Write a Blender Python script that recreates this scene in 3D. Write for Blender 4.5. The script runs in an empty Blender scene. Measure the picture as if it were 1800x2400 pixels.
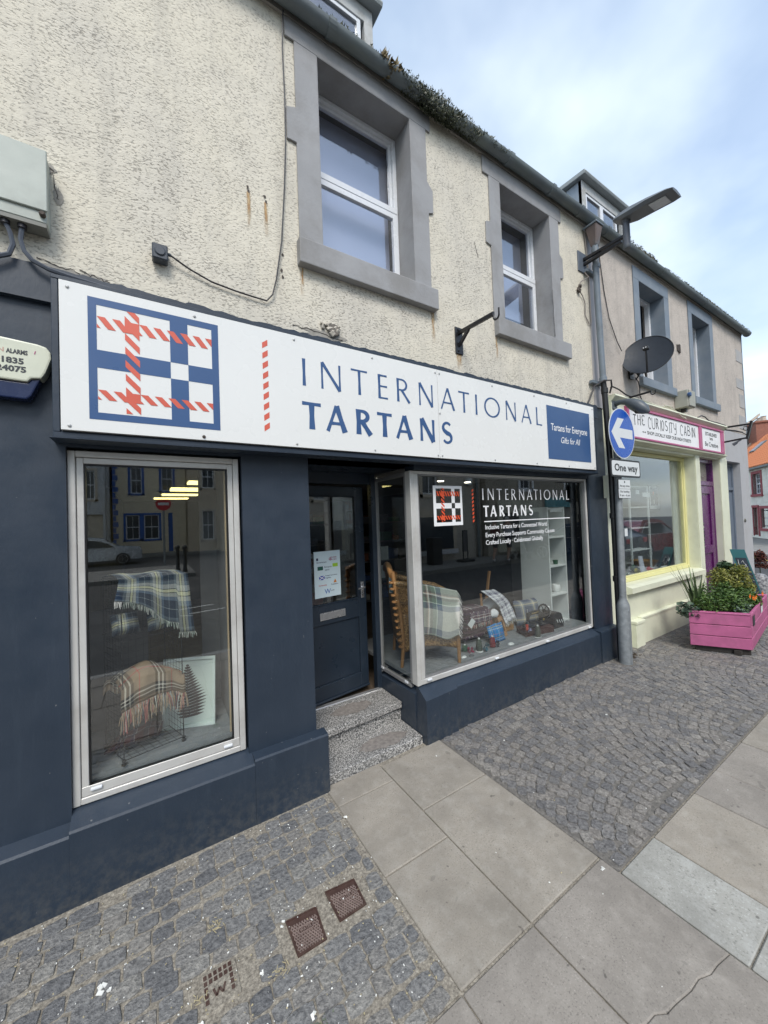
import bpy, bmesh, math, random
from mathutils import Vector, Matrix, Euler
from math import sin, cos, pi, radians as rad, atan2, sqrt, hypot
random.seed(7)
SC = bpy.context.scene
COL = SC.collection
# ---------------------------------------------------------------- camera
cam_d = bpy.data.cameras.new('camera')
cam = bpy.data.objects.new('camera', cam_d); COL.objects.link(cam)
cam_d.sensor_fit = 'VERTICAL'; cam_d.sensor_height = 24.0
cam_d.lens = 865.0 / 2400.0 * 24.0
cam_d.clip_start = 0.02; cam_d.clip_end = 400
_yaw, _pit, _rol = 0.55977417, 0.02317694, -0.03727426
_f = Vector((sin(_yaw)*cos(_pit), cos(_yaw)*cos(_pit), sin(_pit)))
_r = Vector((cos(_yaw), -sin(_yaw), 0)); _u = _r.cross(_f)
_r2 = cos(_rol)*_r + sin(_rol)*_u; _u2 = -sin(_rol)*_r + cos(_rol)*_u
cam.matrix_world = Matrix(((_r2.x, _u2.x, -_f.x, 0.0), (_r2.y, _u2.y, -_f.y, -2.2), (_r2.z, _u2.z, -_f.z, 1.62), (0, 0, 0, 1)))
SC.camera = cam
SC.render.resolution_x = 768; SC.render.resolution_y = 1024
# ---------------------------------------------------------------- world
SUN_EL, SUN_AZ = rad(50), rad(205)      # azimuth clockwise from +y
wd = bpy.data.worlds.new('World'); SC.world = wd; wd.use_nodes = True
nt = wd.node_tree; nt.nodes.clear()
def N(t, k, **kw):
    n = t.nodes.new(k)
    for a, b in kw.items(): setattr(n, a, b)
    return n
sky = N(nt, 'ShaderNodeTexSky'); sky.sky_type = 'NISHITA'; sky.sun_disc = False
sky.sun_elevation = SUN_EL; sky.sun_rotation = SUN_AZ; sky.air_density = 1.2; sky.dust_density = 1.5
bg1 = N(nt, 'ShaderNodeBackground'); bg1.inputs[1].default_value = 0.15
nt.links.new(sky.outputs[0], bg1.inputs[0])
tc = N(nt, 'ShaderNodeTexCoord'); sp = N(nt, 'ShaderNodeSeparateXYZ'); nt.links.new(tc.outputs['Generated'], sp.inputs[0])
mx = N(nt, 'ShaderNodeMath', operation='MAXIMUM'); nt.links.new(sp.outputs[2], mx.inputs[0]); mx.inputs[1].default_value = 0.0
ad = N(nt, 'ShaderNodeMath', operation='ADD'); nt.links.new(mx.outputs[0], ad.inputs[0]); ad.inputs[1].default_value = 0.32
dx = N(nt, 'ShaderNodeMath', operation='DIVIDE'); dy = N(nt, 'ShaderNodeMath', operation='DIVIDE')
nt.links.new(sp.outputs[0], dx.inputs[0]); nt.links.new(ad.outputs[0], dx.inputs[1])
nt.links.new(sp.outputs[1], dy.inputs[0]); nt.links.new(ad.outputs[0], dy.inputs[1])
cb = N(nt, 'ShaderNodeCombineXYZ'); nt.links.new(dx.outputs[0], cb.inputs[0]); nt.links.new(dy.outputs[0], cb.inputs[1])
mp = N(nt, 'ShaderNodeMapping'); nt.links.new(cb.outputs[0], mp.inputs[0]); mp.inputs['Location'].default_value = (3.1, 1.7, 0.4); mp.inputs['Scale'].default_value = (1, 1, 1)
nz = N(nt, 'ShaderNodeTexNoise'); nz.inputs['Scale'].default_value = 1.25; nz.inputs['Detail'].default_value = 6; nz.inputs['Roughness'].default_value = 0.5
nt.links.new(mp.outputs[0], nz.inputs[0])
cr = N(nt, 'ShaderNodeValToRGB'); cr.color_ramp.elements[0].position = 0.36; cr.color_ramp.elements[1].position = 0.60
cr.color_ramp.elements[0].color = (0.28, 0.28, 0.28, 1); cr.color_ramp.elements[1].color = (1, 1, 1, 1)
nt.links.new(nz.outputs[0], cr.inputs[0])
nz2 = N(nt, 'ShaderNodeTexNoise'); nz2.inputs['Scale'].default_value = 2.3; nz2.inputs['Detail'].default_value = 4
nt.links.new(mp.outputs[0], nz2.inputs[0])
cr2 = N(nt, 'ShaderNodeValToRGB'); cr2.color_ramp.elements[0].position = 0.38; cr2.color_ramp.elements[1].position = 0.64
cr2.color_ramp.elements[0].color = (0.50, 0.60, 0.70, 1); cr2.color_ramp.elements[1].color = (0.74, 0.82, 0.87, 1)
nt.links.new(nz2.outputs[0], cr2.inputs[0])
bg2 = N(nt, 'ShaderNodeBackground'); bg2.inputs[1].default_value = 0.92; nt.links.new(cr2.outputs[0], bg2.inputs[0])
mxs = N(nt, 'ShaderNodeMixShader'); nt.links.new(cr.outputs[0], mxs.inputs[0]); nt.links.new(bg1.outputs[0], mxs.inputs[1]); nt.links.new(bg2.outputs[0], mxs.inputs[2])
wo = N(nt, 'ShaderNodeOutputWorld'); nt.links.new(mxs.outputs[0], wo.inputs[0])
# ---------------------------------------------------------------- sun behind thin cloud
sd = bpy.data.lights.new('sun', 'SUN'); sd.energy = 1.5; sd.angle = rad(22); sd.color = (1.0, 0.96, 0.90)
so = bpy.data.objects.new('sun', sd); COL.objects.link(so)
_d = Vector((sin(SUN_AZ)*cos(SUN_EL), cos(SUN_AZ)*cos(SUN_EL), sin(SUN_EL)))
so.rotation_euler = _d.to_track_quat('Z', 'Y').to_euler(); so.location = (0, -8, 12)
SC.view_settings.view_transform = 'Standard'; SC.view_settings.look = 'None'
SC.view_settings.exposure = 0.85; SC.view_settings.gamma = 1.0
try: SC.view_settings.use_curve_mapping = False
except Exception: pass
SC.render.engine = 'CYCLES'
SC.cycles.use_denoising = True
SC.cycles.max_bounces = 7; SC.cycles.diffuse_bounces = 3; SC.cycles.glossy_bounces = 3; SC.cycles.transparent_max_bounces = 10
SC.cycles.transmission_bounces = 4; SC.cycles.sample_clamp_indirect = 6
SC.cycles.caustics_reflective = False; SC.cycles.caustics_refractive = False

# ================================================================ materials
def newmat(name):
    m = bpy.data.materials.new(name); m.use_nodes = True
    t = m.node_tree; t.nodes.clear()
    o = N(t, 'ShaderNodeOutputMaterial'); b = N(t, 'ShaderNodeBsdfPrincipled')
    t.links.new(b.outputs[0], o.inputs[0])
    return m, t, b
def rgba(c): return (c[0], c[1], c[2], 1.0)
def coords(t, scale=(1, 1, 1), rot=(0, 0, 0), kind='Object'):
    tcn = N(t, 'ShaderNodeTexCoord'); mpn = N(t, 'ShaderNodeMapping')
    t.links.new(tcn.outputs[kind], mpn.inputs[0]); mpn.inputs['Scale'].default_value = scale; mpn.inputs['Rotation'].default_value = rot
    return mpn.outputs[0]
def noise(t, vec, scale, detail=3, rough=0.55, dist=0.0):
    n = N(t, 'ShaderNodeTexNoise'); n.inputs['Scale'].default_value = scale; n.inputs['Detail'].default_value = detail
    n.inputs['Roughness'].default_value = rough; n.inputs['Distortion'].default_value = dist
    t.links.new(vec, n.inputs['Vector']); return n.outputs[0]
def ramp(t, fac, stops, interp='LINEAR'):
    r = N(t, 'ShaderNodeValToRGB'); r.color_ramp.interpolation = interp
    while len(r.color_ramp.elements) < len(stops): r.color_ramp.elements.new(0.5)
    for e, (p, c) in zip(r.color_ramp.elements, stops):
        e.position = p; e.color = rgba(c) if not isinstance(c, (int, float)) else (c, c, c, 1)
    t.links.new(fac, r.inputs[0]); return r.outputs[0]
def mix(t, fac, a, b, mode='MIX'):
    m = N(t, 'ShaderNodeMix'); m.data_type = 'RGBA'; m.blend_type = mode
    for i, v in ((0, fac), (6, a), (7, b)):
        if isinstance(v, (int, float)): m.inputs[i].default_value = v
        elif isinstance(v, tuple): m.inputs[i].default_value = rgba(v)
        else: t.links.new(v, m.inputs[i])
    return m.outputs[2]
def math_(t, op, a, b=None):
    m = N(t, 'ShaderNodeMath', operation=op)
    for i, v in ((0, a), (1, b)):
        if v is None: continue
        if isinstance(v, (int, float)): m.inputs[i].default_value = v
        else: t.links.new(v, m.inputs[i])
    return m.outputs[0]
def bump(t, b, h, strength=0.3, dist=0.01, prev=None):
    n = N(t, 'ShaderNodeBump'); n.inputs['Strength'].default_value = strength; n.inputs['Distance'].default_value = dist
    t.links.new(h, n.inputs['Height'])
    if prev is not None: t.links.new(prev, n.inputs['Normal'])
    t.links.new(n.outputs[0], b.inputs['Normal']); return n.outputs[0]
MATS = {}
def M(name, col, rough=0.6, var=0.12, vs=6.0, bs=0.0, bscale=60, metal=0.0, spec=0.5, grime=None, gs=2.0, ga=0.35, rnd=0.0, coat=0.0, bd=0.004):
    """painted / plain surface: base colour with soft variation, optional dirt patches and fine relief"""
    if name in MATS: return MATS[name]
    m, t, b = newmat(name); v = coords(t)
    dark = tuple(c*(1-var) for c in col); lite = tuple(min(1, c*(1+var)) for c in col)
    c = ramp(t, noise(t, v, vs, 4), [(0.3, dark), (0.7, lite)])
    if grime:
        c = mix(t, math_(t, 'MULTIPLY', ramp(t, noise(t, v, gs, 6, 0.65), [(0.46, 0.0), (0.68, 1.0)]), ga), c, grime)
    if rnd > 0:
        oi = N(t, 'ShaderNodeObjectInfo')
        c = mix(t, 1.0, c, ramp(t, oi.outputs['Random'], [(0, (1-rnd,)*3), (1, (1+rnd,)*3)]), 'MULTIPLY')
    t.links.new(c, b.inputs['Base Color'])
    rr = ramp(t, noise(t, v, vs*2.3, 3), [(0.3, max(0.02, rough-0.08)), (0.7, min(1, rough+0.08))])
    t.links.new(rr, b.inputs['Roughness'])
    b.inputs['Metallic'].default_value = metal; b.inputs['Specular IOR Level'].default_value = spec
    if coat: b.inputs['Coat Weight'].default_value = coat
    if bs > 0: bump(t, b, noise(t, v, bscale, 4), bs, bd)
    MATS[name] = m; return m

def harl(name, base, dirt, pit, scale=1.0, pitw=0.34):
    m, t, b = newmat(name)
    v = coords(t, (1, 1, 1), (0, rad(28), 0))
    vs = coords(t, (0.62, 1, 1.25), (0, rad(28), 0))
    big = noise(t, v, 1.1, 5, 0.6); mid = noise(t, v, 5, 4, 0.6)
    c = ramp(t, mid, [(0.3, tuple(x*0.93 for x in base)), (0.7, tuple(x*1.05 for x in base))])
    c = mix(t, ramp(t, big, [(0.42, 0.0), (0.66, 0.7)]), c, dirt)
    stk = noise(t, coords(t, (1, 1, 0.10)), 7, 4, 0.65); c = mix(t, ramp(t, stk, [(0.52, 0.0), (0.75, 0.5)]), c, tuple(x*0.72 for x in dirt))
    n1 = noise(t, vs, 88*scale, 2.5, 0.55, 0.5)
    n2 = noise(t, v, 9*scale, 3, 0.5)
    thr = math_(t, 'ADD', math_(t, 'MULTIPLY', n1, 0.8), math_(t, 'MULTIPLY', n2, 0.2))
    pits = ramp(t, thr, [(pitw-0.01, 1.0), (pitw+0.045, 0.0)])
    c = mix(t, math_(t, 'MULTIPLY', math_(t, 'MULTIPLY', pits, ramp(t, big, [(0.35, 0.35), (0.6, 1.0)])), 0.62), c, pit)
    t.links.new(c, b.inputs['Base Color']); b.inputs['Roughness'].default_value = 0.9; b.inputs['Specular IOR Level'].default_value = 0.25
    h = ramp(t, thr, [(pitw-0.03, 0.0), (pitw+0.05, 0.8), (0.75, 1.0)])
    p = bump(t, b, noise(t, v, 14, 5, 0.65), 0.4, 0.014)
    bump(t, b, h, 0.55, 0.006, p)
    MATS[name] = m; return m

def emis(name, col, s):
    m, t, b = newmat(name); b.inputs['Base Color'].default_value = rgba(col)
    b.inputs['Emission Color'].default_value = rgba(col); b.inputs['Emission Strength'].default_value = s; MATS[name] = m; return m

def glass(name, tint=(0.93, 0.96, 0.95), refl=1.0, rough=0.0, wav=0.0, base=0.0):
    m = bpy.data.materials.new(name); m.use_nodes = True; t = m.node_tree; t.nodes.clear()
    o = N(t, 'ShaderNodeOutputMaterial'); tr = N(t, 'ShaderNodeBsdfTransparent'); tr.inputs[0].default_value = rgba(tint)
    g = N(t, 'ShaderNodeBsdfGlossy'); g.inputs['Roughness'].default_value = rough; g.inputs[0].default_value = (1, 1, 1, 1)
    lw = N(t, 'ShaderNodeLayerWeight'); lw.inputs['Blend'].default_value = 0.5
    p5 = math_(t, 'POWER', lw.outputs['Facing'], 5.0)
    k = math_(t, 'ADD', math_(t, 'MULTIPLY', p5, 0.9), 0.04*refl+base); k2 = math_(t, 'MINIMUM', k, 1.0)
    if wav > 0:
        bn = N(t, 'ShaderNodeBump'); bn.inputs['Strength'].default_value = wav; bn.inputs['Distance'].default_value = 0.01
        t.links.new(noise(t, coords(t), 2.2, 1), bn.inputs['Height']); t.links.new(bn.outputs[0], g.inputs['Normal'])
    ms = N(t, 'ShaderNodeMixShader'); t.links.new(k2, ms.inputs[0]); t.links.new(tr.outputs[0], ms.inputs[1]); t.links.new(g.outputs[0], ms.inputs[2])
    t.links.new(ms.outputs[0], o.inputs[0]); MATS[name] = m; return m

def tartan(name, bands, rep=1.0, rough=0.95, weft=None):
    """bands: [(start, colour)...] along 0..1, constant steps; warp and weft mixed half and half with a twill"""
    m, t, b = newmat(name)
    tcn = N(t, 'ShaderNodeTexCoord'); s = N(t, 'ShaderNodeSeparateXYZ'); t.links.new(tcn.outputs['UV'], s.inputs[0])
    def ax(o, bd):
        fr = math_(t, 'FRACT', math_(t, 'MULTIPLY', o, rep)); return ramp(t, fr, bd, 'CONSTANT')
    a = ax(s.outputs[0], bands); c = ax(s.outputs[1], weft or bands)
    w = math_(t, 'SINE', math_(t, 'MULTIPLY', math_(t, 'ADD', s.outputs[0], s.outputs[1]), 900))
    f = math_(t, 'ADD', math_(t, 'MULTIPLY', w, 0.12), 0.5)
    col = mix(t, f, a, c)
    n = noise(t, tcn.outputs['Object'], 160, 2)
    col = mix(t, 0.35, col, ramp(t, n, [(0.3, 0.55), (0.7, 1.0)]), 'MULTIPLY')
    t.links.new(col, b.inputs['Base Color']); b.inputs['Roughness'].default_value = rough; b.inputs['Specular IOR Level'].default_value = 0.15
    bump(t, b, n, 0.4, 0.002); MATS[name] = m; return m

# ================================================================ mesh building
ORG = {}
def worg(o):
    return ORG.get(o.name, Vector((0, 0, 0)))
class MB:
    def __init__(s): s.v = []; s.f = []; s.uv = None
    def add(s, vs, fs):
        k = len(s.v); s.v += [tuple(p) for p in vs]; s.f += [tuple(i+k for i in f) for f in fs]; return s
    def box(s, x0, x1, y0, y1, z0, z1):
        return s.add([(x0,y0,z0),(x1,y0,z0),(x1,y1,z0),(x0,y1,z0),(x0,y0,z1),(x1,y0,z1),(x1,y1,z1),(x0,y1,z1)],
                     [(0,3,2,1),(4,5,6,7),(0,1,5,4),(1,2,6,5),(2,3,7,6),(3,0,4,7)])
    def hexa(s, p):   # eight points, bottom ring then top ring
        return s.add(p, [(0,3,2,1),(4,5,6,7),(0,1,5,4),(1,2,6,5),(2,3,7,6),(3,0,4,7)])
    def obox(s, c, sx, sy, sz, mat=None):
        mt = mat or Matrix.Identity(3); c = Vector(c)
        ps = [c + mt @ Vector((a*sx/2, b*sy/2, d*sz/2)) for d in (-1, 1) for a, b in ((-1,-1),(1,-1),(1,1),(-1,1))]
        return s.hexa(ps)
    def bar(s, a, b, w, h=None, up=(0, 0, 1)):
        a, b = Vector(a), Vector(b); d = (b-a); L = d.length
        if L < 1e-9: return s
        d /= L; up = Vector(up)
        if abs(d.dot(up)) > 0.98: up = Vector((0, 1, 0))
        sx = d.cross(up).normalized(); uz = sx.cross(d)
        mt = Matrix((sx, d, uz)).transposed()
        return s.obox((a+b)/2, w, L, h or w, mt)
    def tube(s, pts, r, n=8, cap=True):
        pts = [Vector(p) for p in pts]; m = len(pts); rs = r if isinstance(r, (list, tuple)) else [r]*m
        d0 = (pts[1]-pts[0]).normalized(); up = Vector((0, 0, 1)) if abs(d0.z) < 0.95 else Vector((1, 0, 0))
        x = d0.cross(up).normalized(); k = len(s.v); vs = []
        for i, p in enumerate(pts):
            d = (pts[min(i+1, m-1)]-pts[max(i-1, 0)])
            d = d.normalized() if d.length > 1e-9 else d0
            x = (x - d*x.dot(d)); x = x.normalized() if x.length > 1e-6 else d.orthogonal().normalized()
            y = d.cross(x)
            for j in range(n):
                a = 2*pi*j/n; vs.append(p + (x*cos(a)+y*sin(a))*rs[i])
        fs = [(i*n+j, i*n+(j+1) % n, (i+1)*n+(j+1) % n, (i+1)*n+j) for i in range(m-1) for j in range(n)]
        if cap: fs += [tuple(range(n))[::-1], tuple((m-1)*n+j for j in range(n))]
        return s.add(vs, fs)
    def lathe(s, c, prof, n=16, axis='z', a0=0, mat=None):   # prof: [(r, h)...]
        c = Vector(c); vs = []
        for r, h in prof:
            for j in range(n):
                a = 2*pi*j/n + a0; p = Vector((r*cos(a), r*sin(a), h))
                if axis == 'y': p = Vector((p.x, -p.z, p.y))
                if axis == 'x': p = Vector((p.z, p.x, p.y))
                if mat is not None: p = mat @ p
                vs.append(c+p)
        m = len(prof)
        fs = [(i*n+j, i*n+(j+1) % n, (i+1)*n+(j+1) % n, (i+1)*n+j) for i in range(m-1) for j in range(n)]
        fs += [tuple(range(n))[::-1], tuple((m-1)*n+j for j in range(n))]
        return s.add(vs, fs)
    def prism(s, poly, y0, y1, axis='y'):   # poly of (u, w); axis y: (x, z); x: (y, z); z: (x, y)
        n = len(poly)
        mk = {'y': lambda u, w, t: (u, t, w), 'x': lambda u, w, t: (t, u, w), 'z': lambda u, w, t: (u, w, t)}[axis]
        vs = [mk(u, w, y0) for u, w in poly] + [mk(u, w, y1) for u, w in poly]
        fs = [tuple(range(n)), tuple(range(2*n-1, n-1, -1))] + [(i, i+n, (i+1) % n+n, (i+1) % n) for i in range(n)]
        return s.add(vs, fs)
    def quad(s, *p): return s.add(p, [tuple(range(len(p)))])
    def merge(s, o, mt=None):
        return s.add([(mt @ Vector(p)) if mt is not None else p for p in o.v], o.f)
    def mesh(s, name, org=(0, 0, 0), smooth=False, bevel=0.0, fix=True, seg=1):
        me = bpy.data.meshes.new(name); ox, oy, oz = org
        me.from_pydata([(p[0]-ox, p[1]-oy, p[2]-oz) for p in s.v], [], s.f)
        if s.uv:
            ul = me.uv_layers.new(name='UVMap')
            for l in me.loops: ul.data[l.index].uv = s.uv[l.vertex_index]
        if fix or bevel > 0:
            bm = bmesh.new(); bm.from_mesh(me)
            if bevel > 0:
                es = [e for e in bm.edges if len(e.link_faces) == 2 and e.calc_face_angle(0) > 0.5]
                bmesh.ops.bevel(bm, geom=es, offset=bevel, segments=seg, affect='EDGES', profile=0.6)
            if fix: bmesh.ops.recalc_face_normals(bm, faces=bm.faces)
            bm.to_mesh(me); bm.free()
        if smooth:
            for p in me.polygons: p.use_smooth = True
            try: me.set_sharp_from_angle(angle=rad(38))
            except Exception: pass
        me.update(); return me
    def build(s, name, mat, parent=None, org=None, **kw):
        o0 = worg(parent) if parent is not None else Vector(org or (0, 0, 0))
        me = s.mesh(name, o0, **kw)
        for m in (mat if isinstance(mat, (list, tuple)) else [mat]): me.materials.append(m)
        o = bpy.data.objects.new(name, me); COL.objects.link(o)
        if parent is not None: o.parent = parent
        else: o.location = o0
        ORG[o.name] = o0
        return o
def thing(name, label, cat, loc=(0, 0, 0), group=None):
    o = bpy.data.objects.new(name, None); COL.objects.link(o); o.location = loc; o.empty_display_size = 0.1
    o['label'] = label; o['category'] = cat
    if group: o['group'] = group
    ORG[o.name] = Vector(loc); return o
def tag(o, label, cat, group=None):
    o['label'] = label; o['category'] = cat
    if group: o['group'] = group
    return o
def structure(o): o['kind'] = 'structure'; return o
def stuff(o): o['kind'] = 'stuff'; return o
def bx(name, mat, parent, x0, x1, y0, y1, z0, z1, bevel=0.0, **kw):
    return MB().box(x0, x1, y0, y1, z0, z1).build(name, mat, parent, bevel=bevel, **kw)
def dup(root, loc, label=None, rotz=None):
    r = root.copy(); COL.objects.link(r); r.location = loc
    if label: r['label'] = label
    if rotz is not None: r.rotation_euler[2] = rotz
    for ch in list(root.children):
        c = ch.copy(); COL.objects.link(c); c.parent = r
        for g in ch.children:
            d = g.copy(); COL.objects.link(d); d.parent = c
    return r
def wall(mb, x0, x1, z0, z1, holes, y0, y1, reveal=True):
    xs = sorted({x0, x1, *[h[0] for h in holes], *[h[1] for h in holes]}); zs = sorted({z0, z1, *[h[2] for h in holes], *[h[3] for h in holes]})
    xs = [x for x in xs if x0 <= x <= x1]; zs = [z for z in zs if z0 <= z <= z1]
    def solid(i, j):
        if i < 0 or j < 0 or i >= len(xs)-1 or j >= len(zs)-1: return None
        cx, cz = (xs[i]+xs[i+1])/2, (zs[j]+zs[j+1])/2
        return not any(h[0] < cx < h[1] and h[2] < cz < h[3] for h in holes)
    for i in range(len(xs)-1):
        for j in range(len(zs)-1):
            if not solid(i, j): continue
            a, b, c, d = xs[i], xs[i+1], zs[j], zs[j+1]
            mb.quad((a,y0,c),(b,y0,c),(b,y0,d),(a,y0,d)); mb.quad((a,y1,c),(a,y1,d),(b,y1,d),(b,y1,c))
            if not solid(i-1, j): mb.quad((a,y0,c),(a,y0,d),(a,y1,d),(a,y1,c))
            if not solid(i+1, j): mb.quad((b,y0,c),(b,y1,c),(b,y1,d),(b,y0,d))
            if not solid(i, j-1): mb.quad((a,y0,c),(a,y1,c),(b,y1,c),(b,y0,c))
            if not solid(i, j+1): mb.quad((a,y0,d),(b,y0,d),(b,y1,d),(a,y1,d))
    return mb
def gz(x): return 0.035*max(0.0, min(1.0, (x-1)/3.0))
def text_mesh(s, size, x, z, y, align='LEFT', sx=1.0, shear=0.0, space=1.0, thick=0.001, bold=0.0, res=3):
    """flat lettering facing -y, baseline at z; returns MB"""
    cu = bpy.data.curves.new('txt', 'FONT'); cu.body = s; cu.size = size; cu.align_x = align; cu.shear = shear; cu.space_character = space
    cu.offset = bold; cu.resolution_u = res; cu.extrude = 0.0
    o = bpy.data.objects.new('txt', cu); COL.objects.link(o)
    dg = bpy.context.evaluated_depsgraph_get(); me = bpy.data.meshes.new_from_object(o.evaluated_get(dg))
    mb = MB(); vs = [(x + v.co.x*sx, y, z + v.co.y) for v in me.vertices]
    mb.add(vs, [tuple(p.vertices) for p in me.polygons])
    bpy.data.objects.remove(o); bpy.data.meshes.remove(me); bpy.data.curves.remove(cu)
    return mb
def clip(poly, x0, x1, z0, z1):
    def cut(p, ins, inter):
        out = []
        for i in range(len(p)):
            a, b = p[i-1], p[i]
            if ins(b):
                if not ins(a): out.append(inter(a, b))
                out.append(b)
            elif ins(a): out.append(inter(a, b))
        return out
    def ix(c): return lambda a, b: (c, a[1]+(b[1]-a[1])*(c-a[0])/(b[0]-a[0]))
    def iz(c): return lambda a, b: (a[0]+(b[0]-a[0])*(c-a[1])/(b[1]-a[1]), c)
    for ins, it in ((lambda p: p[0] >= x0, ix(x0)), (lambda p: p[0] <= x1, ix(x1)), (lambda p: p[1] >= z0, iz(z0)), (lambda p: p[1] <= z1, iz(z1))):
        if not poly: return poly
        poly = cut(poly, ins, it)
    return poly
# ================================================================ shared materials
HARL1 = harl('harling_cream', (0.70, 0.65, 0.54), (0.59, 0.555, 0.49), (0.20, 0.18, 0.15), 1.0, 0.412)
HARL2 = harl('harling_pinkish_grey', (0.58, 0.52, 0.46), (0.48, 0.43, 0.385), (0.20, 0.18, 0.16), 1.25, 0.425)
NAVY, _t, _b = newmat('navy_masonry_paint'); _v = coords(_t); _gp = N(_t, 'ShaderNodeNewGeometry'); _sx = N(_t, 'ShaderNodeSeparateXYZ'); _t.links.new(_gp.outputs['Position'], _sx.inputs[0])
_c = ramp(_t, noise(_t, _v, 2.2, 5, 0.6), [(0.35, (0.019, 0.030, 0.047)), (0.65, (0.025, 0.037, 0.056))])
_st = noise(_t, coords(_t, (1, 1, 0.12)), 22, 3, 0.6); _c = mix(_t, ramp(_t, _st, [(0.55, 0.0), (0.75, 0.3)]), _c, (0.038, 0.054, 0.075))
_sp = math_(_t, 'MULTIPLY', ramp(_t, _sx.outputs[2], [(0.0, 1.0), (0.26, 0.0)]), ramp(_t, noise(_t, _v, 26, 5, 0.7), [(0.42, 0.0), (0.66, 1.0)])); _c = mix(_t, math_(_t, 'MULTIPLY', _sp, 0.35), _c, (0.13, 0.125, 0.11))
_ch = noise(_t, _v, 38, 2, 0.5); _c = mix(_t, ramp(_t, _ch, [(0.235, 0.8), (0.25, 0.0)]), _c, (0.16, 0.165, 0.17))
_t.links.new(_c, _b.inputs['Base Color']); _t.links.new(ramp(_t, noise(_t, _v, 7, 4), [(0.3, 0.34), (0.7, 0.55)]), _b.inputs['Roughness'])
_p = bump(_t, _b, noise(_t, _v, 5, 3, 0.5), 0.25, 0.012); bump(_t, _b, noise(_t, coords(_t, (1, 1, 0.35)), 90, 4, 0.6), 0.22, 0.003, _p); MATS['navy_masonry_paint'] = NAVY
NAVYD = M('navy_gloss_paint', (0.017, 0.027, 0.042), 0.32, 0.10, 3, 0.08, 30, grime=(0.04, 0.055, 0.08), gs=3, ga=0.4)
MARGIN = M('grey_margin_paint', (0.315, 0.315, 0.32), 0.75, 0.09, 3, 0.4, 70, grime=(0.20, 0.19, 0.175), gs=2.6, ga=0.6)
MARGIN2 = M('bluegrey_margin_paint', (0.185, 0.225, 0.27), 0.7, 0.08, 3, 0.3, 70, grime=(0.26, 0.28, 0.3), gs=3, ga=0.5)
UPVC = M('white_upvc', (0.74, 0.76, 0.79), 0.3, 0.03, 4, grime=(0.5, 0.5, 0.48), gs=4, ga=0.35)
ALU = M('champagne_aluminium', (0.60, 0.59, 0.56), 0.42, 0.05, 5, 0.05, 80, metal=0.25, grime=(0.33, 0.30, 0.27), gs=4, ga=0.4)
ALUD = M('grey_aluminium', (0.26, 0.26, 0.26), 0.4, 0.06, 5, metal=0.3)
GUT = M('grey_cast_gutter', (0.145, 0.17, 0.18), 0.6, 0.2, 4, 0.3, 50, grime=(0.17, 0.20, 0.18), gs=3, ga=0.7)
PIPE = M('bluegrey_downpipe_paint', (0.17, 0.205, 0.24), 0.5, 0.12, 3, 0.15, 40, grime=(0.10, 0.11, 0.11), gs=5, ga=0.5)
BLACK = M('black_iron_paint', (0.012, 0.012, 0.014), 0.35, 0.3, 8, 0.15, 60)
BLKP = M('black_plastic', (0.012, 0.012, 0.013), 0.4, 0.2, 8)
CABLE = M('dark_cable', (0.022, 0.020, 0.024), 0.5, 0.2, 8)
WHITE = M('white_sign_face', (0.76, 0.76, 0.735), 0.28, 0.015, 2, grime=(0.70, 0.71, 0.68), gs=1.5, ga=0.08)
SIGNBLUE = M('sign_blue_vinyl', (0.040, 0.095, 0.225), 0.35, 0.03, 3)
SIGNRED = M('sign_red_vinyl', (0.62, 0.115, 0.07), 0.35, 0.05, 3)
VINW = M('white_vinyl', (0.80, 0.80, 0.80), 0.5, 0.01, 3)
VINR = M('red_vinyl', (0.70, 0.09, 0.03), 0.5, 0.05, 3)
GLASS = glass('shop_glass', (0.95, 0.97, 0.96), 1.0, 0.0, 0.0, 0.065)
GLASSU = glass('upper_glass', (0.92, 0.94, 0.97), 1.0, 0.0, 0.0, 0.10)
CHAR = M('charcoal_interior_paint', (0.036, 0.037, 0.040), 0.8, 0.1, 3, grime=(0.04, 0.04, 0.045))
DECK = M('grey_deck_carpet', (0.22, 0.23, 0.24), 0.95, 0.1, 20, 0.4, 300)
DGREY = M('dark_grey_board', (0.115, 0.115, 0.118), 0.85, 0.1, 6)
WOODL = M('pale_wood', (0.50, 0.38, 0.24), 0.6, 0.15, 9)
ALTOP = M('rusty_dark_fixings', (0.06, 0.045, 0.035), 0.7, 0.3, 20)

# ================================================================ building one
B1 = thing('shop_building', 'cream harled two storey building with a navy painted shopfront and grey window margins', 'building', (0.6, 0.0, 0.0))
W1 = (0.975, 1.735, 3.405, 4.71); W2 = (2.745, 3.50, 3.38, 4.68)
mb = wall(MB(), -3.0, 4.20, 2.80, 4.88, [W1, W2], 0.0, 0.26); mb.build('harled_wall', HARL1, B1, fix=False)
mb = MB()
mb.box(-3.0, 4.20, 0.10, 0.26, 4.88, 5.0); mb.build('wall_head', HARL1, B1)
# navy ground floor
mb = wall(MB(), -3.0, 4.36, 0.0, 2.80, [(-0.334, 0.432, 0.345, 2.015), (0.829, 4.005, 0.0, 2.03)], 0.0, 0.24); mb.build('shopfront_wall', NAVY, B1, fix=False)
# ragged paint line board above the sign
rnd = random.Random(3)
top = [(-3.0, 2.835)]
x = -3.0
while x < 4.2:
    x += rnd.uniform(0.015, 0.05); top.append((min(x, 4.2), 2.805 + 0.022*max(0, (0.6-x)/1.2 if x > -0.6 else 1) + rnd.uniform(-0.006, 0.008)))
poly = [(-3.0, 2.66), (4.2, 2.66)] + top[::-1]
MB().prism(poly, -0.03, -0.002).build('fascia_board', NAVY, B1)
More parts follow.
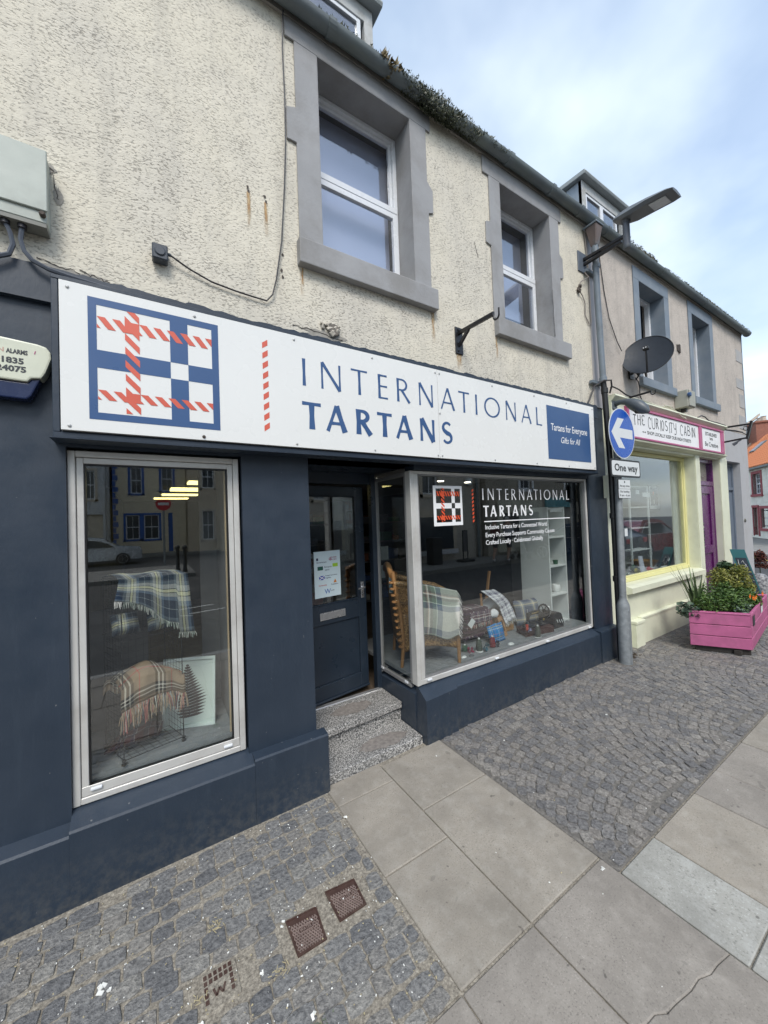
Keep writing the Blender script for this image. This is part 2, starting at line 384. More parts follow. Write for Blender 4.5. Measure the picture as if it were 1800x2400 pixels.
# plinths with sloping tops
def plinth(x0, x1, yf, zf, zb, yb=0.0, zg=-0.05):
    return MB().prism([(yf, zg), (yb, zg), (yb, zb), (yf+0.006, zf+0.004), (yf, zf-0.006)], x0, x1, 'x')
pl = plinth(-3.0, -0.334, -0.072, 0.302, 0.322)
pl.merge(plinth(-0.3345, 0.446, -0.0715, 0.318, 0.362, 0.04)); pl.merge(plinth(0.4465, 0.876, -0.073, 0.338, 0.348)); pl.build('plinth', NAVY, B1)
pr_ = MB()
pr_.hexa([(1.63,-0.072,-0.05),(1.93,-0.072,-0.05),(1.93,0.06,-0.05),(1.63,0.06,-0.05),(1.63,-0.072,0.315),(1.93,-0.072,0.33),(1.93,0.06,0.388),(1.645,0.06,0.388)])
pr_.merge(plinth(1.9305, 3.98, -0.055, 0.335, 0.388, 0.06)); pr_.merge(plinth(3.9805, 4.36, -0.072, 0.355, 0.37, 0.03))
pr_.hexa([(1.63,0.061,-0.05),(1.72,0.061,-0.05),(1.72,0.60,-0.05),(1.63,0.60,-0.05),(1.63,0.061,0.318),(1.72,0.061,0.388),(1.72,0.60,0.34),(1.63,0.60,0.30)])
pr_.build('plinth', NAVY, B1)
# soffit and recess
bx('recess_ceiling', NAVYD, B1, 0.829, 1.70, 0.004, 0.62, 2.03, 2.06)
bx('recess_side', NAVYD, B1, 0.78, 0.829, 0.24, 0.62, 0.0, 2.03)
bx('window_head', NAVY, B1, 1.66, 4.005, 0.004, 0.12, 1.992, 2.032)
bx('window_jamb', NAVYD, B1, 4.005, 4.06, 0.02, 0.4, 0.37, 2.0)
# party strip, margins
bx('party_strip', M('pale_strip_paint', (0.40, 0.385, 0.39), 0.7, 0.08, 4, 0.3, 60, grime=(0.28, 0.27, 0.27)), B1, 4.2005, 4.365, -0.012, 0.26, 2.80, 4.88)

def quoined(name, mat, par, x0, x1, z0, z1, outl, y0=-0.012, y1=0.0):
    """margin stones round an opening: outl gives the outside outline (x, z), the opening cut out"""
    # build as four pieces sharing edges, butted
    L = [p for p in outl]
    m = MB(); m.prism(L, y0, y1); return m
def margin(par, mat, W, left, right, topz, lx, rx):
    x0, x1, z0, z1 = W; y0, y1 = -0.014, -0.0005
    # lintel
    MB().prism([(lx, z1), (rx, z1), (rx, topz), (lx, topz)], y0, y1).build('lintel', mat, par, bevel=0.002)
    MB().prism(left+[(x0, z1-0.0005), (x0, z0)], y0, y1).build('jamb_stone', mat, par, bevel=0.002)
    MB().prism(right+[(x1, z1-0.0005), (x1, z0)], y0, y1).build('jamb_stone', mat, par, bevel=0.002)
    # reveals
    m = MB(); m.box(x0, x0+0.004, -0.013, 0.2, z0, z1); m.box(x1-0.004, x1, -0.013, 0.2, z0, z1); m.box(x0+0.004, x1-0.004, -0.013, 0.2, z1-0.004, z1)
    m.build('window_reveal', mat, par)
margin(B1, MARGIN, W1,
       [(0.975, 3.405), (0.82, 3.405), (0.82, 4.04), (0.759, 4.04), (0.759, 4.245), (0.822, 4.27), (0.822, 4.709)],
       [(1.735, 3.405), (1.89, 3.405), (1.892, 4.03), (1.94, 4.05), (1.942, 4.225), (1.888, 4.285), (1.89, 4.7095)], 4.838, 0.762, 1.936)
margin(B1, MARGIN, W2,
       [(2.745, 3.385), (2.608, 3.385), (2.605, 4.035), (2.545, 4.05), (2.548, 4.24), (2.607, 4.255), (2.607, 4.679)],
       [(3.50, 3.385), (3.64, 3.385), (3.645, 4.07), (3.70, 4.09), (3.70, 4.29), (3.65, 4.33), (3.65, 4.679)], 4.83, 2.532, 3.70)
for (x0, x1, zb, zt) in ((0.803, 1.922, 3.245, 3.404), (2.612, 3.722, 3.226, 3.379)):
    MB().box(x0, x1, -0.055, 0.19, zb, zt).build('window_sill', MARGIN, B1, bevel=0.006, seg=2)

def ubox(m, x0, x1, z0, z1, w, y0, y1):   # frame ring in the xz plane
    m.box(x0, x0+w, y0, y1, z0, z1); m.box(x1-w, x1, y0, y1, z0, z1); m.box(x0+w, x1-w, y0+0.0004, y1, z0, z0+w); m.box(x0+w, x1-w, y0+0.0004, y1, z1-w, z1)
CURT = M('pale_blind_fabric', (0.46, 0.49, 0.60), 0.9, 0.03, 2, 0.1, 90)
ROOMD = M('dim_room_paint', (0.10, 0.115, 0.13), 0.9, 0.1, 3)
def upper_window(par, W, rail, blind, fr=0.18):
    x0, x1, z0, z1 = W; x0 += 0.004; x1 -= 0.004; z1 -= 0.004
    f = MB(); ubox(f, x0, x1, z0, z1, 0.032, fr, fr+0.06)
    fo = f.build('window', UPVC, par, bevel=0.003)
    s = MB(); ubox(s, x0+0.033, x1-0.033, rail+0.004, z1-0.033, 0.026, fr+0.022, fr+0.05); s.build('upper_sash', UPVC, fo, bevel=0.002)
    s = MB(); ubox(s, x0+0.014, x1-0.014, z0+0.02, rail-0.002, 0.044, fr-0.012, fr+0.021); s.box(x0+0.014, x1-0.014, fr-0.014, fr+0.021, rail-0.001, rail+0.045); s.build('lower_sash', UPVC, fo, bevel=0.002)
    bx('glass_pane', GLASSU, fo, x0+0.05, x1-0.05, fr+0.034, fr+0.037, rail+0.02, z1-0.05)
    bx('glass_pane', GLASSU, fo, x0+0.05, x1-0.05, fr+0.004, fr+0.007, z0+0.05, rail-0.03)
    r = MB(); a, b, c, d = x0-0.1, x1+0.1, z0-0.03, z1+0.06; ya, yb = fr+0.0605, fr+1.1
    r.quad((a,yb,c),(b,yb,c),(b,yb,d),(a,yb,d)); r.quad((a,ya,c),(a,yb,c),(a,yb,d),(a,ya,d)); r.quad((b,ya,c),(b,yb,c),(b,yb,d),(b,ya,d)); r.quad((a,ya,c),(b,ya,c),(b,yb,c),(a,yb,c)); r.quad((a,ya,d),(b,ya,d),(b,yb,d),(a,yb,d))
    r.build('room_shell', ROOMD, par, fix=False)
    for (bx0, bx1, bz0, bz1, yy) in blind:
        bx('blind', CURT, fo, bx0, bx1, fr+yy, fr+yy+0.004, bz0, bz1)
upper_window(B1, W1, 4.075, [(0.99, 1.72, 3.41, 4.70, 0.13)])
upper_window(B1, W2, 4.06, [(2.76, 3.49, 3.72, 4.66, 0.16)])
bx('white_board', M('white_card', (0.72, 0.76, 0.82), 0.6), B1, 3.02, 3.30, 0.40, 0.41, 3.41, 3.72)

# roof, gutter
SLATE = M('grey_slate', (0.10, 0.105, 0.115), 0.7, 0.2, 6, 0.3, 30)
MB().quad((-3.0, -0.04, 4.93), (4.36, -0.04, 4.93), (4.36, 4.2, 7.9), (-3.0, 4.2, 7.9)).quad((-3.0, -0.04, 4.90), (4.36, -0.04, 4.90), (4.36, 4.2, 7.87), (-3.0, 4.2, 7.87)).build('roof', SLATE, B1, fix=False)
def gutter(par, x0, x1, yc, zc, r, joints, zoff=0.0):
    yc, r = -0.074, 0.052
    n = 10; prof = [(yc + r*cos(a), zc + r*sin(a)) for a in [pi + pi*i/n for i in range(n+1)]]
    inner = [(yc + (r-0.005)*cos(a), zc + (r-0.005)*sin(a)) for a in [2*pi - pi*i/n for i in range(n+1)]]
    o = MB().prism(prof+inner, x0, x1, 'x').build('gutter', GUT, par, smooth=True)
    for j in joints:
        p2 = [(yc + (r+0.007)*cos(a), zc + (r+0.007)*sin(a)) for a in [pi*0.98 + pi*1.04*i/n for i in range(n+1)]]
        p3 = [(yc + (r+0.0005)*cos(a), zc + (r+0.0005)*sin(a)) for a in [pi*0.98 + pi*1.04*(n-i)/n for i in range(n+1)]]
        MB().prism(p2+p3, j, j+0.05, 'x').build('gutter_joint', GUT, par)
    return o
gutter(B1, -3.0, 4.36, -0.125, 4.885, 0.098, [-0.9, 1.03, 2.79, 3.42, 3.93])
bx('eaves_board', M('eaves_paint', (0.33, 0.31, 0.28), 0.8, 0.2, 6, 0.3, 40), B1, -3.0, 4.36, -0.018, -0.001, 4.842, 4.93)

# ---------------------------------------------------------------- shop windows (parts of the building)
def shop_window():
    # left
    f = MB(); ubox(f, -0.334, 0.420, 0.364, 2.003, 0.030, 0.022, 0.085)
    fo = f.build('shop_window', ALU, B1, bevel=0.003)
    s = MB(); ubox(s, -0.302, 0.388, 0.396, 1.971, 0.027, 0.030, 0.075); s.box(-0.302, 0.388, 0.026, 0.03, 0.396, 0.440); s.build('inner_frame', ALU, fo, bevel=0.002)
    g = MB(); ubox(g, -0.2745, 0.3605, 0.4235, 1.9435, 0.006, 0.036, 0.07); g.build('gasket', BLKP, fo)
    bx('glass_pane', GLASS, fo, -0.270, 0.356, 0.05, 0.054, 0.428, 1.940)
    for x, z in ((-0.247, 0.425), (0.327, 0.416)):
        MB().box(x-0.022, x+0.022, 0.014, 0.026, z-0.007, z+0.007).build('drain_cap', UPVC, fo, bevel=0.005, seg=2)
    # right front
    f = MB(); x0, x1, z0, z1 = 1.632, 4.003, 0.389, 1.988
    f.box(x0, x0+0.034, 0.022, 0.09, z0-0.004, z1); f.box(x1-0.022, x1, 0.026, 0.09, z0, z1); f.box(x0+0.034, x1-0.022, 0.026, 0.09, z0-0.004, z0+0.034); f.box(x0+0.034, x1-0.022, 0.026, 0.09, z1-0.022, z1)
    f.box(x0+0.036, x0+0.074, 0.025, 0.085, z0+0.034, z1-0.022)
    fo = f.build('shop_window', ALU, B1, bevel=0.003)
    g = MB(); ubox(g, x0+0.0745, x1-0.0225, z0+0.0345, z1-0.0225, 0.012, 0.034, 0.07); g.build('gasket', ALUD, fo)
    bx('glass_pane', GLASS, fo, x0+0.08, x1-0.03, 0.05, 0.054, z0+0.04, z1-0.028)
    for x, z in ((1.741, 0.412), (2.481, 0.404), (3.192, 0.403), (3.928, 0.401)):
        MB().box(x-0.022, x+0.022, 0.012, 0.026, z-0.007, z+0.007).build('drain_cap', UPVC, fo, bevel=0.005, seg=2)
    # return pane
    f = MB(); f.box(1.634, 1.675, 0.0905, 0.115, 0.385, 1.99); f.box(1.634, 1.665, 0.535, 0.566, 0.33, 1.965); f.box(1.636, 1.665, 0.115, 0.535, 0.345, 0.372); f.box(1.636, 1.665, 0.115, 0.535, 1.955, 1.985)
    fo = f.build('shop_window', ALUD, B1, bevel=0.002)
    bx('glass_pane', GLASS, fo, 1.648, 1.651, 0.11, 0.54, 0.37, 1.957)
    MB().obox((1.632, 0.52, 0.372), 0.006, 0.04, 0.016).build('drain_cap', UPVC, fo); MB().obox((1.632, 0.17, 0.372), 0.006, 0.04, 0.016).build('drain_cap', UPVC, fo)
shop_window()

# ---------------------------------------------------------------- door set
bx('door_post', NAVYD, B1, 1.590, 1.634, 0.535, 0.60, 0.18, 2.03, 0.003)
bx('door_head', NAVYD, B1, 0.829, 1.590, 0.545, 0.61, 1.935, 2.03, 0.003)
bx('threshold', M('aluminium_threshold', (0.55, 0.55, 0.55), 0.35, 0.1, 20, metal=0.7), B1, 0.83, 1.60, 0.50, 0.545, 0.17, 0.208, 0.003)
TH = rad(9); DM = Matrix(((cos(TH), -sin(TH), 0), (sin(TH), cos(TH), 0), (0, 0, 1)))
DO = Vector((0.98, 0.52, 0))
def dpt(u, v, z): return DO + DM @ Vector((u, v, z))
def dbox(m, u0, u1, v0, v1, z0, z1):
    return m.hexa([dpt(u0,v0,z0), dpt(u1,v0,z0), dpt(u1,v1,z0), dpt(u0,v1,z0), dpt(u0,v0,z1), dpt(u1,v0,z1), dpt(u1,v1,z1), dpt(u0,v1,z1)])
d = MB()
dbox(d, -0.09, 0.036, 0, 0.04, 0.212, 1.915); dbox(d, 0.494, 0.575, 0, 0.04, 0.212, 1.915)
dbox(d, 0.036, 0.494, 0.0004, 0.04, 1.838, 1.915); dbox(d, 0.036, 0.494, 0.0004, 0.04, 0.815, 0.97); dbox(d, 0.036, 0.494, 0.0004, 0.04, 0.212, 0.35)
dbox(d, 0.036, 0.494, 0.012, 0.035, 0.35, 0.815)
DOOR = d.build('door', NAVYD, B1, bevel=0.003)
m = MB(); dbox(m, 0.036, 0.046, -0.004, 0.012, 0.97, 1.838); dbox(m, 0.484, 0.494, -0.004, 0.012, 0.97, 1.838); dbox(m, 0.046, 0.484, -0.004, 0.012, 0.97, 0.98); dbox(m, 0.046, 0.484, -0.004, 0.012, 1.828, 1.838); m.build('glazing_bead', NAVYD, DOOR, bevel=0.002)
m = MB(); dbox(m, 0.046, 0.484, 0.014, 0.017, 0.98, 1.828); m.build('glass_pane', GLASS, DOOR)
m = MB(); dbox(m, -0.09, 0.575, -0.014, -0.0005, 0.222, 0.238); m.build('weather_bar', NAVYD, DOOR, bevel=0.004)
CHROME = M('brushed_steel', (0.62, 0.62, 0.63), 0.3, 0.08, 20, metal=0.85)
m = MB(); dbox(m, 0.110, 0.350, -0.006, 0.0, 0.852, 0.912); m.build('letter_plate', CHROME, DOOR, bevel=0.002)
m = MB(); dbox(m, 0.122, 0.338, -0.009, -0.0065, 0.862, 0.902); m.build('letter_flap', M('satin_steel', (0.42, 0.42, 0.43), 0.35, 0.1, 30, metal=0.7), DOOR, bevel=0.001)
m = MB(); dbox(m, 0.518, 0.550, -0.006, 0.0, 0.968, 1.105); hp = m.build('handle_plate', CHROME, DOOR, bevel=0.002)
MB().tube([dpt(0.536, -0.006, 1.06), dpt(0.536, -0.04, 1.06), dpt(0.52, -0.045, 1.06), dpt(0.462, -0.045, 1.058)], 0.007, 8).build('door_handle', CHROME, DOOR, smooth=True)
m = MB(); dbox(m, 0.530, 0.538, -0.008, -0.0062, 0.985, 1.005); m.build('keyhole', BLKP, DOOR)

# steps
def granite(name, a, b, c, sc=160):
    mm, t, bb = newmat(name); v = coords(t)
    n1 = noise(t, v, sc, 2, 0.6); n2 = noise(t, v, sc*0.45, 2, 0.5)
    col = ramp(t, n1, [(0.42, a), (0.465, b), (0.53, b), (0.575, c)])
    col = mix(t, ramp(t, noise(t, v, 2.5, 4), [(0.42, 0.0), (0.7, 0.4)]), col, tuple(x*0.72 for x in b))
    t.links.new(col, bb.inputs['Base Color']); bb.inputs['Roughness'].default_value = 0.5
    bump(t, bb, n2, 0.15, 0.002); MATS[name] = mm; return mm, t, bb
GR, gt_, gb_ = granite('granite_step', (0.045, 0.045, 0.047), (0.23, 0.225, 0.215), (0.56, 0.545, 0.52), 130)
# worn matting scar on each tread
def steps():
    s = MB().hexa([(0.80,-0.02,-0.05),(1.628,-0.02,-0.05),(1.628,0.29,-0.05),(0.80,0.25,-0.05),(0.80,-0.015,0.052),(1.628,-0.018,0.052),(1.628,0.29,0.052),(0.80,0.25,0.052)])
    s.build('step', GR, B1, bevel=0.008, seg=3)
    s = MB().hexa([(0.80,0.22,0.0),(1.628,0.26,0.0),(1.628,0.54,0.0),(0.80,0.54,0.0),(0.80,0.22,0.15),(1.628,0.26,0.15),(1.628,0.54,0.15),(0.80,0.54,0.15)]); s.build('step_riser', GR, B1)
    s = MB().hexa([(0.80,0.185,0.1505),(1.628,0.235,0.1505),(1.628,0.545,0.1505),(0.80,0.545,0.1505),(0.80,0.185,0.198),(1.628,0.235,0.198),(1.628,0.545,0.198),(0.80,0.545,0.198)])
    s.build('step', GR, B1, bevel=0.008, seg=3)
    SCAR = M('worn_stone_patch', (0.215, 0.195, 0.178), 0.8, 0.3, 40, 0.3, 150)
    r = random.Random(5)
    for cx, cy, a, b, z in ((1.25, 0.37, 0.16, 0.075, 0.2015), (1.36, 0.09, 0.19, 0.075, 0.0555)):
        n = 40; p = []
        for i in range(n):
            th = 2*pi*i/n; k = 1+r.uniform(-0.12, 0.12); p.append((cx+a*k*cos(th), cy+b*k*sin(th), z))
        MB().quad(*p).build('worn_patch', SCAR, B1, fix=False)
steps()

# interior of the shop
def interior():
    m = MB(); a, b, ya, yb, c, e = -0.46, 4.30, 0.245, 6.2, 0.17, 2.15
    m.quad((a,yb,c),(b,yb,c),(b,yb,e),(a,yb,e)); m.quad((a,ya,c),(a,yb,c),(a,yb,e),(a,ya,e)); m.quad((b,ya,c),(b,yb,c),(b,yb,e),(b,ya,e))
    m.build('interior_wall', CHAR, B1, fix=False)
    MB().box(a, b, 0.61, yb, c-0.03, c).build('interior_floor', M('interior_floor_boards', (0.10, 0.075, 0.055), 0.5, 0.2, 6), B1)
    MB().box(a, b, 0.245, 0.62, c-0.03, c-0.001).box(a, 0.78, 0.62, 0.63, c, 0.3).build('interior_base', CHAR, B1)
    MB().box(a, b, 0.62, yb, e, e+0.03).box(a, 0.829, 0.245, 0.62, e, e+0.03).box(1.70, b, 0.125, 0.62, e, e+0.03).build('interior_ceiling', M('interior_ceiling_paint', (0.22, 0.22, 0.22), 0.9, 0.05, 3), B1)
    # display decks
    bx('display_deck', DECK, B1, -0.34, 0.42, 0.09, 0.62, 0.42, 0.452)
    bx('display_deck', DECK, B1, 1.665, 4.03, 0.0905, 1.10, 0.40, 0.428)
    m = MB(); m.box(-0.46, -0.04, 0.56, 0.575, 0.452, 1.15); m.box(0.262, 0.78, 0.56, 0.575, 0.452, 2.15); m.build('display_back', DGREY, B1)
    m = MB(); m.box(0.37, 0.39, 0.09, 0.56, 0.452, 2.15); m.build('display_side', M('grey_side_board', (0.20, 0.20, 0.205), 0.85, 0.08, 5), B1)
    m = MB(); m.box(-0.325, -0.31, 0.09, 0.13, 0.452, 1.98); m.box(0.350, 0.362, 0.09, 0.105, 0.452, 1.98); m.build('window_batten', WOODL, B1)
    m = MB(); m.box(-0.35, -0.335, 0.09, 0.56, 0.452, 2.1); m.build('display_side', CHAR, B1)
    m = MB(); m.box(4.04, 4.06, 0.09, 1.1, 0.428, 2.15); m.build('display_side', M('grey_jamb_board', (0.12, 0.12, 0.12), 0.85, 0.08, 5), B1)
    # ceiling lights
    E = emis('fluorescent_panel', (1.0, 0.86, 0.34), 1.5)
    for i, (x0, x1, y0, y1) in enumerate(((0.02, 0.52, 4.85, 5.1), (0.12, 0.60, 4.05, 4.3), (0.20, 0.54, 3.1, 3.5), (0.34, 0.48, 2.3, 2.6))):
        t = thing('ceiling_light', ['warm ceiling panel light farthest back in the shop', 'third warm ceiling panel light in the shop', 'second warm ceiling panel light in the shop', 'small warm ceiling panel light nearest the shop window'][i], 'light', ((x0+x1)/2, (y0+y1)/2, 2.14), 'warm panel lights on the shop ceiling')
        bx('diffuser', E, t, x0, x1, y0, y1, 2.118, 2.132); bx('housing', UPVC, t, x0-0.01, x1+0.01, y0-0.01, y1+0.01, 2.132, 2.149)
    E2 = emis('downlight_glow', (1.0, 0.92, 0.75), 5.0)
    for i, (x, y) in enumerate(((3.43, 1.75), (3.98, 1.78), (2.4, 1.7))):
        t = thing('downlight', ['round downlight above the reflected logo in the big window', 'round downlight above the lettering in the big window', 'round downlight nearest the corner of the big window'][i], 'light', (x, y, 2.14), 'round downlights on the shop ceiling')
        MB().lathe((x, y, 2.138), [(0.045, 0), (0.045, 0.006)], 16).build('lens', E2, t); MB().lathe((x, y, 2.1445), [(0.055, 0), (0.055, 0.005)], 16).build('bezel', UPVC, t)
    # dim shop furniture in the dark behind: shelving against the back with folded goods
    r = random.Random(11)
    cols = [(0.22,0.03,0.04),(0.05,0.09,0.20),(0.30,0.27,0.22),(0.05,0.14,0.09),(0.25,0.10,0.05),(0.10,0.10,0.12),(0.35,0.33,0.30)]
    for k, (sx, sy, w) in enumerate(((1.1, 3.3, 1.3), (2.8, 3.1, 1.0))):
        t = thing('shelving_unit', ['dark shelving of folded goods seen through the door glass', 'dark shelving of folded goods behind the rattan chair'][k], 'shelves', (sx+w/2, sy, 0.17), 'dark shelving inside the tartan shop')
        m = MB(); m.box(sx, sx+0.03, sy, sy+0.35, 0.17, 1.8); m.box(sx+w-0.03, sx+w, sy, sy+0.35, 0.17, 1.8); m.build('side_panel', CHAR, t)
        for s in range(5):
            z = 0.3+s*0.32; bx('shelf', DGREY, t, sx+0.03, sx+w-0.03, sy, sy+0.35, z, z+0.02)
            x = sx+0.06
            while x < sx+w-0.2:
                ww = r.uniform(0.12, 0.2); hh = r.uniform(0.06, 0.2); ci = r.randrange(7)
                bx('folded_cloth', M('cloth%d' % ci, cols[ci], 0.95, 0.2, 15), t, x, x+ww, sy+0.03, sy+0.3, z+0.021, z+0.021+hh, 0.01)
                x += ww+0.03
interior()
# ================================================================ lettering
def ribbon(pts, ws):
    L, R = [], []
    n = len(pts)
    for i in range(n):
        a = pts[max(0, i-1)]; b = pts[min(n-1, i+1)]; dx_, dz_ = b[0]-a[0], b[1]-a[1]; l = hypot(dx_, dz_) or 1
        nx, nz_ = -dz_/l, dx_/l; w = ws[i]/2
        L.append((pts[i][0]+nx*w, pts[i][1]+nz_*w)); R.append((pts[i][0]-nx*w, pts[i][1]-nz_*w))
    return L, R
def stroke(m, pts, ws, y, k):
    if isinstance(ws, (int, float)): ws = [ws]*len(pts)
    L, R = ribbon(pts, ws); yy = y - k*0.00035
    for i in range(len(pts)-1):
        m.quad((L[i][0], yy, L[i][1]), (R[i][0], yy, R[i][1]), (R[i+1][0], yy, R[i+1][1]), (L[i+1][0], yy, L[i+1][1]))
def arc(cx, cz, rx, rz, a0, a1, n=14): return [(cx+rx*cos(rad(a0+(a1-a0)*i/n)), cz+rz*sin(rad(a0+(a1-a0)*i/n))) for i in range(n+1)]
def glyph(m, ch, x0, x1, z0, z1, t, s, y):
    """humanist capitals: t stem width, s thin width"""
    w = x1-x0; h = z1-z0; k = [0]
    def S(pts, ws=None):
        if ws is None: ws = t
        if isinstance(ws, (int, float)) and len(pts) == 2:   # waisted stem
            a, b = pts; mid = ((a[0]+b[0])/2, (a[1]+b[1])/2); pts = [a, mid, b]; ws = [ws*1.12, ws*0.88, ws*1.12]
        stroke(m, pts, ws, y, k[0]); k[0] += 1
    if ch == 'I': S([(x0, z0), (x0, z1)])
    elif ch == 'N':
        S([(x0+s/2, z0), (x0+s/2, z1)], s*1.15); S([(x1-s/2, z0), (x1-s/2, z1)], s*1.15); S([(x0+t*0.35, z1), (x1-t*0.35, z0)], t*1.05)
    elif ch == 'T': S([((x0+x1)/2, z0), ((x0+x1)/2, z1)]); S([(x0, z1-s/2), (x1, z1-s/2)], s)
    elif ch == 'L': S([(x0+t/2, z0), (x0+t/2, z1)]); S([(x0+t/2, z0+s/2), (x1, z0+s/2)], s)
    elif ch == 'E':
        S([(x0+t/2, z0), (x0+t/2, z1)])
        for zz, e in ((z0+s/2, 0), (z0+h*0.52, 0.06), (z1-s/2, 0.06)): S([(x0+t/2, zz), (x1-e*w, zz)], s)
    elif ch == 'A':
        ax_ = (x0+x1)/2; S([(x0+s/2, z0), (ax_, z1)], s*1.1); S([(x1-t/2, z0), (ax_, z1)], t); S([(x0+w*0.22, z0+h*0.32), (x1-w*0.25, z0+h*0.32)], s)
    elif ch == 'R':
        S([(x0+t/2, z0), (x0+t/2, z1)])
        zc = z1-h*0.26; r_ = h*0.26-s/2
        p = [(x0+t/2, z1-s/2), (x0+w*0.35, z1-s/2)]+arc(x0+w*0.38, zc, w*0.36, r_, 84, -84, 12)+[(x0+t/2, zc-r_)]
        S(p, [s, s]+[s+(t*0.9-s)*sin(pi*i/12) for i in range(13)]+[s]); S([(x0+w*0.36, zc-r_), (x1-t*0.3, z0)], t)
    elif ch == 'O': 
        n = 28; p = arc((x0+x1)/2, (z0+z1)/2, w/2-t*0.4, h/2-s*0.4, 90, 450, n); S(p, [s+(t-s)*abs(sin(2*pi*i/n)) for i in range(n+1)])
    elif ch == 'S':
        cx = (x0+x1)/2; r1 = h*0.25-s/4
        p = arc(cx, z1-h*0.26, w*0.40, r1, 35, 270, 12)[:-1]+arc(cx, z0+h*0.26, w*0.42, r1, 90, -150, 12)
        n = len(p)-1; S(p, [s+(t-s)*max(0, 1-abs(i/n-0.5)*3.2) for i in range(n+1)])
    elif ch == 'H': S([(x0+t/2, z0), (x0+t/2, z1)]); S([(x1-t/2, z0), (x1-t/2, z1)]); S([(x0, z0+h*.5), (x1, z0+h*.55)], s)
    elif ch == 'C': S([(x1-w*0.1, z1-h*0.22), (x1, z1-h*.1)]+arc((x0+x1)/2+w*.05, (z0+z1)/2, w/2, h/2, 50, 310, 20), s)
    elif ch == 'U': S([(x0, z1), (x0, z0+h*.3)]+arc((x0+x1)/2, z0+h*.28, w/2, h*.28, 180, 360, 10)+[(x1, z1)], s)
    elif ch == 'B':
        S([(x0, z0), (x0, z1)], s); S([(x0, z1)]+arc(x0+w*.3, z1-h*.24, w*.5, h*.24, 90, -90, 8)+[(x0, z1-h*.48)], s); S([(x0, z0+h*.5)]+arc(x0+w*.3, z0+h*.26, w*.7, h*.26, 90, -90, 8)+[(x0, z0)], s)
    elif ch == 'Y': S([(x0, z1), (x0+w*.1, z0+h*.6)]+arc(x0+w*.5, z0+h*.55, w*.42, h*.18, 180, 360, 8)+[(x1, z1)], s); S([(x1, z1), (x1-w*.02, z0+h*.1)]+arc(x0+w*.55, z0-h*.02, w*.4, h*.14, 0, -140, 6), s)
    elif ch == 'e':  # rounded E
        S(arc(x0+w*.55, z1-h*.26, w*.5, h*.25, 40, 260, 10), s); S(arc(x0+w*.55, z0+h*.26, w*.5, h*.25, 100, 320, 10), s)

# ---------------------------------------------------------------- main sign
SG = thing('shop_sign', 'long white sign reading INTERNATIONAL TARTANS with a blue and red tartan square', 'sign', (1.8, -0.06, 2.03))
YS = -0.1255
m = MB(); m.box(-0.358, 3.995, -0.112, 0.0, 2.034, 2.058); m.box(-0.358, 3.995, -0.112, 0.0, 2.734, 2.752); m.box(-0.358, -0.334, -0.111, 0.0, 2.0585, 2.7335); m.box(3.945, 3.995, -0.111, -0.0005, 2.0585, 2.7335); m.box(-0.3335, 3.9445, -0.10, -0.0305, 2.0585, 2.7335)
m.box(-0.37, 4.0, -0.122, 0.0, 2.028, 2.0335)
m.build('sign_box', NAVY, SG, bevel=0.002)
bx('sign_panel', WHITE, SG, -0.329, 1.8085, -0.1255, -0.101, 2.066, 2.727, 0.001); bx('sign_panel', WHITE, SG, 1.8115, 3.937, -0.1250, -0.101, 2.066, 2.727, 0.001)
def logo(par, X, Z, sc, y, BL, RD, WH, inv=False):
    """tartan square: X, Z map logo units (0..1 wide, 0..1 high) to place"""
    fx = lambda u: X + u*sc[0]; fz = lambda v: Z + v*sc[1]
    def rect(m, u0, u1, v0, v1, yy): m.quad((fx(u0), yy, fz(v0)), (fx(u1), yy, fz(v0)), (fx(u1), yy, fz(v1)), (fx(u0), yy, fz(v1)))
    # white fields leave the blue lattice, so build the blue as cells
    us = [0, 0.058, 0.592, 0.736, 0.940, 1]; vs = [0, 0.058, 0.425, 0.572, 0.942, 1]
    b = MB()
    for i in range(5):
        for j in range(5):
            white = (i in (1, 3) and j in (1, 3)) or (i == 2 and j == 2)
            if not white: rect(b, us[i], us[i+1], vs[j], vs[j+1], y)
    b.build('logo_lattice', BL, par, fix=False)
    r = MB(); y2 = y-0.0006
    sx_, sz_ = 0.064, 0.1
    def stripes(u0, u1, v0, v1, per, wd_, sl, vert):
        n = int(((v1-v0) if vert else (u1-u0))/per)+4
        for i in range(-2, n):
            if vert:
                v = v0+i*per; p = [(u0, v+sl), (u0, v+sl+wd_), (u1, v+wd_), (u1, v)]
            else:
                u = u0+i*per; p = [(u, v1), (u+wd_, v1), (u+wd_+sl, v0), (u+sl, v0)]
            p = clip(p, u0, u1, v0, v1)
            if p and len(p) > 2: r.quad(*[(fx(a), y2, fz(c)) for a, c in p])
    H1, H2 = (0.755, 0.850), (0.165, 0.245); V = (0.253, 0.358)
    for h in (H1, H2):
        stripes(0.06, V[0], h[0], h[1], 0.105, 0.055, 0.075, False); stripes(V[1], 0.94, h[0], h[1], 0.105, 0.055, 0.075, False)
        rect(r, V[0], V[1], h[0], h[1], y2)
    for a, c in ((0.07, H2[0]), (H2[1], H1[0]), (H1[1], 0.94)): stripes(V[0], V[1], a, c, 0.115, 0.058, 0.105, True)
    r.build('logo_stripes', RD, par, fix=False)
logo(SG, -0.231, 2.123, (0.540, 0.557), YS-0.0010, SIGNBLUE, SIGNRED, WHITE)
def dashbar(par, x0, x1, z0, z1, y, mat, n=9):
    r = MB(); per = (z1-z0)/n
    for i in range(-1, n+1):
        z = z0+i*per; p = clip([(x0, z+per*0.02), (x1, z+per*0.4), (x1, z+per*0.95), (x0, z+per*0.57)], x0, x1, z0, z1)
        if p and len(p) > 2: r.quad(*[(a, y, c) for a, c in p])
    r.build('dashed_bar', mat, par, fix=False)
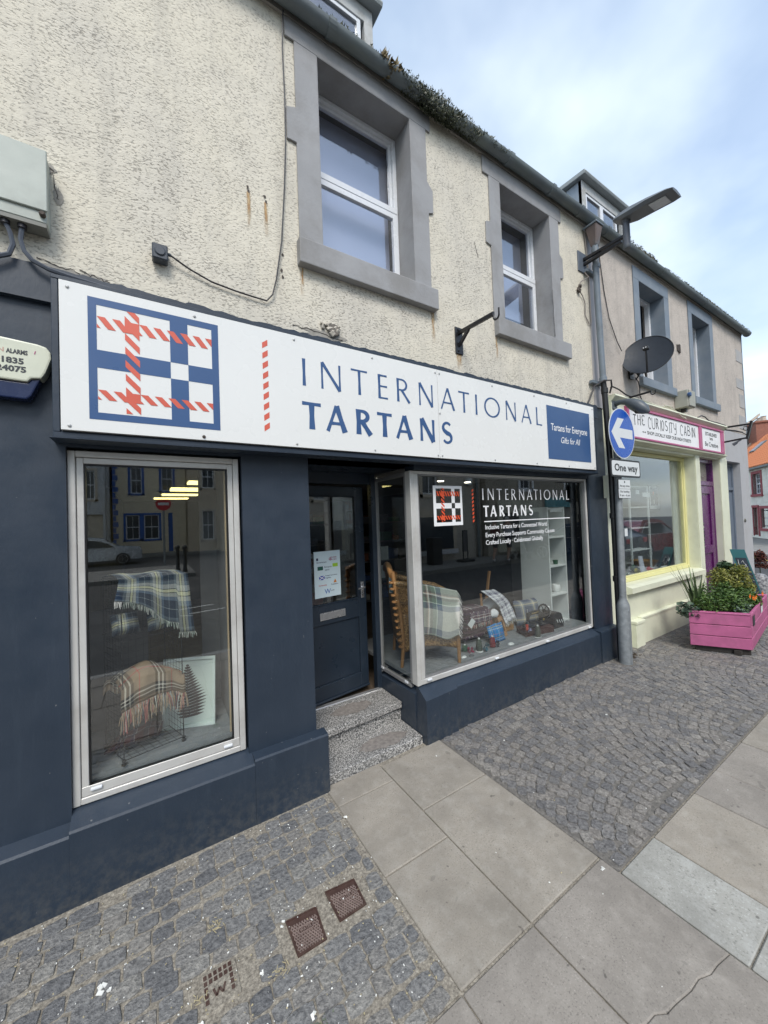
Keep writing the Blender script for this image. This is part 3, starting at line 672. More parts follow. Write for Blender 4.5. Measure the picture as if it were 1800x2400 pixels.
dashbar(SG, 0.536, 0.566, 2.139, 2.666, YS-0.0008, SIGNRED)
I_ = [('I', .776, .776), ('N', .885, 1.014), ('T', 1.089, 1.208), ('E', 1.290, 1.365), ('R', 1.441, 1.551), ('N', 1.633, 1.758), ('A', 1.833, 1.975), ('T', 2.016, 2.130), ('I', 2.207, 2.207), ('O', 2.298, 2.483), ('N', 2.56, 2.685), ('A', 2.759, 2.898), ('L', 2.969, 3.05)]
T_ = [('T', .758, .876), ('A', .908, 1.051), ('R', 1.116, 1.23), ('T', 1.273, 1.39), ('A', 1.422, 1.564), ('N', 1.633, 1.762), ('S', 1.838, 1.934)]
for ch, a, b in I_:
    m = MB(); glyph(m, ch, a, b, 2.437, 2.600, 0.0185, 0.0115, YS-0.0008); m.build('letter', SIGNBLUE, SG, fix=False)
for ch, a, b in T_:
    m = MB(); glyph(m, ch, a, b, 2.180, 2.342, 0.034, 0.0195, YS-0.0008); m.build('letter', SIGNBLUE, SG, fix=False)
bx('blue_plaque', SIGNBLUE, SG, 3.127, 3.845, -0.1275, -0.1255, 2.138, 2.642)
m = text_mesh('Tartans for Everyone', 0.094, 3.486, 2.412, -0.1285, 'CENTER', 0.80, 0, 0.95, bold=0.0006); m.build('lettering', VINW, SG, fix=False)
m = text_mesh('Gifts for All', 0.086, 3.486, 2.300, -0.1285, 'CENTER', 0.84, 0.25, 0.95); m.build('lettering', VINW, SG, fix=False)
sc0 = None
for x, z in [(-0.30, 2.70), (0.20, 2.70), (0.72, 2.70), (1.25, 2.70), (1.79, 2.70), (1.83, 2.70), (2.4, 2.70), (2.95, 2.70), (3.45, 2.70), (3.91, 2.70),
             (-0.30, 2.085), (0.72, 2.085), (1.25, 2.085), (1.79, 2.085), (1.83, 2.085), (2.4, 2.085), (2.95, 2.085), (3.45, 2.085), (3.91, 2.085), (1.822, 2.40)]:
    o = MB().lathe((x, -0.126, z), [(0.0075, 0), (0.006, 0.0035), (0.003, 0.005)], 8, 'y').build('screw', M('screw_cap', (0.45, 0.45, 0.44), 0.4, 0.1, 10, metal=0.4), SG)
MB().lathe((0.23, -0.126, 2.083), [(0.009, 0), (0.006, 0.006)], 8, 'y').build('screw', ALTOP, SG)
for x in (0.06, 0.75, 1.2, 2.2, 2.9, 3.4): MB().box(x-0.007, x+0.007, -0.045, -0.03, 2.77, 2.785).build('fixing', ALTOP, SG)

# window vinyl (stuck on the inside of the big pane)
VN = thing('window_lettering', 'white vinyl INTERNATIONAL TARTANS lettering and logo on the big shop window', 'lettering', (2.7, 0.045, 1.4))
YV = 0.0492
fx = lambda x: 2.426+(x-.776)*1.279/2.274
for ch, a, b in I_:
    m = MB(); glyph(m, ch, fx(a), fx(b), 1.767, 1.866, 0.0125, 0.008, YV); m.build('letter', VINW, VN, fix=False)
for ch, a, b in T_:
    m = MB(); glyph(m, ch, 2.424+(a-.758)*.572, 2.424+(b-.758)*.572, 1.620, 1.716, 0.021, 0.012, YV); m.build('letter', VINW, VN, fix=False)
MB().quad((2.43, YV, 1.574), (3.705, YV, 1.574), (3.705, YV, 1.583), (2.43, YV, 1.583)).build('rule_line', VINW, VN, fix=False)
for s, x, z, w in (('Inclusive Tartans for a Connected World', 2.436, 1.510, 0.87), ('Every Purchase Supports Community Causes', 2.436, 1.442, 0.99), ('Crafted Locally \u00b7 Celebrated Globally', 2.436, 1.377, 0.80)):
    m = text_mesh(s, 0.056, 0, 0, YV, bold=0.0005, space=0.95); xs_ = [p[0] for p in m.v]; k = w/(max(xs_)-min(xs_)); m.v = [(x+p[0]*k, p[1], z+p[2]) for p in m.v]
    m.build('lettering', VINW, VN, fix=False)
# decal: white border card with dark fields
X0, Z0, SX, SZ = 1.870, 1.560, 0.309, 0.322
b = MB(); us = [0, 0.09, 0.62, 0.735, 0.93, 1]; vs = [0, 0.085, 0.43, 0.565, 0.93, 1]
for i in range(5):
    for j in range(5):
        if not ((i in (1, 3) and j in (1, 3)) or (i == 2 and j == 2)): b.quad((X0+us[i]*SX, YV, Z0+vs[j]*SZ), (X0+us[i+1]*SX, YV, Z0+vs[j]*SZ), (X0+us[i+1]*SX, YV, Z0+vs[j+1]*SZ), (X0+us[i]*SX, YV, Z0+vs[j+1]*SZ))
b.build('decal_lattice', VINW, VN, fix=False)
r = MB(); y2 = YV-0.0006
def dst(u0, u1, v0, v1, per, wd_, sl, vert):
    for i in range(-2, 14):
        if vert: v = v0+i*per; p = [(u0, v+sl), (u0, v+sl+wd_), (u1, v+wd_), (u1, v)]
        else: u = u0+i*per; p = [(u, v1), (u+wd_, v1), (u+wd_+sl, v0), (u+sl, v0)]
        p = clip(p, u0, u1, v0, v1)
        if p and len(p) > 2: r.quad(*[(X0+a*SX, y2, Z0+c*SZ) for a, c in p])
for h in ((0.74, 0.86), (0.15, 0.25)):
    dst(0.1, 0.26, h[0], h[1], 0.085, 0.05, 0.06, False); dst(0.37, 0.92, h[0], h[1], 0.085, 0.05, 0.06, False)
    r.quad(*[(X0+a*SX, y2, Z0+c*SZ) for a, c in ((0.26, h[0]), (0.37, h[0]), (0.37, h[1]), (0.26, h[1]))])
for a, c in ((0.10, 0.15), (0.25, 0.74), (0.86, 0.94)): dst(0.26, 0.37, a, c, 0.10, 0.056, 0.09, True)
r.build('decal_stripes', VINR, VN, fix=False)
dashbar(VN, 2.293, 2.312, 1.573, 1.864, YV, VINR, 9)
# poster on the door glass
PS = thing('door_poster', 'white notice of funders logos stuck inside the glass of the shop door', 'poster', dpt(0.2, 0.012, 1.03))
m = MB(); dbox(m, 0.080, 0.324, 0.0115, 0.0135, 1.028, 1.393); m.build('paper', M('poster_paper', (0.62, 0.74, 0.78), 0.5, 0.02, 3), PS)
def pq(name, col, u0, u1, z0, z1):
    m = MB(); m.quad(dpt(u0, 0.0108, z0), dpt(u1, 0.0108, z0), dpt(u1, 0.0108, z1), dpt(u0, 0.0108, z1)); m.build(name, M('ink_%s' % name, col, 0.6, 0.05, 20), PS, fix=False)
pq('green_logo', (0.02, 0.10, 0.08), 0.110, 0.160, 1.245, 1.275); pq('lime_logo', (0.35, 0.60, 0.04), 0.250, 0.300, 1.262, 1.290); pq('blue_flag', (0.01, 0.04, 0.35), 0.122, 0.172, 1.168, 1.200)
pq('crest', (0.03, 0.04, 0.10), 0.100, 0.118, 1.322, 1.342)
m = MB()
for s_ in ((0.122, 1.168, 0.172, 1.200), (0.122, 1.200, 0.172, 1.168)):
    m.bar(dpt(s_[0], 0.0102, s_[1]), dpt(s_[2], 0.0102, s_[3]), 0.0006, 0.006)
m.build('flag_cross', VINW, PS)
def ptxt(s, u, z, size, col, nm):
    t_ = text_mesh(s, size, 0, 0, 0, bold=0.0003, res=1); t_.v = [tuple(dpt(u+p[0], 0.0106, z+p[2])) for p in t_.v]; t_.build('lettering', M(nm, col, 0.6), PS, fix=False)
DK = (0.03, 0.05, 0.12)
ptxt('Government', 0.100, 1.302, 0.018, DK, 'ink_dark'); ptxt('Scottish', 0.235, 1.335, 0.017, (0.30, 0.03, 0.10), 'ink_plum'); ptxt('Borders', 0.235, 1.318, 0.017, (0.30, 0.03, 0.10), 'ink_plum')
ptxt('@', 0.212, 1.320, 0.032, (0.30, 0.03, 0.10), 'ink_plum'); ptxt('Enterprise', 0.172, 1.262, 0.017, DK, 'ink_dark'); ptxt('agency', 0.178, 1.240, 0.015, DK, 'ink_dark')
ptxt('Scottish Government', 0.180, 1.194, 0.013, DK, 'ink_dark'); ptxt('Riaghaltas', 0.180, 1.176, 0.013, DK, 'ink_dark'); ptxt('Community', 0.115, 1.120, 0.016, (0.5, 0.05, 0.05), 'ink_red2')
ptxt('Foundation', 0.230, 1.118, 0.015, DK, 'ink_dark'); ptxt('W', 0.168, 1.055, 0.055, (0.02, 0.10, 0.40), 'ink_blue2'); ptxt('Leader', 0.225, 1.072, 0.013, DK, 'ink_dark')
m = MB(); m.quad(dpt(0.255, 0.0106, 1.135), dpt(0.285, 0.0106, 1.135), dpt(0.270, 0.0106, 1.165)); m.build('triangle_logo', M('ink_orange', (0.6, 0.2, 0.02), 0.6), PS, fix=False)
# ================================================================ building two (curiosity shop and the house door)
B2 = thing('shop_building', 'pinkish grey harled building with a cream and purple shopfront beyond the downpipe', 'building', (6.9, 0.0, 0.0))
W3 = (5.39, 6.13, 3.34, 4.61); W4 = (7.09, 7.81, 3.33, 4.64)
CREAM = M('cream_gloss_paint', (0.70, 0.71, 0.55), 0.5, 0.04, 3, 0.1, 40, grime=(0.50, 0.49, 0.38), gs=4, ga=0.35)
YEL = M('yellow_gloss_paint', (0.70, 0.66, 0.32), 0.4, 0.04, 4)
PINKF = M('pink_sign_frame', (0.44, 0.09, 0.21), 0.45, 0.08, 5, grime=(0.3, 0.1, 0.16), gs=5, ga=0.4)
GREYR = M('pale_grey_render', (0.42, 0.42, 0.43), 0.8, 0.06, 3, 0.3, 50, grime=(0.30, 0.29, 0.28), gs=3, ga=0.5)
PURP = M('purple_gloss_paint', (0.10, 0.016, 0.105), 0.3, 0.12, 5)
m = wall(MB(), 4.366, 9.45, 2.96, 4.88, [W3, W4], 0.0, 0.26); m.box(4.366, 9.45, 0.10, 0.26, 4.88, 5.0); m.build('harled_wall', HARL2, B2, fix=False)
MB().box(9.20, 9.449, 0.27, 6.0, -0.05, 4.9).build('gable_wall', GREYR, B2)
m = wall(MB(), 4.366, 8.27, -0.05, 2.955, [(4.70, 6.92, 0.735, 2.41), (7.09, 7.93, 0.03, 2.42)], 0.0, 0.26); m.build('shopfront_wall', CREAM, B2, fix=False)
m = wall(MB(), 8.2705, 9.45, -0.05, 2.955, [(8.29, 8.98, 0.03, 2.42)], 0.001, 0.26); m.build('rendered_wall', GREYR, B2, fix=False)
margin(B2, MARGIN2, W3, [(5.39, 3.34), (5.25, 3.34), (5.25, 4.609)], [(6.13, 3.34), (6.275, 3.34), (6.275, 4.609)], 4.765, 5.25, 6.275)
margin(B2, MARGIN2, W4, [(7.09, 3.33), (6.965, 3.33), (6.965, 4.639)], [(7.81, 3.33), (7.95, 3.33), (7.95, 4.639)], 4.81, 6.965, 7.95)
for x0, x1 in ((5.295, 6.31), (7.0, 8.0)): MB().box(x0, x1, -0.05, 0.19, 3.215, 3.33).build('window_sill', MARGIN2, B2, bevel=0.006)
for (z0, z1, w, k) in ((4.30, 4.52, 0.36, 0), (3.80, 3.98, 0.42, 0), (3.45, 3.70, 0.30, 0), (3.05, 3.3, 0.38, 0)): bx('quoin_stone', M('faded_grey_quoin', (0.36, 0.36, 0.36), 0.85, 0.1, 4, 0.4, 50, grime=(0.45, 0.41, 0.37), gs=3, ga=0.7), B2, 9.452-w, 9.4525, -0.006, 0.3, z0, z1, 0.003)
bx('quoin_edge', MARGIN2, B2, 9.425, 9.453, -0.008, 0.02, 2.9, 4.84)
def tilt_window(W, openx):
    x0, x1, z0, z1 = W; x0 += 0.004; x1 -= 0.004; z1 -= 0.004; fr = 0.16
    f = MB(); ubox(f, x0, x1, z0, z1, 0.045, fr, fr+0.06); fo = f.build('window', UPVC, B2, bevel=0.003)
    # casement tilted inwards at the top
    tm = Matrix.Rotation(rad(-7), 4, 'X'); base = Vector((0, fr+0.065, z0+0.05))
    s = MB(); a, b, c, d = x0+0.05, x1-0.05, 0.0, z1-z0-0.16; ubox(s, a, b, c, d, 0.05, 0.0, 0.05)
    s.v = [tuple(base + tm @ Vector(p)) for p in s.v]; s.build('casement', UPVC, fo, bevel=0.003)
    g = MB().box(a+0.05, b-0.05, 0.02, 0.024, c+0.05, d-0.05); g.v = [tuple(base + tm @ Vector(p)) for p in g.v]; g.build('glass_pane', GLASSU, fo)
    r = MB(); a, b, c, d = x0-0.1, x1+0.1, z0-0.05, z1+0.1; ya, yb = fr+0.0605, fr+1.6
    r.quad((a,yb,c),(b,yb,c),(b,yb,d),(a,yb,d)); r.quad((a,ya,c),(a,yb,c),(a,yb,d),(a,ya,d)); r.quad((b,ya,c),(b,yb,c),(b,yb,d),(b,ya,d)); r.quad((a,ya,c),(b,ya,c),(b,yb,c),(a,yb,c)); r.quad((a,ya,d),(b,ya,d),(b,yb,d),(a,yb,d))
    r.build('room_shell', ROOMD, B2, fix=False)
tilt_window(W3, 0); tilt_window(W4, 0)
MB().quad((4.36, -0.04, 4.93), (9.6, -0.04, 4.93), (9.6, 4.2, 7.9), (4.36, 4.2, 7.9)).quad((4.36, -0.04, 4.90), (9.6, -0.04, 4.90), (9.6, 4.2, 7.87), (4.36, 4.2, 7.87)).build('roof', SLATE, B2, fix=False)
gutter(B2, 4.3605, 9.55, -0.125, 4.875, 0.098, [4.47, 5.9, 7.4, 9.49])
bx('eaves_board', M('eaves_paint', (0.33, 0.31, 0.28)), B2, 4.366, 9.45, -0.018, -0.001, 4.842, 4.93)
# cornice & architectural mouldings
m = MB().prism([(-0.02, 2.44), (0.0, 2.44), (0.0, 2.955), (-0.11, 2.955), (-0.115, 2.935), (-0.06, 2.88), (-0.055, 2.49), (-0.09, 2.485), (-0.085, 2.465)], 4.44, 8.02, 'x'); m.build('cornice', CREAM, B2)
m = MB().prism([(-0.065, 0.66), (0.0, 0.64), (0.20, 0.66), (0.20, 0.733), (0.0, 0.737), (-0.065, 0.722)], 4.70, 6.92, 'x'); m.build('shop_sill', CREAM, B2)
MB().prism([(-0.035, -0.04), (-0.0005, -0.04), (-0.0005, 0.352), (-0.045, 0.345), (-0.045, 0.325), (-0.035, 0.32)], 4.93, 7.09, 'x').build('plinth', CREAM, B2)
MB().box(4.73, 4.925, -0.075, -0.0005, -0.04, 0.30).box(4.725, 4.93, -0.085, -0.0005, 0.3005, 0.335).build('pilaster_base', CREAM, B2, bevel=0.004)
for x0, x1 in ((6.93, 7.085), (7.935, 8.265)): MB().box(x0, x1, -0.012, -0.0005, 0.36, 2.438).build('pilaster', CREAM, B2, bevel=0.003)
# shop window
f = MB(); ubox(f, 4.70, 6.92, 0.738, 2.405, 0.05, 0.125, 0.20); fo = f.build('shop_window', YEL, B2, bevel=0.004)
s = MB(); s.box(4.75, 6.87, 0.14, 0.175, 0.788, 0.81); s.box(6.840, 6.87, 0.14, 0.175, 0.81, 2.355); s.build('glazing_bead', YEL, fo, bevel=0.003)
bx('glass_pane', glass('front_glass', (0.90, 0.93, 0.93), 1.15, 0, 0, 0.06), fo, 4.75, 6.87, 0.155, 0.159, 0.788, 2.355)
PG = M('pale_display_wall', (0.34, 0.345, 0.35), 0.9, 0.05, 3)
m = MB(); a, b, ya, yb, c, d = 4.60, 7.02, 0.265, 1.35, 0.72, 2.45
m.quad((a,yb,c),(b,yb,c),(b,yb,d),(a,yb,d)); m.quad((a,ya,c),(a,yb,c),(a,yb,d),(a,ya,d)); m.quad((b,ya,c),(b,yb,c),(b,yb,d),(b,ya,d)); m.quad((a,ya,d),(b,ya,d),(b,yb,d),(a,yb,d)); m.build('display_wall', PG, B2, fix=False)
bx('display_floor', M('pale_display_floor', (0.38, 0.38, 0.39), 0.8, 0.05, 6), B2, 4.60, 7.02, 0.2405, 1.35, 0.72, 0.745)
m = MB()
for i in range(7): m.lathe((6.93-0.030*i, 0.24+0.012*(i % 2), 0.75), [(0.020, 0), (0.024, 0.8), (0.020, 1.68)], 8)
m.build('curtain', M('pale_curtain', (0.50, 0.52, 0.50), 0.9, 0.06, 5), B2, smooth=True)
# purple door
m = MB(); m.box(7.09, 7.13, 0.08, 0.16, 0.03, 2.42); m.box(7.89, 7.93, 0.08, 0.16, 0.03, 2.42); m.box(7.13, 7.89, 0.08, 0.16, 2.36, 2.42); m.box(7.13, 7.89, 0.075, 0.16, 1.99, 2.06); dr = m.build('door', PURP, B2, bevel=0.004)
bx('glass_pane', GLASS, dr, 7.13, 7.89, 0.12, 0.124, 2.06, 2.36); bx('fanlight_dark', PURP, dr, 7.10, 7.92, 0.163, 0.17, 2.0, 2.42)
m = MB(); m.box(7.131, 7.889, 0.105, 0.155, 0.03, 1.989); m.build('door_leaf', PURP, dr)
m = MB()
for x in (7.14, 7.76): m.box(x, x+0.12, 0.085, 0.1045, 0.035, 1.985)
for z in (0.035, 0.9, 1.86): m.box(7.26, 7.76, 0.085, 0.1045, z, z+0.125)
m.build('door_rail', PURP, dr, bevel=0.004)
# twisted pull handle on the leaf
m = MB(); pts = []; n = 60
for i in range(n+1):
    t_ = i/n; z = 0.98+0.42*t_; a = t_*2*pi*7; pts.append((7.20+0.008*cos(a), 0.03+0.008*sin(a), z))
m.tube(pts, 0.012, 6); m.tube([(7.20, 0.085, 0.95), (7.20, 0.03, 0.98)], 0.012, 6); m.tube([(7.20, 0.085, 1.43), (7.20, 0.03, 1.40)], 0.012, 6)
m.build('door_handle', BLACK, dr, smooth=True)
# blue-grey house door
m = MB(); BG = M('bluegrey_door_paint', (0.135, 0.165, 0.21), 0.5, 0.08, 4)
m.box(8.29, 8.34, 0.10, 0.15, 0.03, 2.42); m.box(8.93, 8.98, 0.10, 0.15, 0.03, 2.42); m.box(8.34, 8.93, 0.10, 0.15, 2.36, 2.42); m.box(8.34, 8.93, 0.09, 0.15, 1.93, 1.98); dr = m.build('door', BG, B2, bevel=0.003)
MB().box(8.34, 8.93, 0.12, 0.145, 0.03, 1.9295).box(8.34, 8.93, 0.12, 0.145, 1.9805, 2.36).build('door_leaf', BG, dr)
MB().lathe((9.06, -0.001, 1.38), [(0.035, 0), (0.03, 0.012), (0.01, 0.014)], 14, 'y').build('number_plate', M('dull_bronze', (0.10, 0.10, 0.08), 0.4, 0.2, 20, metal=0.5), B2)
bx('door_step', GREYR, B2, 7.0, 8.1, -0.02, 0.26, -0.05, 0.045, 0.004); bx('door_step', GREYR, B2, 8.29, 8.98, 0.002, 0.26, -0.05, 0.07, 0.004)

# curiosity shop sign
CS = thing('shop_sign', 'white and pink framed sign reading THE CURIOSITY CABIN over the cream shopfront', 'sign', (6.3, -0.07, 2.50))
y = -0.078
m = MB(); m.box(4.735, 7.88, -0.10, -0.056, 2.487, 2.512); m.box(4.735, 7.88, -0.10, -0.056, 2.84, 2.868); m.box(4.735, 4.775, -0.0995, -0.056, 2.5125, 2.8395); m.box(7.75, 7.88, -0.0995, -0.056, 2.5125, 2.8395); m.box(6.862, 6.962, -0.0995, -0.056, 2.5125, 2.8395); m.build('sign_frame', PINKF, CS, bevel=0.004)
WS = M('white_sign_board', (0.80, 0.80, 0.80), 0.45, 0.03, 4)
bx('sign_panel', WS, CS, 4.7755, 6.8615, -0.085, -0.0565, 2.513, 2.839); bx('sign_panel', WS, CS, 6.9625, 7.7495, -0.085, -0.0565, 2.513, 2.839)
INK = M('dark_sign_ink', (0.04, 0.045, 0.05), 0.6, 0.05, 10)
def word(chars, x0, x1, z0, z1, wt):
    wts = [0.42 if c == 'I' else 1.0 for c in chars]; p = (x1-x0)/sum(wts); x = x0
    for i, ch in enumerate(chars):
        g = MB(); wd_ = 0.0 if ch == 'I' else p*0.70; off = p*0.22 if ch == 'I' else 0
        dz = 0.010*((i % 3)-1)
        glyph(g, ch, x+off, x+off+wd_, z0+dz, z1+dz*0.5, wt, wt*0.85, -0.0862); g.build('letter', INK, CS, fix=False); x += wts[i]*p
word('THe', 4.885, 5.21, 2.665, 2.79, 0.014); word('CURIOSITY', 5.265, 6.12, 2.655, 2.795, 0.014); word('CABIN', 6.22, 6.77, 2.660, 2.800, 0.014)
def fitted(s, x0, x1, z, size, par, y, mat, bold=0.0, shear=0.0):
    t_ = text_mesh(s, size, 0, 0, y, bold=bold, shear=shear, res=2); xs_ = [p[0] for p in t_.v]; k = (x1-x0)/(max(xs_)-min(xs_)); mn = min(xs_)
    t_.v = [(x0+(p[0]-mn)*k, p[1], z+p[2]) for p in t_.v]; return t_.build('lettering', mat, par, fix=False)
fitted('SHOP LOCALLY KEEP OUR HIGH STREETS', 5.23, 6.57, 2.570, 0.062, CS, -0.0862, INK, 0.001)
m = MB(); m.quad((5.10, -0.0862, 2.588), (5.20, -0.0862, 2.588), (5.20, -0.0862, 2.592), (5.10, -0.0862, 2.592)); m.quad((5.10, -0.0862, 2.590), (5.13, -0.0862, 2.578), (5.13, -0.0862, 2.602)); m.quad((5.16, -0.0866, 2.590), (5.175, -0.0866, 2.602), (5.19, -0.0866, 2.590), (5.175, -0.0866, 2.578)); m.build('arrow_mark', INK, CS, fix=False)
fitted('ESTABLISHED', 7.13, 7.60, 2.735, 0.075, CS, -0.0862, INK, 0.001); fitted('2020', 7.29, 7.42, 2.675, 0.05, CS, -0.0862, INK, 0.001); fitted('Be Creative', 7.10, 7.63, 2.570, 0.10, CS, -0.0862, INK, 0.001)

# ================================================================ dormers
LEAD = M('weathered_dormer_cladding', (0.30, 0.35, 0.40), 0.6, 0.12, 5, 0.2, 30, grime=(0.2, 0.22, 0.22), gs=4, ga=0.5)
DW = M('weathered_white_timber', (0.50, 0.51, 0.50), 0.7, 0.1, 8, 0.3, 60, grime=(0.25, 0.24, 0.21), gs=6, ga=0.6)
def dormer(par, x0, x1, yf, zb, zt, wins, peak=0.0):
    yb = yf+1.6
    m = MB(); m.box(x0, x0+0.04, yf+0.01, yb, zb, zt); m.box(x1-0.04, x1, yf+0.01, yb, zb, zt); d = m.build('dormer', LEAD, par)
    m = MB(); m.box(x0, x0+0.08, yf, yf+0.05, zb, zt); m.box(x1-0.08, x1, yf, yf+0.05, zb, zt); m.box(x0+0.08, x1-0.08, yf, yf+0.05, zt-0.13, zt); m.build('dormer_facing', DW, d, bevel=0.003)
    m = MB(); m.prism([(yf-0.07, zt), (yb, zt+0.12), (yb, zt+0.18), (yf-0.07, zt+0.06), (yf-0.085, zt+0.03)], x0-0.06, x1+0.06, 'x'); m.build('dormer_roof', M('pale_lead_edge', (0.34, 0.37, 0.37), 0.6, 0.12, 6, 0.2, 40), d, bevel=0.006)
    for a, b in wins:
        f = MB(); ubox(f, a, b, zb+0.02, zt-0.13, 0.035, yf+0.008, yf+0.05); f.build('window_frame', UPVC, d, bevel=0.002)
        bx('window_glass', GLASSU, d, a+0.035, b-0.035, yf+0.025, yf+0.028, zb+0.05, zt-0.165)
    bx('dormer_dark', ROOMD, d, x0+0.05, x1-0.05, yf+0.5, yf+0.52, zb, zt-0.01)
    return d
dormer(B1, 0.90, 1.632, 0.30, 5.15, 5.86, [(0.98, 1.52)])
dormer(B2, 4.745, 5.83, 0.30, 5.12, 5.90, [(4.83, 5.22), (5.225, 5.62)])

# ================================================================ downpipe
DP = thing('downpipe', 'blue grey cast downpipe with a rusty hopper between the two buildings', 'pipe', (4.2, -0.1, 0.0))
m = MB().tube([(4.185, -0.10, 4.60), (4.185, -0.10, 4.0), (4.215, -0.10, 3.06)], 0.031, 14); m.build('pipe', PIPE, DP, smooth=True)
RUST = M('rusty_hopper_paint', (0.13, 0.10, 0.09), 0.75, 0.25, 12, 0.3, 60, grime=(0.14, 0.17, 0.19), gs=7, ga=0.8)
MB().hexa([(4.155,-0.13,4.55),(4.22,-0.13,4.55),(4.22,-0.07,4.55),(4.155,-0.07,4.55),(4.125,-0.155,4.77),(4.262,-0.155,4.77),(4.262,-0.03,4.77),(4.125,-0.03,4.77)]).build('hopper', RUST, DP, bevel=0.008)
MB().box(4.115, 4.272, -0.165, -0.01, 4.77, 4.79).build('hopper_rim', PIPE, DP, bevel=0.004)
for z in (4.50, 4.33, 3.08): MB().lathe((4.187+0.03*(4.5-z)/1.4, -0.10, z), [(0.034, -0.025), (0.038, -0.02), (0.038, 0.02), (0.034, 0.025)], 16).build('pipe_collar', PIPE, DP, smooth=True)
for z in (4.30, 3.06): MB().box(4.10, 4.31, -0.05, -0.012, z-0.015, z+0.015).build('pipe_bracket', PIPE, DP)
MB().tube([(4.215, -0.10, 3.0599), (4.225, -0.105, 2.90), (4.235, -0.125, 2.0), (4.24, -0.125, 0.03)], 0.029, 12).build('lower_pipe', BLKP, DP, smooth=True)
for z in (2.95, 1.58, 0.9): MB().lathe((4.225+0.005*(z < 2), -0.105-0.02*(z < 2), z), [(0.031, -0.03), (0.036, -0.025), (0.036, 0.025), (0.031, 0.03)], 14).build('pipe_collar', BLKP, DP, smooth=True)
for k in range(1): pass
m = MB().tube([(4.02, -0.02, 2.80), (4.06, -0.03, 2.86), (4.12, -0.05, 3.0), (4.17, -0.13, 3.05), (4.24, -0.17, 3.05), (4.29, -0.15, 3.0), (4.30, -0.12, 2.93)], 0.009, 6)
tag(m.build('loose_cable', CABLE, smooth=True, org=(4.15, -0.05, 2.8)), 'black cable looping over the joint of the downpipe', 'cable')

# ================================================================ street lamp on the wall
SL = thing('street_lamp', 'flat LED street lamp on a black arm bolted to the upper wall', 'street lamp', (4.09, 0, 4.39))
XL = 4.12; LG = M('lamp_grey_paint', (0.10, 0.11, 0.12), 0.45, 0.1, 5); LGD = M('lamp_underside', (0.10, 0.11, 0.13), 0.5, 0.1, 5)
bx('wall_plate', M('dark_grey_plate', (0.10, 0.12, 0.15), 0.5, 0.1, 5), SL, 4.0, 4.165, -0.012, -0.0005, 4.28, 4.505, 0.003)
m = MB(); m.bar((XL-0.01, -0.012, 4.43), (XL, -0.43, 4.42), 0.035, 0.03); m.bar((XL-0.01, -0.012, 4.375), (XL, -0.40, 4.385), 0.03, 0.03); m.bar((XL-0.005, -0.15, 4.40), (XL, -0.19, 4.40), 0.02, 0.05); m.build('arm', BLACK, SL, bevel=0.003)
MB().tube([(XL, -0.445, 4.30), (XL, -0.445, 4.55)], [0.033, 0.032], 12).build('spigot', LGD, SL, smooth=True)
MB().lathe((XL, -0.445, 4.275), [(0.030, 0), (0.036, 0.01), (0.036, 0.03)], 14).build('end_cap', LG, SL, smooth=True)
# head: thin wedge running out over the street
m = MB(); prof = [(-0.345, 4.650, 4.610, 0.05), (-0.42, 4.652, 4.570, 0.080), (-0.52, 4.640, 4.545, 0.100), (-0.66, 4.610, 4.535, 0.112), (-0.82, 4.572, 4.515, 0.112), (-0.875, 4.545, 4.512, 0.10)]
rings = []
for yy, zt, zb, hw in prof:
    rings.append([(XL-hw*0.82, yy, zb), (XL+hw*0.82, yy, zb), (XL+hw, yy, zb+(zt-zb)*0.35), (XL+hw*0.7, yy, zt-0.008), (XL, yy, zt), (XL-hw*0.7, yy, zt-0.008), (XL-hw, yy, zb+(zt-zb)*0.35)])
vs = [p for r_ in rings for p in r_]; n7 = 7
fs = [(i*n7+j, i*n7+(j+1) % n7, (i+1)*n7+(j+1) % n7, (i+1)*n7+j) for i in range(len(rings)-1) for j in range(n7)]+[tuple(range(n7)), tuple((len(rings)-1)*n7+j for j in range(n7))][::1]
m.add(vs, fs).build('lamp_head', LG, SL, smooth=True)
MB().tube([(XL, -0.445, 4.54), (XL, -0.445, 4.58)], [0.036, 0.045], 12).build('neck', LGD, SL, smooth=True)
MB().hexa([(XL-.065,-.81,4.508),(XL+.065,-.81,4.508),(XL+.065,-.67,4.525),(XL-.065,-.67,4.525),(XL-.065,-.81,4.520),(XL+.065,-.81,4.520),(XL+.065,-.67,4.537),(XL-.065,-.67,4.537)]).build('lens', M('lamp_lens', (0.42, 0.44, 0.46), 0.2, 0.05, 30), SL, bevel=0.004)
m = MB().tube([(4.10, -0.02, 4.28), (4.12, -0.05, 4.22), (4.03, -0.02, 4.16), (3.98, -0.015, 4.10), (3.99, -0.02, 4.03), (4.05, -0.015, 4.0), (4.09, -0.015, 3.93), (4.09, -0.01, 3.80), (4.16, -0.012, 3.72), (4.19, -0.018, 3.74), (4.185, -0.02, 4.3), (4.14, -0.015, 4.82)], 0.0055, 5)
tag(m.build('lamp_cable', M('pale_cable', (0.25, 0.22, 0.20), 0.6), smooth=True, org=(4.1, 0, 3.8)), 'thin looping supply cable below the street lamp plate', 'cable')
m = MB(); r = random.Random(9)
for i in range(9): m.obox((3.985+r.uniform(-.02,.03), -0.018, 4.06+r.uniform(-.05,.05)), 0.02, 0.02, 0.03, Euler((r.random(), r.random(), r.random())).to_matrix())
tag(m.build('cable_joint', ALTOP, org=(3.985, -0.018, 4.06)), 'lumpy taped cable joint below the street lamp plate', 'cable joint')

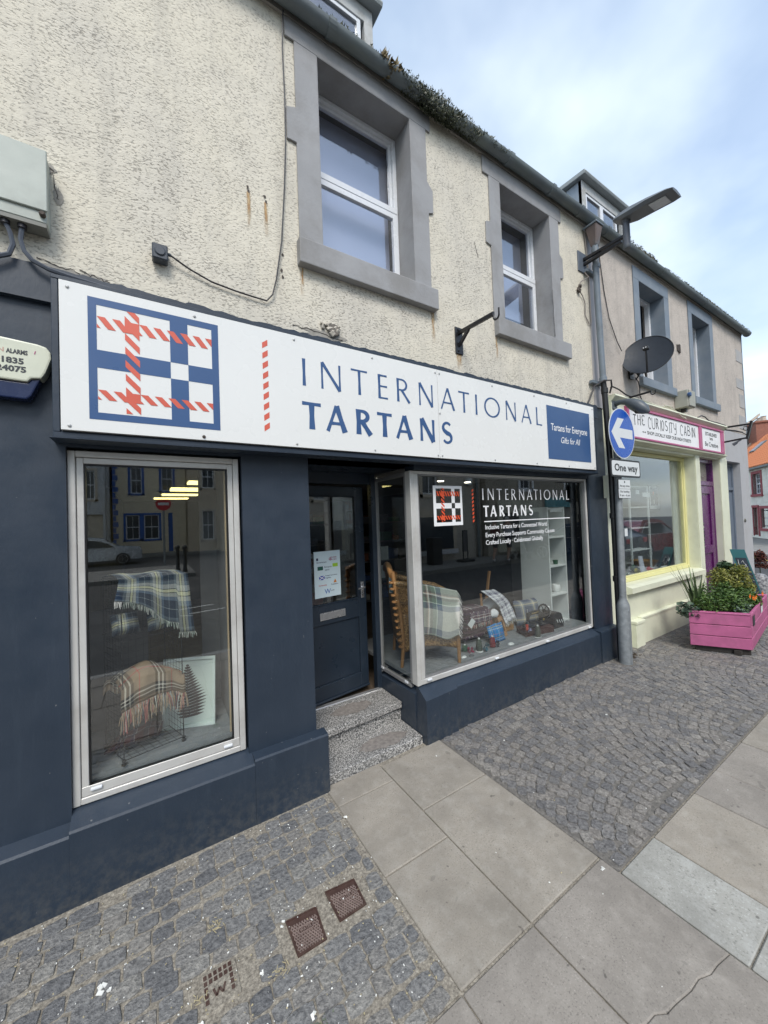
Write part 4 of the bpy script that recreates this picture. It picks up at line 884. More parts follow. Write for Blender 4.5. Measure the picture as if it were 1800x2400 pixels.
# satellite dish
SDT = thing('satellite_dish', 'dark oval satellite dish on the pinkish wall beside the open window', 'satellite dish', (5.06, 0, 3.31))
az, el = -1.229, 0.42; nrm = Vector((sin(az)*cos(el), -cos(az)*cos(el), sin(el))); aa = nrm.cross(Vector((0, 0, 1))).normalized(); bb = nrm.cross(aa)
DC = Vector((4.996, -0.22, 3.469)); R_ = 0.251
m = MB(); nr, na = 7, 40
def dishpt(rr, a, off): return DC + aa*(rr*R_*cos(a)) + bb*(rr*R_*1.08*sin(a)) + nrm*(0.045*(rr*rr-1)+off)
for off in (0.0, -0.006):
    vs = [dishpt(0, 0, off)]+[dishpt(i/nr, 2*pi*j/na, off) for i in range(1, nr+1) for j in range(na)]
    fs = [(0, 1+j, 1+(j+1) % na) for j in range(na)]+[(1+i*na+j, 1+(i+1)*na+j, 1+(i+1)*na+(j+1) % na, 1+i*na+(j+1) % na) for i in range(nr-1) for j in range(na)]
    m.add(vs, fs)
DISH = M('dark_dish_mesh', (0.022, 0.028, 0.038), 0.5, 0.08, 20, spec=0.25)
m.build('reflector', DISH, SDT, smooth=True, fix=False)
MB().tube([dishpt(1, 2*pi*j/na, 0) for j in range(na+1)], 0.005, 5, False).build('rim', BLKP, SDT, smooth=True)
low = dishpt(1, -pi/2, 0) if dishpt(1, -pi/2, 0).z < dishpt(1, pi/2, 0).z else dishpt(1, pi/2, 0)
lnb = DC + nrm*0.20 + Vector((0, 0, -0.10))
MB().tube([low, (low+lnb)/2+Vector((0, 0, -0.02)), lnb], 0.010, 6).build('feed_arm', BLACK, SDT)
MB().obox(lnb+Vector((0, 0, 0.03)), 0.05, 0.06, 0.045).build('receiver', BLKP, SDT, bevel=0.008)
m = MB()
for dx_ in (-0.012, 0.012): m.tube([lnb+Vector((-0.026, dx_, 0.032)), lnb+Vector((-0.032, dx_, 0.032))], 0.007, 8)
m.build('receiver_eye', UPVC, SDT)
back = DC - nrm*0.07
m = MB(); m.tube([back, (5.06, -0.05, 3.33), (5.06, -0.002, 3.31)], 0.014, 8); m.tube([(5.06, -0.06, 3.335), (5.13, -0.08, 3.31), (5.20, -0.005, 3.28)], 0.008, 6); m.obox((5.06, -0.012, 3.31), 0.09, 0.02, 0.11); m.tube([back, (5.12, -0.10, 3.36)], 0.012, 6); m.tube([(5.0, -0.06, 3.37), (5.14, -0.06, 3.30)], 0.01, 6); m.build('wall_bracket', BLACK, SDT)
m = MB().tube([(5.13, -0.03, 3.28), (5.22, -0.02, 3.25), (5.25, -0.02, 3.18), (5.245, -0.02, 3.08), (5.30, -0.02, 3.02), (5.38, -0.02, 2.99)], 0.006, 5)
tag(m.build('dish_cable', CABLE, smooth=True, org=(5.2, 0, 3.1)), 'short dangling cable under the satellite dish', 'cable')
m = MB().tube([(4.42, -0.01, 4.80), (4.52, -0.01, 4.2), (4.60, -0.012, 3.9), (4.75, -0.015, 3.66), (4.82, -0.03, 3.55)], 0.005, 5)
tag(m.build('aerial_cable', CABLE, smooth=True, org=(4.6, 0, 4.0)), 'thin dark cable running down the pinkish wall to the satellite dish', 'cable')

# iron brackets
def hook_bracket(x, zt, zb, L, zoff, label):
    t = thing('hanging_sign_bracket', label, 'bracket', (x, 0, zb))
    bx('wall_plate', BLACK, t, x-0.04, x+0.04, -0.012, 0, zb, zt, 0.002)
    m = MB(); za = zt-0.045; m.bar((x, -0.012, za), (x, -L, za-0.02), 0.022, 0.03); m.bar((x, -0.01, zb+0.07), (x, -0.12, za-0.015), 0.02, 0.028); m.build('arm', BLACK, t, bevel=0.002)
    hk = [(x, -L+0.005, za-0.02)] + [(x, -L-0.022+0.026*cos(a), za-0.045+0.026*sin(a)*1.1) for a in [rad(q) for q in range(0, -181, -20)]] + [(x, -L-0.048, za-0.0)]
    MB().tube(hk, 0.007, 6).build('hook', BLACK, t, smooth=True)
    for z in (zb+0.025, zt-0.02): MB().lathe((x-0.01, -0.012, z), [(0.009, 0), (0.007, 0.008)], 8, 'y').build('bolt', BLACK, t)
hook_bracket(2.165, 3.185, 2.965, 0.375, 0, 'black iron sign bracket with an empty hook between the two upper windows')
t = thing('hanging_sign_bracket', 'thin black iron hook bracket just above the start of the curiosity shop sign', 'bracket', (4.78, 0, 2.95))
MB().tube([(4.78, -0.0, 2.955), (4.78, -0.33, 2.962)], 0.012, 8).build('arm', BLACK, t, smooth=True)
MB().tube([(4.78, -0.32, 2.96)]+[(4.78, -0.345+0.022*cos(rad(a)), 2.945+0.024*sin(rad(a))) for a in range(10, -200, -25)]+[(4.78, -0.367, 2.965)], 0.006, 6).build('hook', BLACK, t, smooth=True)
t = thing('hanging_sign_bracket', 'ornate black iron bracket standing out from the far end of the curiosity shop sign', 'bracket', (8.02, 0, 2.6))
m = MB(); X = 8.02; m.bar((X, -0.0, 2.945), (X, -0.385, 2.93), 0.022, 0.028); m.bar((X, -0.0, 2.70), (X, -0.35, 2.72), 0.022, 0.026); m.bar((X, -0.40, 2.975), (X, -0.335, 2.70), 0.03, 0.045, (1, 0, 0)); m.bar((X, -0.40, 2.97), (X+0.01, -0.34, 2.70), 0.05, 0.02)
m.build('frame', BLACK, t)
m = MB(); m.tube([(X, -0.04, 2.92), (X, -0.12, 2.89), (X, -0.2, 2.86), (X, -0.28, 2.82), (X, -0.33, 2.77)], [0.008, 0.013, 0.014, 0.012, 0.006], 6); m.tube([(X, -0.30, 2.90)]+[(X, -0.33+0.03*cos(rad(a)), 2.87+0.03*sin(rad(a))) for a in range(90, 420, 30)], 0.006, 5); m.build('scroll', BLACK, t, smooth=True)
MB().tube([(X, -0.27, 2.70), (X, -0.23, 2.685), (X, -0.20, 2.66), (X, -0.165, 2.64)], [0.008, 0.012, 0.022, 0.026], 8).build('spotlight', LGD, t, smooth=True)
# swan neck lamp
t = thing('sign_lamp', 'dark grey curved sign lamp hanging over the start of the curiosity shop sign', 'lamp', (4.51, 0, 2.85)); SLG = M('sign_lamp_grey', (0.075, 0.09, 0.105), 0.4, 0.12, 6)
bx('wall_block', SLG, t, 4.46, 4.57, -0.07, -0.0, 2.785, 2.90, 0.012)
MB().tube([(4.52, -0.06, 2.855), (4.52, -0.12, 2.862), (4.52, -0.18, 2.85), (4.52, -0.235, 2.815), (4.52, -0.30, 2.765), (4.52, -0.36, 2.71), (4.52, -0.395, 2.675)], [0.030, 0.028, 0.036, 0.058, 0.068, 0.052, 0.018], 14).build('lamp_hood', SLG, t, smooth=True)
MB().tube([(4.52, -0.24, 2.775), (4.52, -0.30, 2.73), (4.52, -0.355, 2.685)], [0.02, 0.05, 0.02], 12).build('lamp_shade', BLKP, t, smooth=True)
# utility box on B2
t = thing('meter_box', 'beige electrical box on the pinkish wall above the curiosity shop sign', 'electrical box', (6.55, 0, 3.03)); UB = M('beige_grey_box', (0.36, 0.36, 0.31), 0.6, 0.06, 6)
bx('box_body', UB, t, 6.32, 6.56, -0.16, 0, 3.05, 3.29, 0.008); bx('box_door', UB, t, 6.335, 6.545, -0.172, -0.1605, 3.06, 3.28, 0.004)
MB().lathe((6.335, -0.16, 3.21), [(0.03, 0), (0.03, 0.03), (0.02, 0.035)], 12, 'y').build('sounder', SIGNBLUE, t); bx('gland', BLACK, t, 6.41, 6.47, -0.10, -0.04, 3.0, 3.05)
bx('junction_plate', UB, t, 6.44, 6.47, -0.05, 0.0, 2.93, 3.0)
tag(MB().box(6.50, 6.585, -0.012, 0, 3.93, 4.02).box(6.555, 6.60, -0.018, 0, 3.91, 4.03).build('vent_hole', ALTOP, org=(6.55, 0, 3.97)), 'small rusty vent hole between the two far upper windows', 'vent')
# cables over the cornice
def cable(name, pts, r_, mat, label, cat='cable'):
    return tag(MB().tube(pts, r_, 6).build(name, mat, smooth=True, org=pts[len(pts)//2]), label, cat)
cable('trunking_cable', [(4.33, -0.12, 3.0), (4.42, -0.10, 3.03), (4.55, -0.10, 3.02), (4.66, -0.12, 2.97), (4.80, -0.12, 2.965)], 0.008, CABLE, 'black cable draped over the left end of the cream cornice')
cable('trunking_cable', [(4.80, -0.09, 2.975), (5.2, -0.09, 2.978), (5.6, -0.085, 2.97), (5.9, -0.08, 2.995), (6.05, -0.09, 2.98)], 0.009, M('cream_cable', (0.62, 0.60, 0.48), 0.5), 'cream cable pinned along the cornice left of the electrical box')
cable('trunking_cable', [(5.75, -0.09, 3.0), (5.98, -0.09, 3.01), (6.08, -0.09, 2.97), (6.2, -0.115, 2.90), (6.35, -0.115, 2.885), (6.44, -0.06, 2.95)], 0.007, M('cream_cable', (0.62, 0.60, 0.48), 0.5), 'sagging pale cable below the electrical box')
cable('trunking_cable', [(6.85, -0.09, 2.97), (7.0, -0.09, 3.015), (7.15, -0.09, 3.01), (7.28, -0.09, 2.97), (7.6, -0.09, 2.975), (7.95, -0.1, 2.965)], 0.009, CABLE, 'dark cable arching over the right half of the cream cornice')

# ================================================================ left wall fixtures
t = thing('junction_box', 'pale green metal cable box on the harled wall at the upper left', 'electrical box', (-0.5, 0, 2.97)); JB = M('pale_green_metal', (0.42, 0.455, 0.41), 0.55, 0.06, 3, 0.1, 40, grime=(0.30, 0.31, 0.28), gs=4, ga=0.5)
bx('box_body', JB, t, -0.70, -0.372, -0.078, 0.0, 2.985, 3.30, 0.004); bx('lid', JB, t, -0.71, -0.368, -0.088, -0.0785, 3.035, 3.31, 0.003)
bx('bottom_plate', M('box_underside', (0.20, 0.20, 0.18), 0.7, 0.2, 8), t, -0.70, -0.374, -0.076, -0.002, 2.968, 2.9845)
MB().lathe((-0.385, -0.079, 3.018), [(0.012, 0), (0.012, 0.012), (0.007, 0.018)], 10, 'y').build('lid_screw', ALTOP, t)
for x, dx_ in ((-0.512, 0), (-0.458, 0)):
    MB().tube([(x, -0.05, 2.99), (x, -0.05, 2.95)], 0.016, 10).build('cable_gland', CABLE, t, smooth=True)
cable('armoured_cable', [(-0.458, -0.05, 2.96), (-0.464, -0.05, 2.90), (-0.452, -0.055, 2.85), (-0.425, -0.06, 2.815), (-0.37, -0.065, 2.79), (-0.30, -0.07, 2.777), (-0.20, -0.072, 2.768), (-0.05, -0.06, 2.762)], 0.0095, M('grey_armoured_cable', (0.06, 0.07, 0.09), 0.5), 'thick grey cable curving from the green box down along the top of the white sign')
cable('armoured_cable', [(-0.512, -0.05, 2.96), (-0.497, -0.05, 2.92), (-0.488, -0.05, 2.87), (-0.50, -0.055, 2.82), (-0.56, -0.06, 2.78)], 0.0095, M('grey_armoured_cable', (0.06, 0.07, 0.09), 0.5), 'thick grey cable curving from the green box out of the picture')
t = thing('outdoor_socket', 'small dark grey connection box on the cream wall with a thin cable', 'electrical box', (0.06, 0, 2.99)); SB = M('slate_plastic', (0.045, 0.055, 0.07), 0.45, 0.1, 10)
bx('box_body', SB, t, 0.022, 0.092, -0.055, 0.0, 2.995, 3.075, 0.006); MB().lathe((0.057, -0.0555, 3.035), [(0.026, 0), (0.02, 0.006)], 16, 'y').build('cover', SB, t, smooth=True); MB().tube([(0.092, -0.03, 3.045), (0.108, -0.03, 3.043)], 0.008, 8).build('cable_gland', SB, t)
cable('wall_cable', [(0.106, -0.03, 3.043), (0.19, -0.02, 3.008), (0.30, -0.015, 2.975), (0.42, -0.015, 2.962), (0.52, -0.015, 2.957), (0.60, -0.015, 2.955), (0.635, -0.02, 3.0), (0.66, -0.02, 3.1), (0.70, -0.02, 3.35), (0.728, -0.02, 3.7), (0.745, -0.02, 4.0), (0.748, -0.02, 4.3), (0.742, -0.022, 4.6), (0.75, -0.035, 4.83)], 0.0045, CABLE, 'long thin dark cable running from the small box up to the gutter')
# alarm
t = thing('alarm_box', 'cream and navy burglar alarm box beside the left end of the white sign', 'alarm box', (-0.48, -0.02, 2.2))
AC = M('aged_cream_plastic', (0.62, 0.635, 0.51), 0.4, 0.04, 5, grime=(0.4, 0.42, 0.36), gs=8, ga=0.3); AN = M('navy_plastic', (0.012, 0.022, 0.07), 0.25, 0.1, 8)
out = [(-0.70, 2.30), (-0.62, 2.283), (-0.53, 2.274), (-0.445, 2.272), (-0.433, 2.289), (-0.40, 2.293), (-0.386, 2.32), (-0.366, 2.385), (-0.368, 2.412), (-0.382, 2.434), (-0.41, 2.442), (-0.53, 2.452), (-0.63, 2.45), (-0.70, 2.44)]
MB().prism(out, -0.072, -0.008).build('cover', AC, t, bevel=0.007, seg=2)
MB().prism([(-0.70, 2.22), (-0.60, 2.20), (-0.45, 2.198), (-0.435, 2.215), (-0.405, 2.2905), (-0.4335, 2.2865), (-0.446, 2.2695), (-0.53, 2.2715), (-0.62, 2.2805), (-0.70, 2.2975)], -0.062, -0.008).build('strobe_lens', AN, t, bevel=0.006, seg=2)
fitted('ALARMS', -0.510, -0.442, 2.386, 0.026, t, -0.0728, INK, 0.0012); fitted('EN', -0.553, -0.516, 2.388, 0.026, t, -0.0728, M('faded_red_print', (0.55, 0.35, 0.28), 0.6), 0.0004)
fitted('01835', -0.548, -0.4545, 2.344, 0.034, t, -0.0728, INK, 0.0014); fitted('824075', -0.560, -0.4475, 2.309, 0.034, t, -0.0728, INK, 0.0014)
MB().prism([(-0.422, 2.395), (-0.419, 2.395), (-0.416, 2.409), (-0.419, 2.409)], -0.0735, -0.0725).build('print_mark', PINKF, t)
# old vent fitting above the sign
t = thing('broken_vent', 'broken old pipe stub with crumbling mortar above the white sign', 'vent', (1.0, 0, 2.88))
MB().tube([(1.035, -0.02, 2.885), (1.035, 0.02, 2.885)], 0.038, 12).build('pipe_stub', M('corroded_pipe', (0.16, 0.14, 0.12), 0.8, 0.3, 30, 0.4, 80), t); rq = random.Random(2); ml_ = MB()
for q in range(16): ml_.obox((0.985+rq.uniform(-.05, .09), -0.008, 2.885+rq.uniform(-.03, .03)), rq.uniform(.012, .04), rq.uniform(.015, .03), rq.uniform(.012, .035), Euler((rq.random(), rq.random(), rq.random())).to_matrix())
ml_.build('mortar_lump', M('old_pale_mortar', (0.50, 0.46, 0.39), 0.95, 0.2, 30, 0.5, 80), t, bevel=0.004)
# spalled patches along the paint line and rust streaks
SP = M('bare_spalled_mortar', (0.33, 0.31, 0.275), 0.95, 0.2, 25, 0.7, 60)
def blob(cx, cz, a, b, y, seed, n=26, jit=0.25):
    r_ = random.Random(seed); return [(cx+a*(1+r_.uniform(-jit, jit))*cos(2*pi*i/n), y, cz+b*(1+r_.uniform(-jit, jit))*sin(2*pi*i/n)) for i in range(n)]
for i, (cx, cz, a, b) in enumerate(((-0.345, 2.838, 0.075, 0.014), (-0.215, 2.832, 0.06, 0.018), (0.98, 2.84, 0.14, 0.03), (-0.38, 3.30, 0.03, 0.02), (-0.345, 3.18, 0.018, 0.04))):
    MB().quad(*blob(cx, cz, a, b, -0.0022-0.0001*i, i+3)).build('spalled_patch', SP, B1, fix=False)
CRK = M('dark_crack', (0.05, 0.045, 0.04), 0.9)
r = random.Random(21)
def crack(par, x0, z0, x1, z1, w, y=-0.0032, n=12, jit=0.008):
    pts = [(x0+(x1-x0)*i/n+r.uniform(-jit, jit)*0.5, z0+(z1-z0)*i/n+r.uniform(-jit, jit)) for i in range(n+1)]
    m = MB(); stroke(m, pts, [w*r.uniform(0.4, 1.3) for _ in pts], y, 0); m.build('crack', CRK, par, fix=False)
crack(B1, -0.42, 2.862, -0.27, 2.845, 0.005); crack(B1, -0.27, 2.852, -0.16, 2.832, 0.005); crack(B1, -0.52, 3.315, -0.36, 3.30, 0.007); crack(B1, -0.365, 3.29, -0.345, 3.16, 0.004)
crack(B1, 0.76, 2.86, 1.1, 2.835, 0.006); crack(B1, 2.40, 4.0, 2.44, 3.88, 0.005); crack(B1, 3.487, 3.9, 3.496, 3.42, 0.006, y=-0.0165)
def rustm():
    m_, t_, b_ = newmat('rust_streak'); v = coords(t_, (1, 1, 0.25)); n_ = noise(t_, v, 90, 3)
    t_.links.new(ramp(t_, n_, [(0.35, (0.40, 0.20, 0.06)), (0.65, (0.55, 0.42, 0.25))]), b_.inputs['Base Color']); b_.inputs['Roughness'].default_value = 0.9
    al = ramp(t_, noise(t_, coords(t_, (1, 1, 0.18)), 75, 2), [(0.34, 0.0), (0.55, 1.0)])
    gr = N(t_, 'ShaderNodeTexCoord'); s_ = N(t_, 'ShaderNodeSeparateXYZ'); t_.links.new(gr.outputs['UV'], s_.inputs[0])
    edge = ramp(t_, s_.outputs[0], [(0.0, 0.0), (0.35, 1.0), (0.65, 1.0), (1.0, 0.0)]); fade = ramp(t_, s_.outputs[1], [(0.0, 0.0), (0.8, 1.0), (1.0, 0.8)])
    t_.links.new(math_(t_, 'MULTIPLY', math_(t_, 'MULTIPLY', al, edge), fade), b_.inputs['Alpha']); return m_
RS = rustm()
def streak(x, zt, zb, w, y=-0.003):
    m = MB().quad((x-w, y, zb), (x+w, y, zb), (x+w, y, zt), (x-w, y, zt)); m.uv = [(0, 0), (1, 0), (1, 1), (0, 1)]; m.build('rust_stain', RS, B1, fix=False)
streak(0.515, 3.59, 3.36, 0.013); streak(0.615, 3.57, 3.35, 0.013); streak(2.165, 2.965, 2.83, 0.035); streak(1.90, 3.24, 3.0, 0.02); streak(0.83, 3.24, 3.05, 0.015); streak(2.63, 3.22, 3.0, 0.015)
r = random.Random(4)
for x, z in ((0.512, 3.62), (0.516, 3.595), (0.61, 3.605), (0.617, 3.575), (0.71, 3.28), (0.705, 3.14), (0.70, 3.18)):
    MB().quad(*blob(x, z, 0.008, 0.010, -0.0035, int(x*999), 9, 0.4)).build('wall_pit', ALTOP, B1, fix=False)
# ================================================================ ground
ASPH = M('asphalt', (0.045, 0.046, 0.048), 0.9, 0.15, 3, 0.4, 120, grime=(0.09, 0.088, 0.085), gs=1.2, ga=0.6)
gm = MB(); gm.quad((-60, -60, -0.16), (120, -60, -0.16), (120, 90, -0.16), (-60, 90, -0.16))
structure(gm.build('ground', ASPH, fix=False))
MORT, _t, _b = newmat('sandy_joint'); _v = coords(_t)
_c = ramp(_t, noise(_t, _v, 90, 4, 0.7), [(0.3, (0.10, 0.088, 0.07)), (0.55, (0.27, 0.243, 0.20)), (0.75, (0.46, 0.42, 0.34))])
_t.links.new(_c, _b.inputs['Base Color']); _b.inputs['Roughness'].default_value = 1.0; bump(_t, _b, noise(_t, _v, 120, 4), 0.6, 0.006)
BEDR, _t, _b = newmat('dark_joint'); _v = coords(_t)
_c = ramp(_t, noise(_t, _v, 60, 4, 0.7), [(0.3, (0.085, 0.08, 0.074)), (0.6, (0.17, 0.158, 0.142)), (0.75, (0.27, 0.25, 0.22))])
_t.links.new(_c, _b.inputs['Base Color']); _b.inputs['Roughness'].default_value = 1.0; bump(_t, _b, noise(_t, _v, 90, 4), 0.6, 0.006)
PAVE = M('plain_concrete_paving', (0.20, 0.195, 0.185), 0.9, 0.12, 3, 0.3, 60, grime=(0.15, 0.145, 0.13), gs=2, ga=0.5)
def bed(x0, x1, y0, y1, dz, mat, name, n=24):
    m = MB()
    for i in range(n):
        a, b = x0+(x1-x0)*i/n, x0+(x1-x0)*(i+1)/n; m.quad((a, y0, gz(a)+dz), (b, y0, gz(b)+dz), (b, y1, gz(b)+dz), (a, y1, gz(a)+dz))
    return structure(m.build(name, mat, fix=False))
LEFTBED = bed(-4.0, 0.862, -1.205, 0.05, -0.0038, MORT, 'sett_paving', 4)
RIGHTBED = bed(1.742, 10.6, -1.292, 0.10, -0.0045, BEDR, 'sett_paving', 40)
SLABBED = bed(-4.0, 10.6, -2.9, 0.30, -0.010, MORT, 'slab_paving', 40)
bx0 = structure(MB().box(-12, 11.8, -3.02, -2.9, -0.16, -0.002).build('kerb', granite('granite_kerb', (0.1, 0.1, 0.1), (0.26, 0.26, 0.25), (0.45, 0.44, 0.43), 120)[0], bevel=0.01))
structure(MB().quad((-12, -2.9, -0.034), (-4.0, -2.9, -0.034), (-4.0, 0.0, -0.034), (-12, 0.0, -0.034)).quad((10.6, -2.9, 0.022), (11.8, -2.9, 0.022), (11.8, 6, 0.022), (10.6, 6, 0.022)).build('pavement', PAVE, fix=False))
structure(MB().box(11.8, 11.95, -2.9, 6, -0.16, 0.024).build('kerb', MATS['granite_kerb'], bevel=0.01))

# setts: shared irregular blocks
def sett_mat(name, a, b, c, sc):
    m_, t_, b_ = newmat(name); v = N(t_, 'ShaderNodeNewGeometry').outputs['Position']; oi = N(t_, 'ShaderNodeObjectInfo')
    at = N(t_, 'ShaderNodeAttribute'); at.attribute_name = 'tone'
    n1 = noise(t_, v, sc, 4, 0.65); col = ramp(t_, n1, [(0.34, a), (0.5, b), (0.68, c)])
    n2 = noise(t_, v, sc*3.3, 3, 0.6); col = mix(t_, ramp(t_, n2, [(0.30, 0.55), (0.42, 0.0)]), col, tuple(x*0.35 for x in a))
    tone = math_(t_, 'ADD', oi.outputs['Random'], at.outputs['Fac']); tone = math_(t_, 'FRACT', tone)
    col = mix(t_, 1.0, col, ramp(t_, tone, [(0, (0.70, 0.71, 0.74)), (0.5, (1, 1, 1)), (0.8, (1.14, 1.09, 1.02)), (1.0, (1.3, 1.27, 1.2))]), 'MULTIPLY')
    t_.links.new(col, b_.inputs['Base Color']); b_.inputs['Roughness'].default_value = 0.72
    bump(t_, b_, n1, 0.9, 0.014); return m_
SETT = sett_mat('blue_grey_sett', (0.108, 0.108, 0.109), (0.182, 0.181, 0.178), (0.26, 0.256, 0.248), 60)
SETT2 = sett_mat('brown_grey_sett', (0.115, 0.110, 0.107), (0.185, 0.178, 0.172), (0.26, 0.25, 0.24), 60)
def sett_mesh(seed, mat):
    r_ = random.Random(seed); n = 14; m = MB(); base = []; pw = r_.uniform(6, 12)
    cor = [(r_.uniform(-.06, .03), r_.uniform(-.06, .03)) for _ in range(4)]
    for i in range(n):
        a = 2*pi*(i+0.5)/n; c_, s_ = cos(a), sin(a); k = (abs(c_)**pw+abs(s_)**pw)**(-1/pw)
        q = cor[(c_ > 0)*2+(s_ > 0)]; base.append((c_*0.5*k*(1+r_.uniform(-.035, .025)+q[0]), s_*0.5*k*(1+r_.uniform(-.035, .025)+q[1])))
    tl = (r_.uniform(-.03, .03), r_.uniform(-.03, .03))
    def ring(k, z): return [(x*k, y*k, z+(x*tl[0]+y*tl[1])*(1 if z > -0.01 else 0)*0.06) for x, y in base]
    R = [ring(1.0, -0.03), ring(0.985, -0.0022), ring(0.945, 0.0006), ring(0.60, 0.0012)]
    vs = [p for q in R for p in q]+[(0, 0, 0.0014+r_.uniform(-.0008, .0008))]
    fs = [(i*n+j, i*n+(j+1) % n, (i+1)*n+(j+1) % n, (i+1)*n+j) for i in range(3) for j in range(n)]+[(3*n+j, 3*n+(j+1) % n, 4*n) for j in range(n)]
    m.add(vs, fs); me = m.mesh('sett', smooth=False); me.materials.append(mat); return me, m
ST = [sett_mesh(i, SETT) for i in range(8)]; ST2 = [sett_mesh(i+20, SETT2) for i in range(8)]
def place_setts(items, par, protos, limit, mat):
    items.sort(key=lambda q: hypot(q[0], q[1]+2.2)); r_ = random.Random(8)
    for x, y, w, h, rot in items[:limit]:
        o = bpy.data.objects.new('sett', r_.choice(protos)[0]); COL.objects.link(o); o.parent = par
        o.location = (x, y, gz(x)+r_.uniform(-.002, .003)); o.scale = (w, h, 1); o.rotation_euler = (0, 0, rot)
    rest = items[limit:]
    if rest:
        m = MB(); tones = []
        for x, y, w, h, rot in rest:
            p = r_.choice(protos)[1]; k = len(p.v); tn = r_.random(); tones += [tn]*k
            m.merge(p, Matrix.Translation((x, y, gz(x)+r_.uniform(-.003, .002))) @ Matrix.Rotation(rot, 4, 'Z') @ Matrix.Diagonal((w, h, 1, 1)))
        o = m.build('setts', mat, par, fix=False, smooth=False); stuff(o)
        at = o.data.attributes.new('tone', 'FLOAT', 'POINT'); at.data.foreach_set('value', tones)
r = random.Random(31); items = []
COV = [((0.604, -0.775), (0.742, -0.622)), ((0.422, -0.802), (0.556, -0.644)), ((0.095, -0.79), (0.235, -0.652))]
y = -0.095; row = 0
while y > -1.19:
    h = r.uniform(0.062, 0.084)
    if y-h < -1.20: h = y+1.20
    if h < 0.03: break
    x = -1.05+r.uniform(0, .08)
    while x < 0.852:
        w = r.uniform(0.065, 0.108)
        if x+w > 0.852: w = 0.852-x
        if w > 0.03:
            cx, cy = x+w/2, y-h/2+0.010*sin(x*2.2+row)+r.uniform(-.007, .007)
            if not any(a[0]-w*0.42 < cx < b[0]+w*0.42 and a[1]-h*0.42 < cy < b[1]+h*0.42 for a, b in COV) and cy < -0.085-h/2+0.03:
                g = r.uniform(0.001, 0.007)
                if y < -0.13 or r.random() < 0.85: items.append((cx, cy, w-g, (h-g)*r.uniform(.9, 1.06), r.uniform(-.13, .13)))
        x += w
    y -= h; row += 1
place_setts(items, LEFTBED, ST, 300, SETT)
items = []
def scallop(x, y):   # segmental arcs, 1.25 wide
    u = ((x-1.742) % 1.30)/1.30*2-1; return 0.26*(1-sqrt(max(0, 1-0.82*u*u)))/(1-sqrt(0.18))
pitch = 0.064; k = -6
for k in range(-8, 26):
    x = 1.765
    while x < 9.9:
        far = max(1.0, x/5.0); w = r.uniform(0.055, 0.078)*(1 if x < 6 else 1.15)
        cx = x+w/2; yy = -0.02-k*pitch-scallop(cx, 0)+r.uniform(-.004, .004)
        e = 0.01; sl = (scallop(cx+e, 0)-scallop(cx-e, 0))/(2*e); sl = max(-1.3, min(1.3, sl)); a = -math.atan(sl)
        if -1.225 < yy < -0.065 and not (4.08 < cx < 4.30 and yy > -0.27):
            items.append((cx+r.uniform(-.004, .004), yy+r.uniform(-.006, .006), w*r.uniform(.92, 1.04)-0.004, pitch*r.uniform(.86, 1.06)-0.004, a+r.uniform(-.16, .16)))
        x += w/ (sqrt(1+sl*sl)*0.5+0.5) * (0.88 if abs(sl) > 0.6 else 1.0)
# straight border course against the slabs
x = 1.765
while x < 9.9:
    w = r.uniform(0.062, 0.085); items.append((x+w/2, -1.258, w-0.009, 0.052, r.uniform(-.04, .04))); x += w
place_setts(items, RIGHTBED, ST2, 300, SETT2)

# slabs
def slab_mat(name, base, fleck, sc=150):
    m_, t_, b_ = newmat(name); v = coords(t_); oi = N(t_, 'ShaderNodeObjectInfo')
    n1 = noise(t_, v, sc, 3, 0.7); col = ramp(t_, n1, [(0.33, tuple(x*0.55 for x in base)), (0.43, base), (0.60, base), (0.70, fleck)])
    big = noise(t_, v, 3.2, 5, 0.6); col = mix(t_, ramp(t_, big, [(0.38, 0.0), (0.68, 0.75)]), col, tuple(x*0.66 for x in base)); gum = noise(t_, v, 11, 1, 0.4); col = mix(t_, ramp(t_, gum, [(0.225, 0.55), (0.235, 0.0)]), col, tuple(x*0.5 for x in base)); med = noise(t_, v, 14, 5, 0.7); col = mix(t_, ramp(t_, med, [(0.48, 0.0), (0.72, 0.4)]), col, fleck)
    sp_ = noise(t_, v, 28, 2, 0.5); col = mix(t_, ramp(t_, sp_, [(0.24, 0.6), (0.30, 0.0)]), col, (0.05, 0.045, 0.04))
    col = mix(t_, 1.0, col, ramp(t_, oi.outputs['Random'], [(0, (0.95, 0.95, 0.95)), (1, (1.04, 1.035, 1.03))]), 'MULTIPLY')
    t_.links.new(col, b_.inputs['Base Color']); b_.inputs['Roughness'].default_value = 0.88; bump(t_, b_, n1, 0.35, 0.003); return m_
SLB = slab_mat('buff_grey_slab', (0.305, 0.275, 0.232), (0.40, 0.38, 0.34)); SLG2 = slab_mat('mid_grey_slab', (0.275, 0.250, 0.220), (0.40, 0.37, 0.33)); SLL = slab_mat('pale_granite_slab', (0.34, 0.335, 0.305), (0.52, 0.52, 0.50), 110)
def slab(x0, x1, y0, y1, mat, poly=None):
    g = 0.0028; zz = r.uniform(-.0015, .0015)
    p = poly or [(x0+g, y0+g), (x1-g, y0+g), (x1-g, y1-g), (x0+g, y1-g)]
    top = [(a, b, gz(a)+zz) for a, b in p]; bot = [(a, b, gz(a)-0.028) for a, b in p]; n = len(p)
    m = MB().add(bot+top, [tuple(range(n))[::-1], tuple(range(n, 2*n))]+[(i, (i+1) % n, (i+1) % n+n, i+n) for i in range(n)])
    return m.build('slab', mat, SLABBED, bevel=0.004)
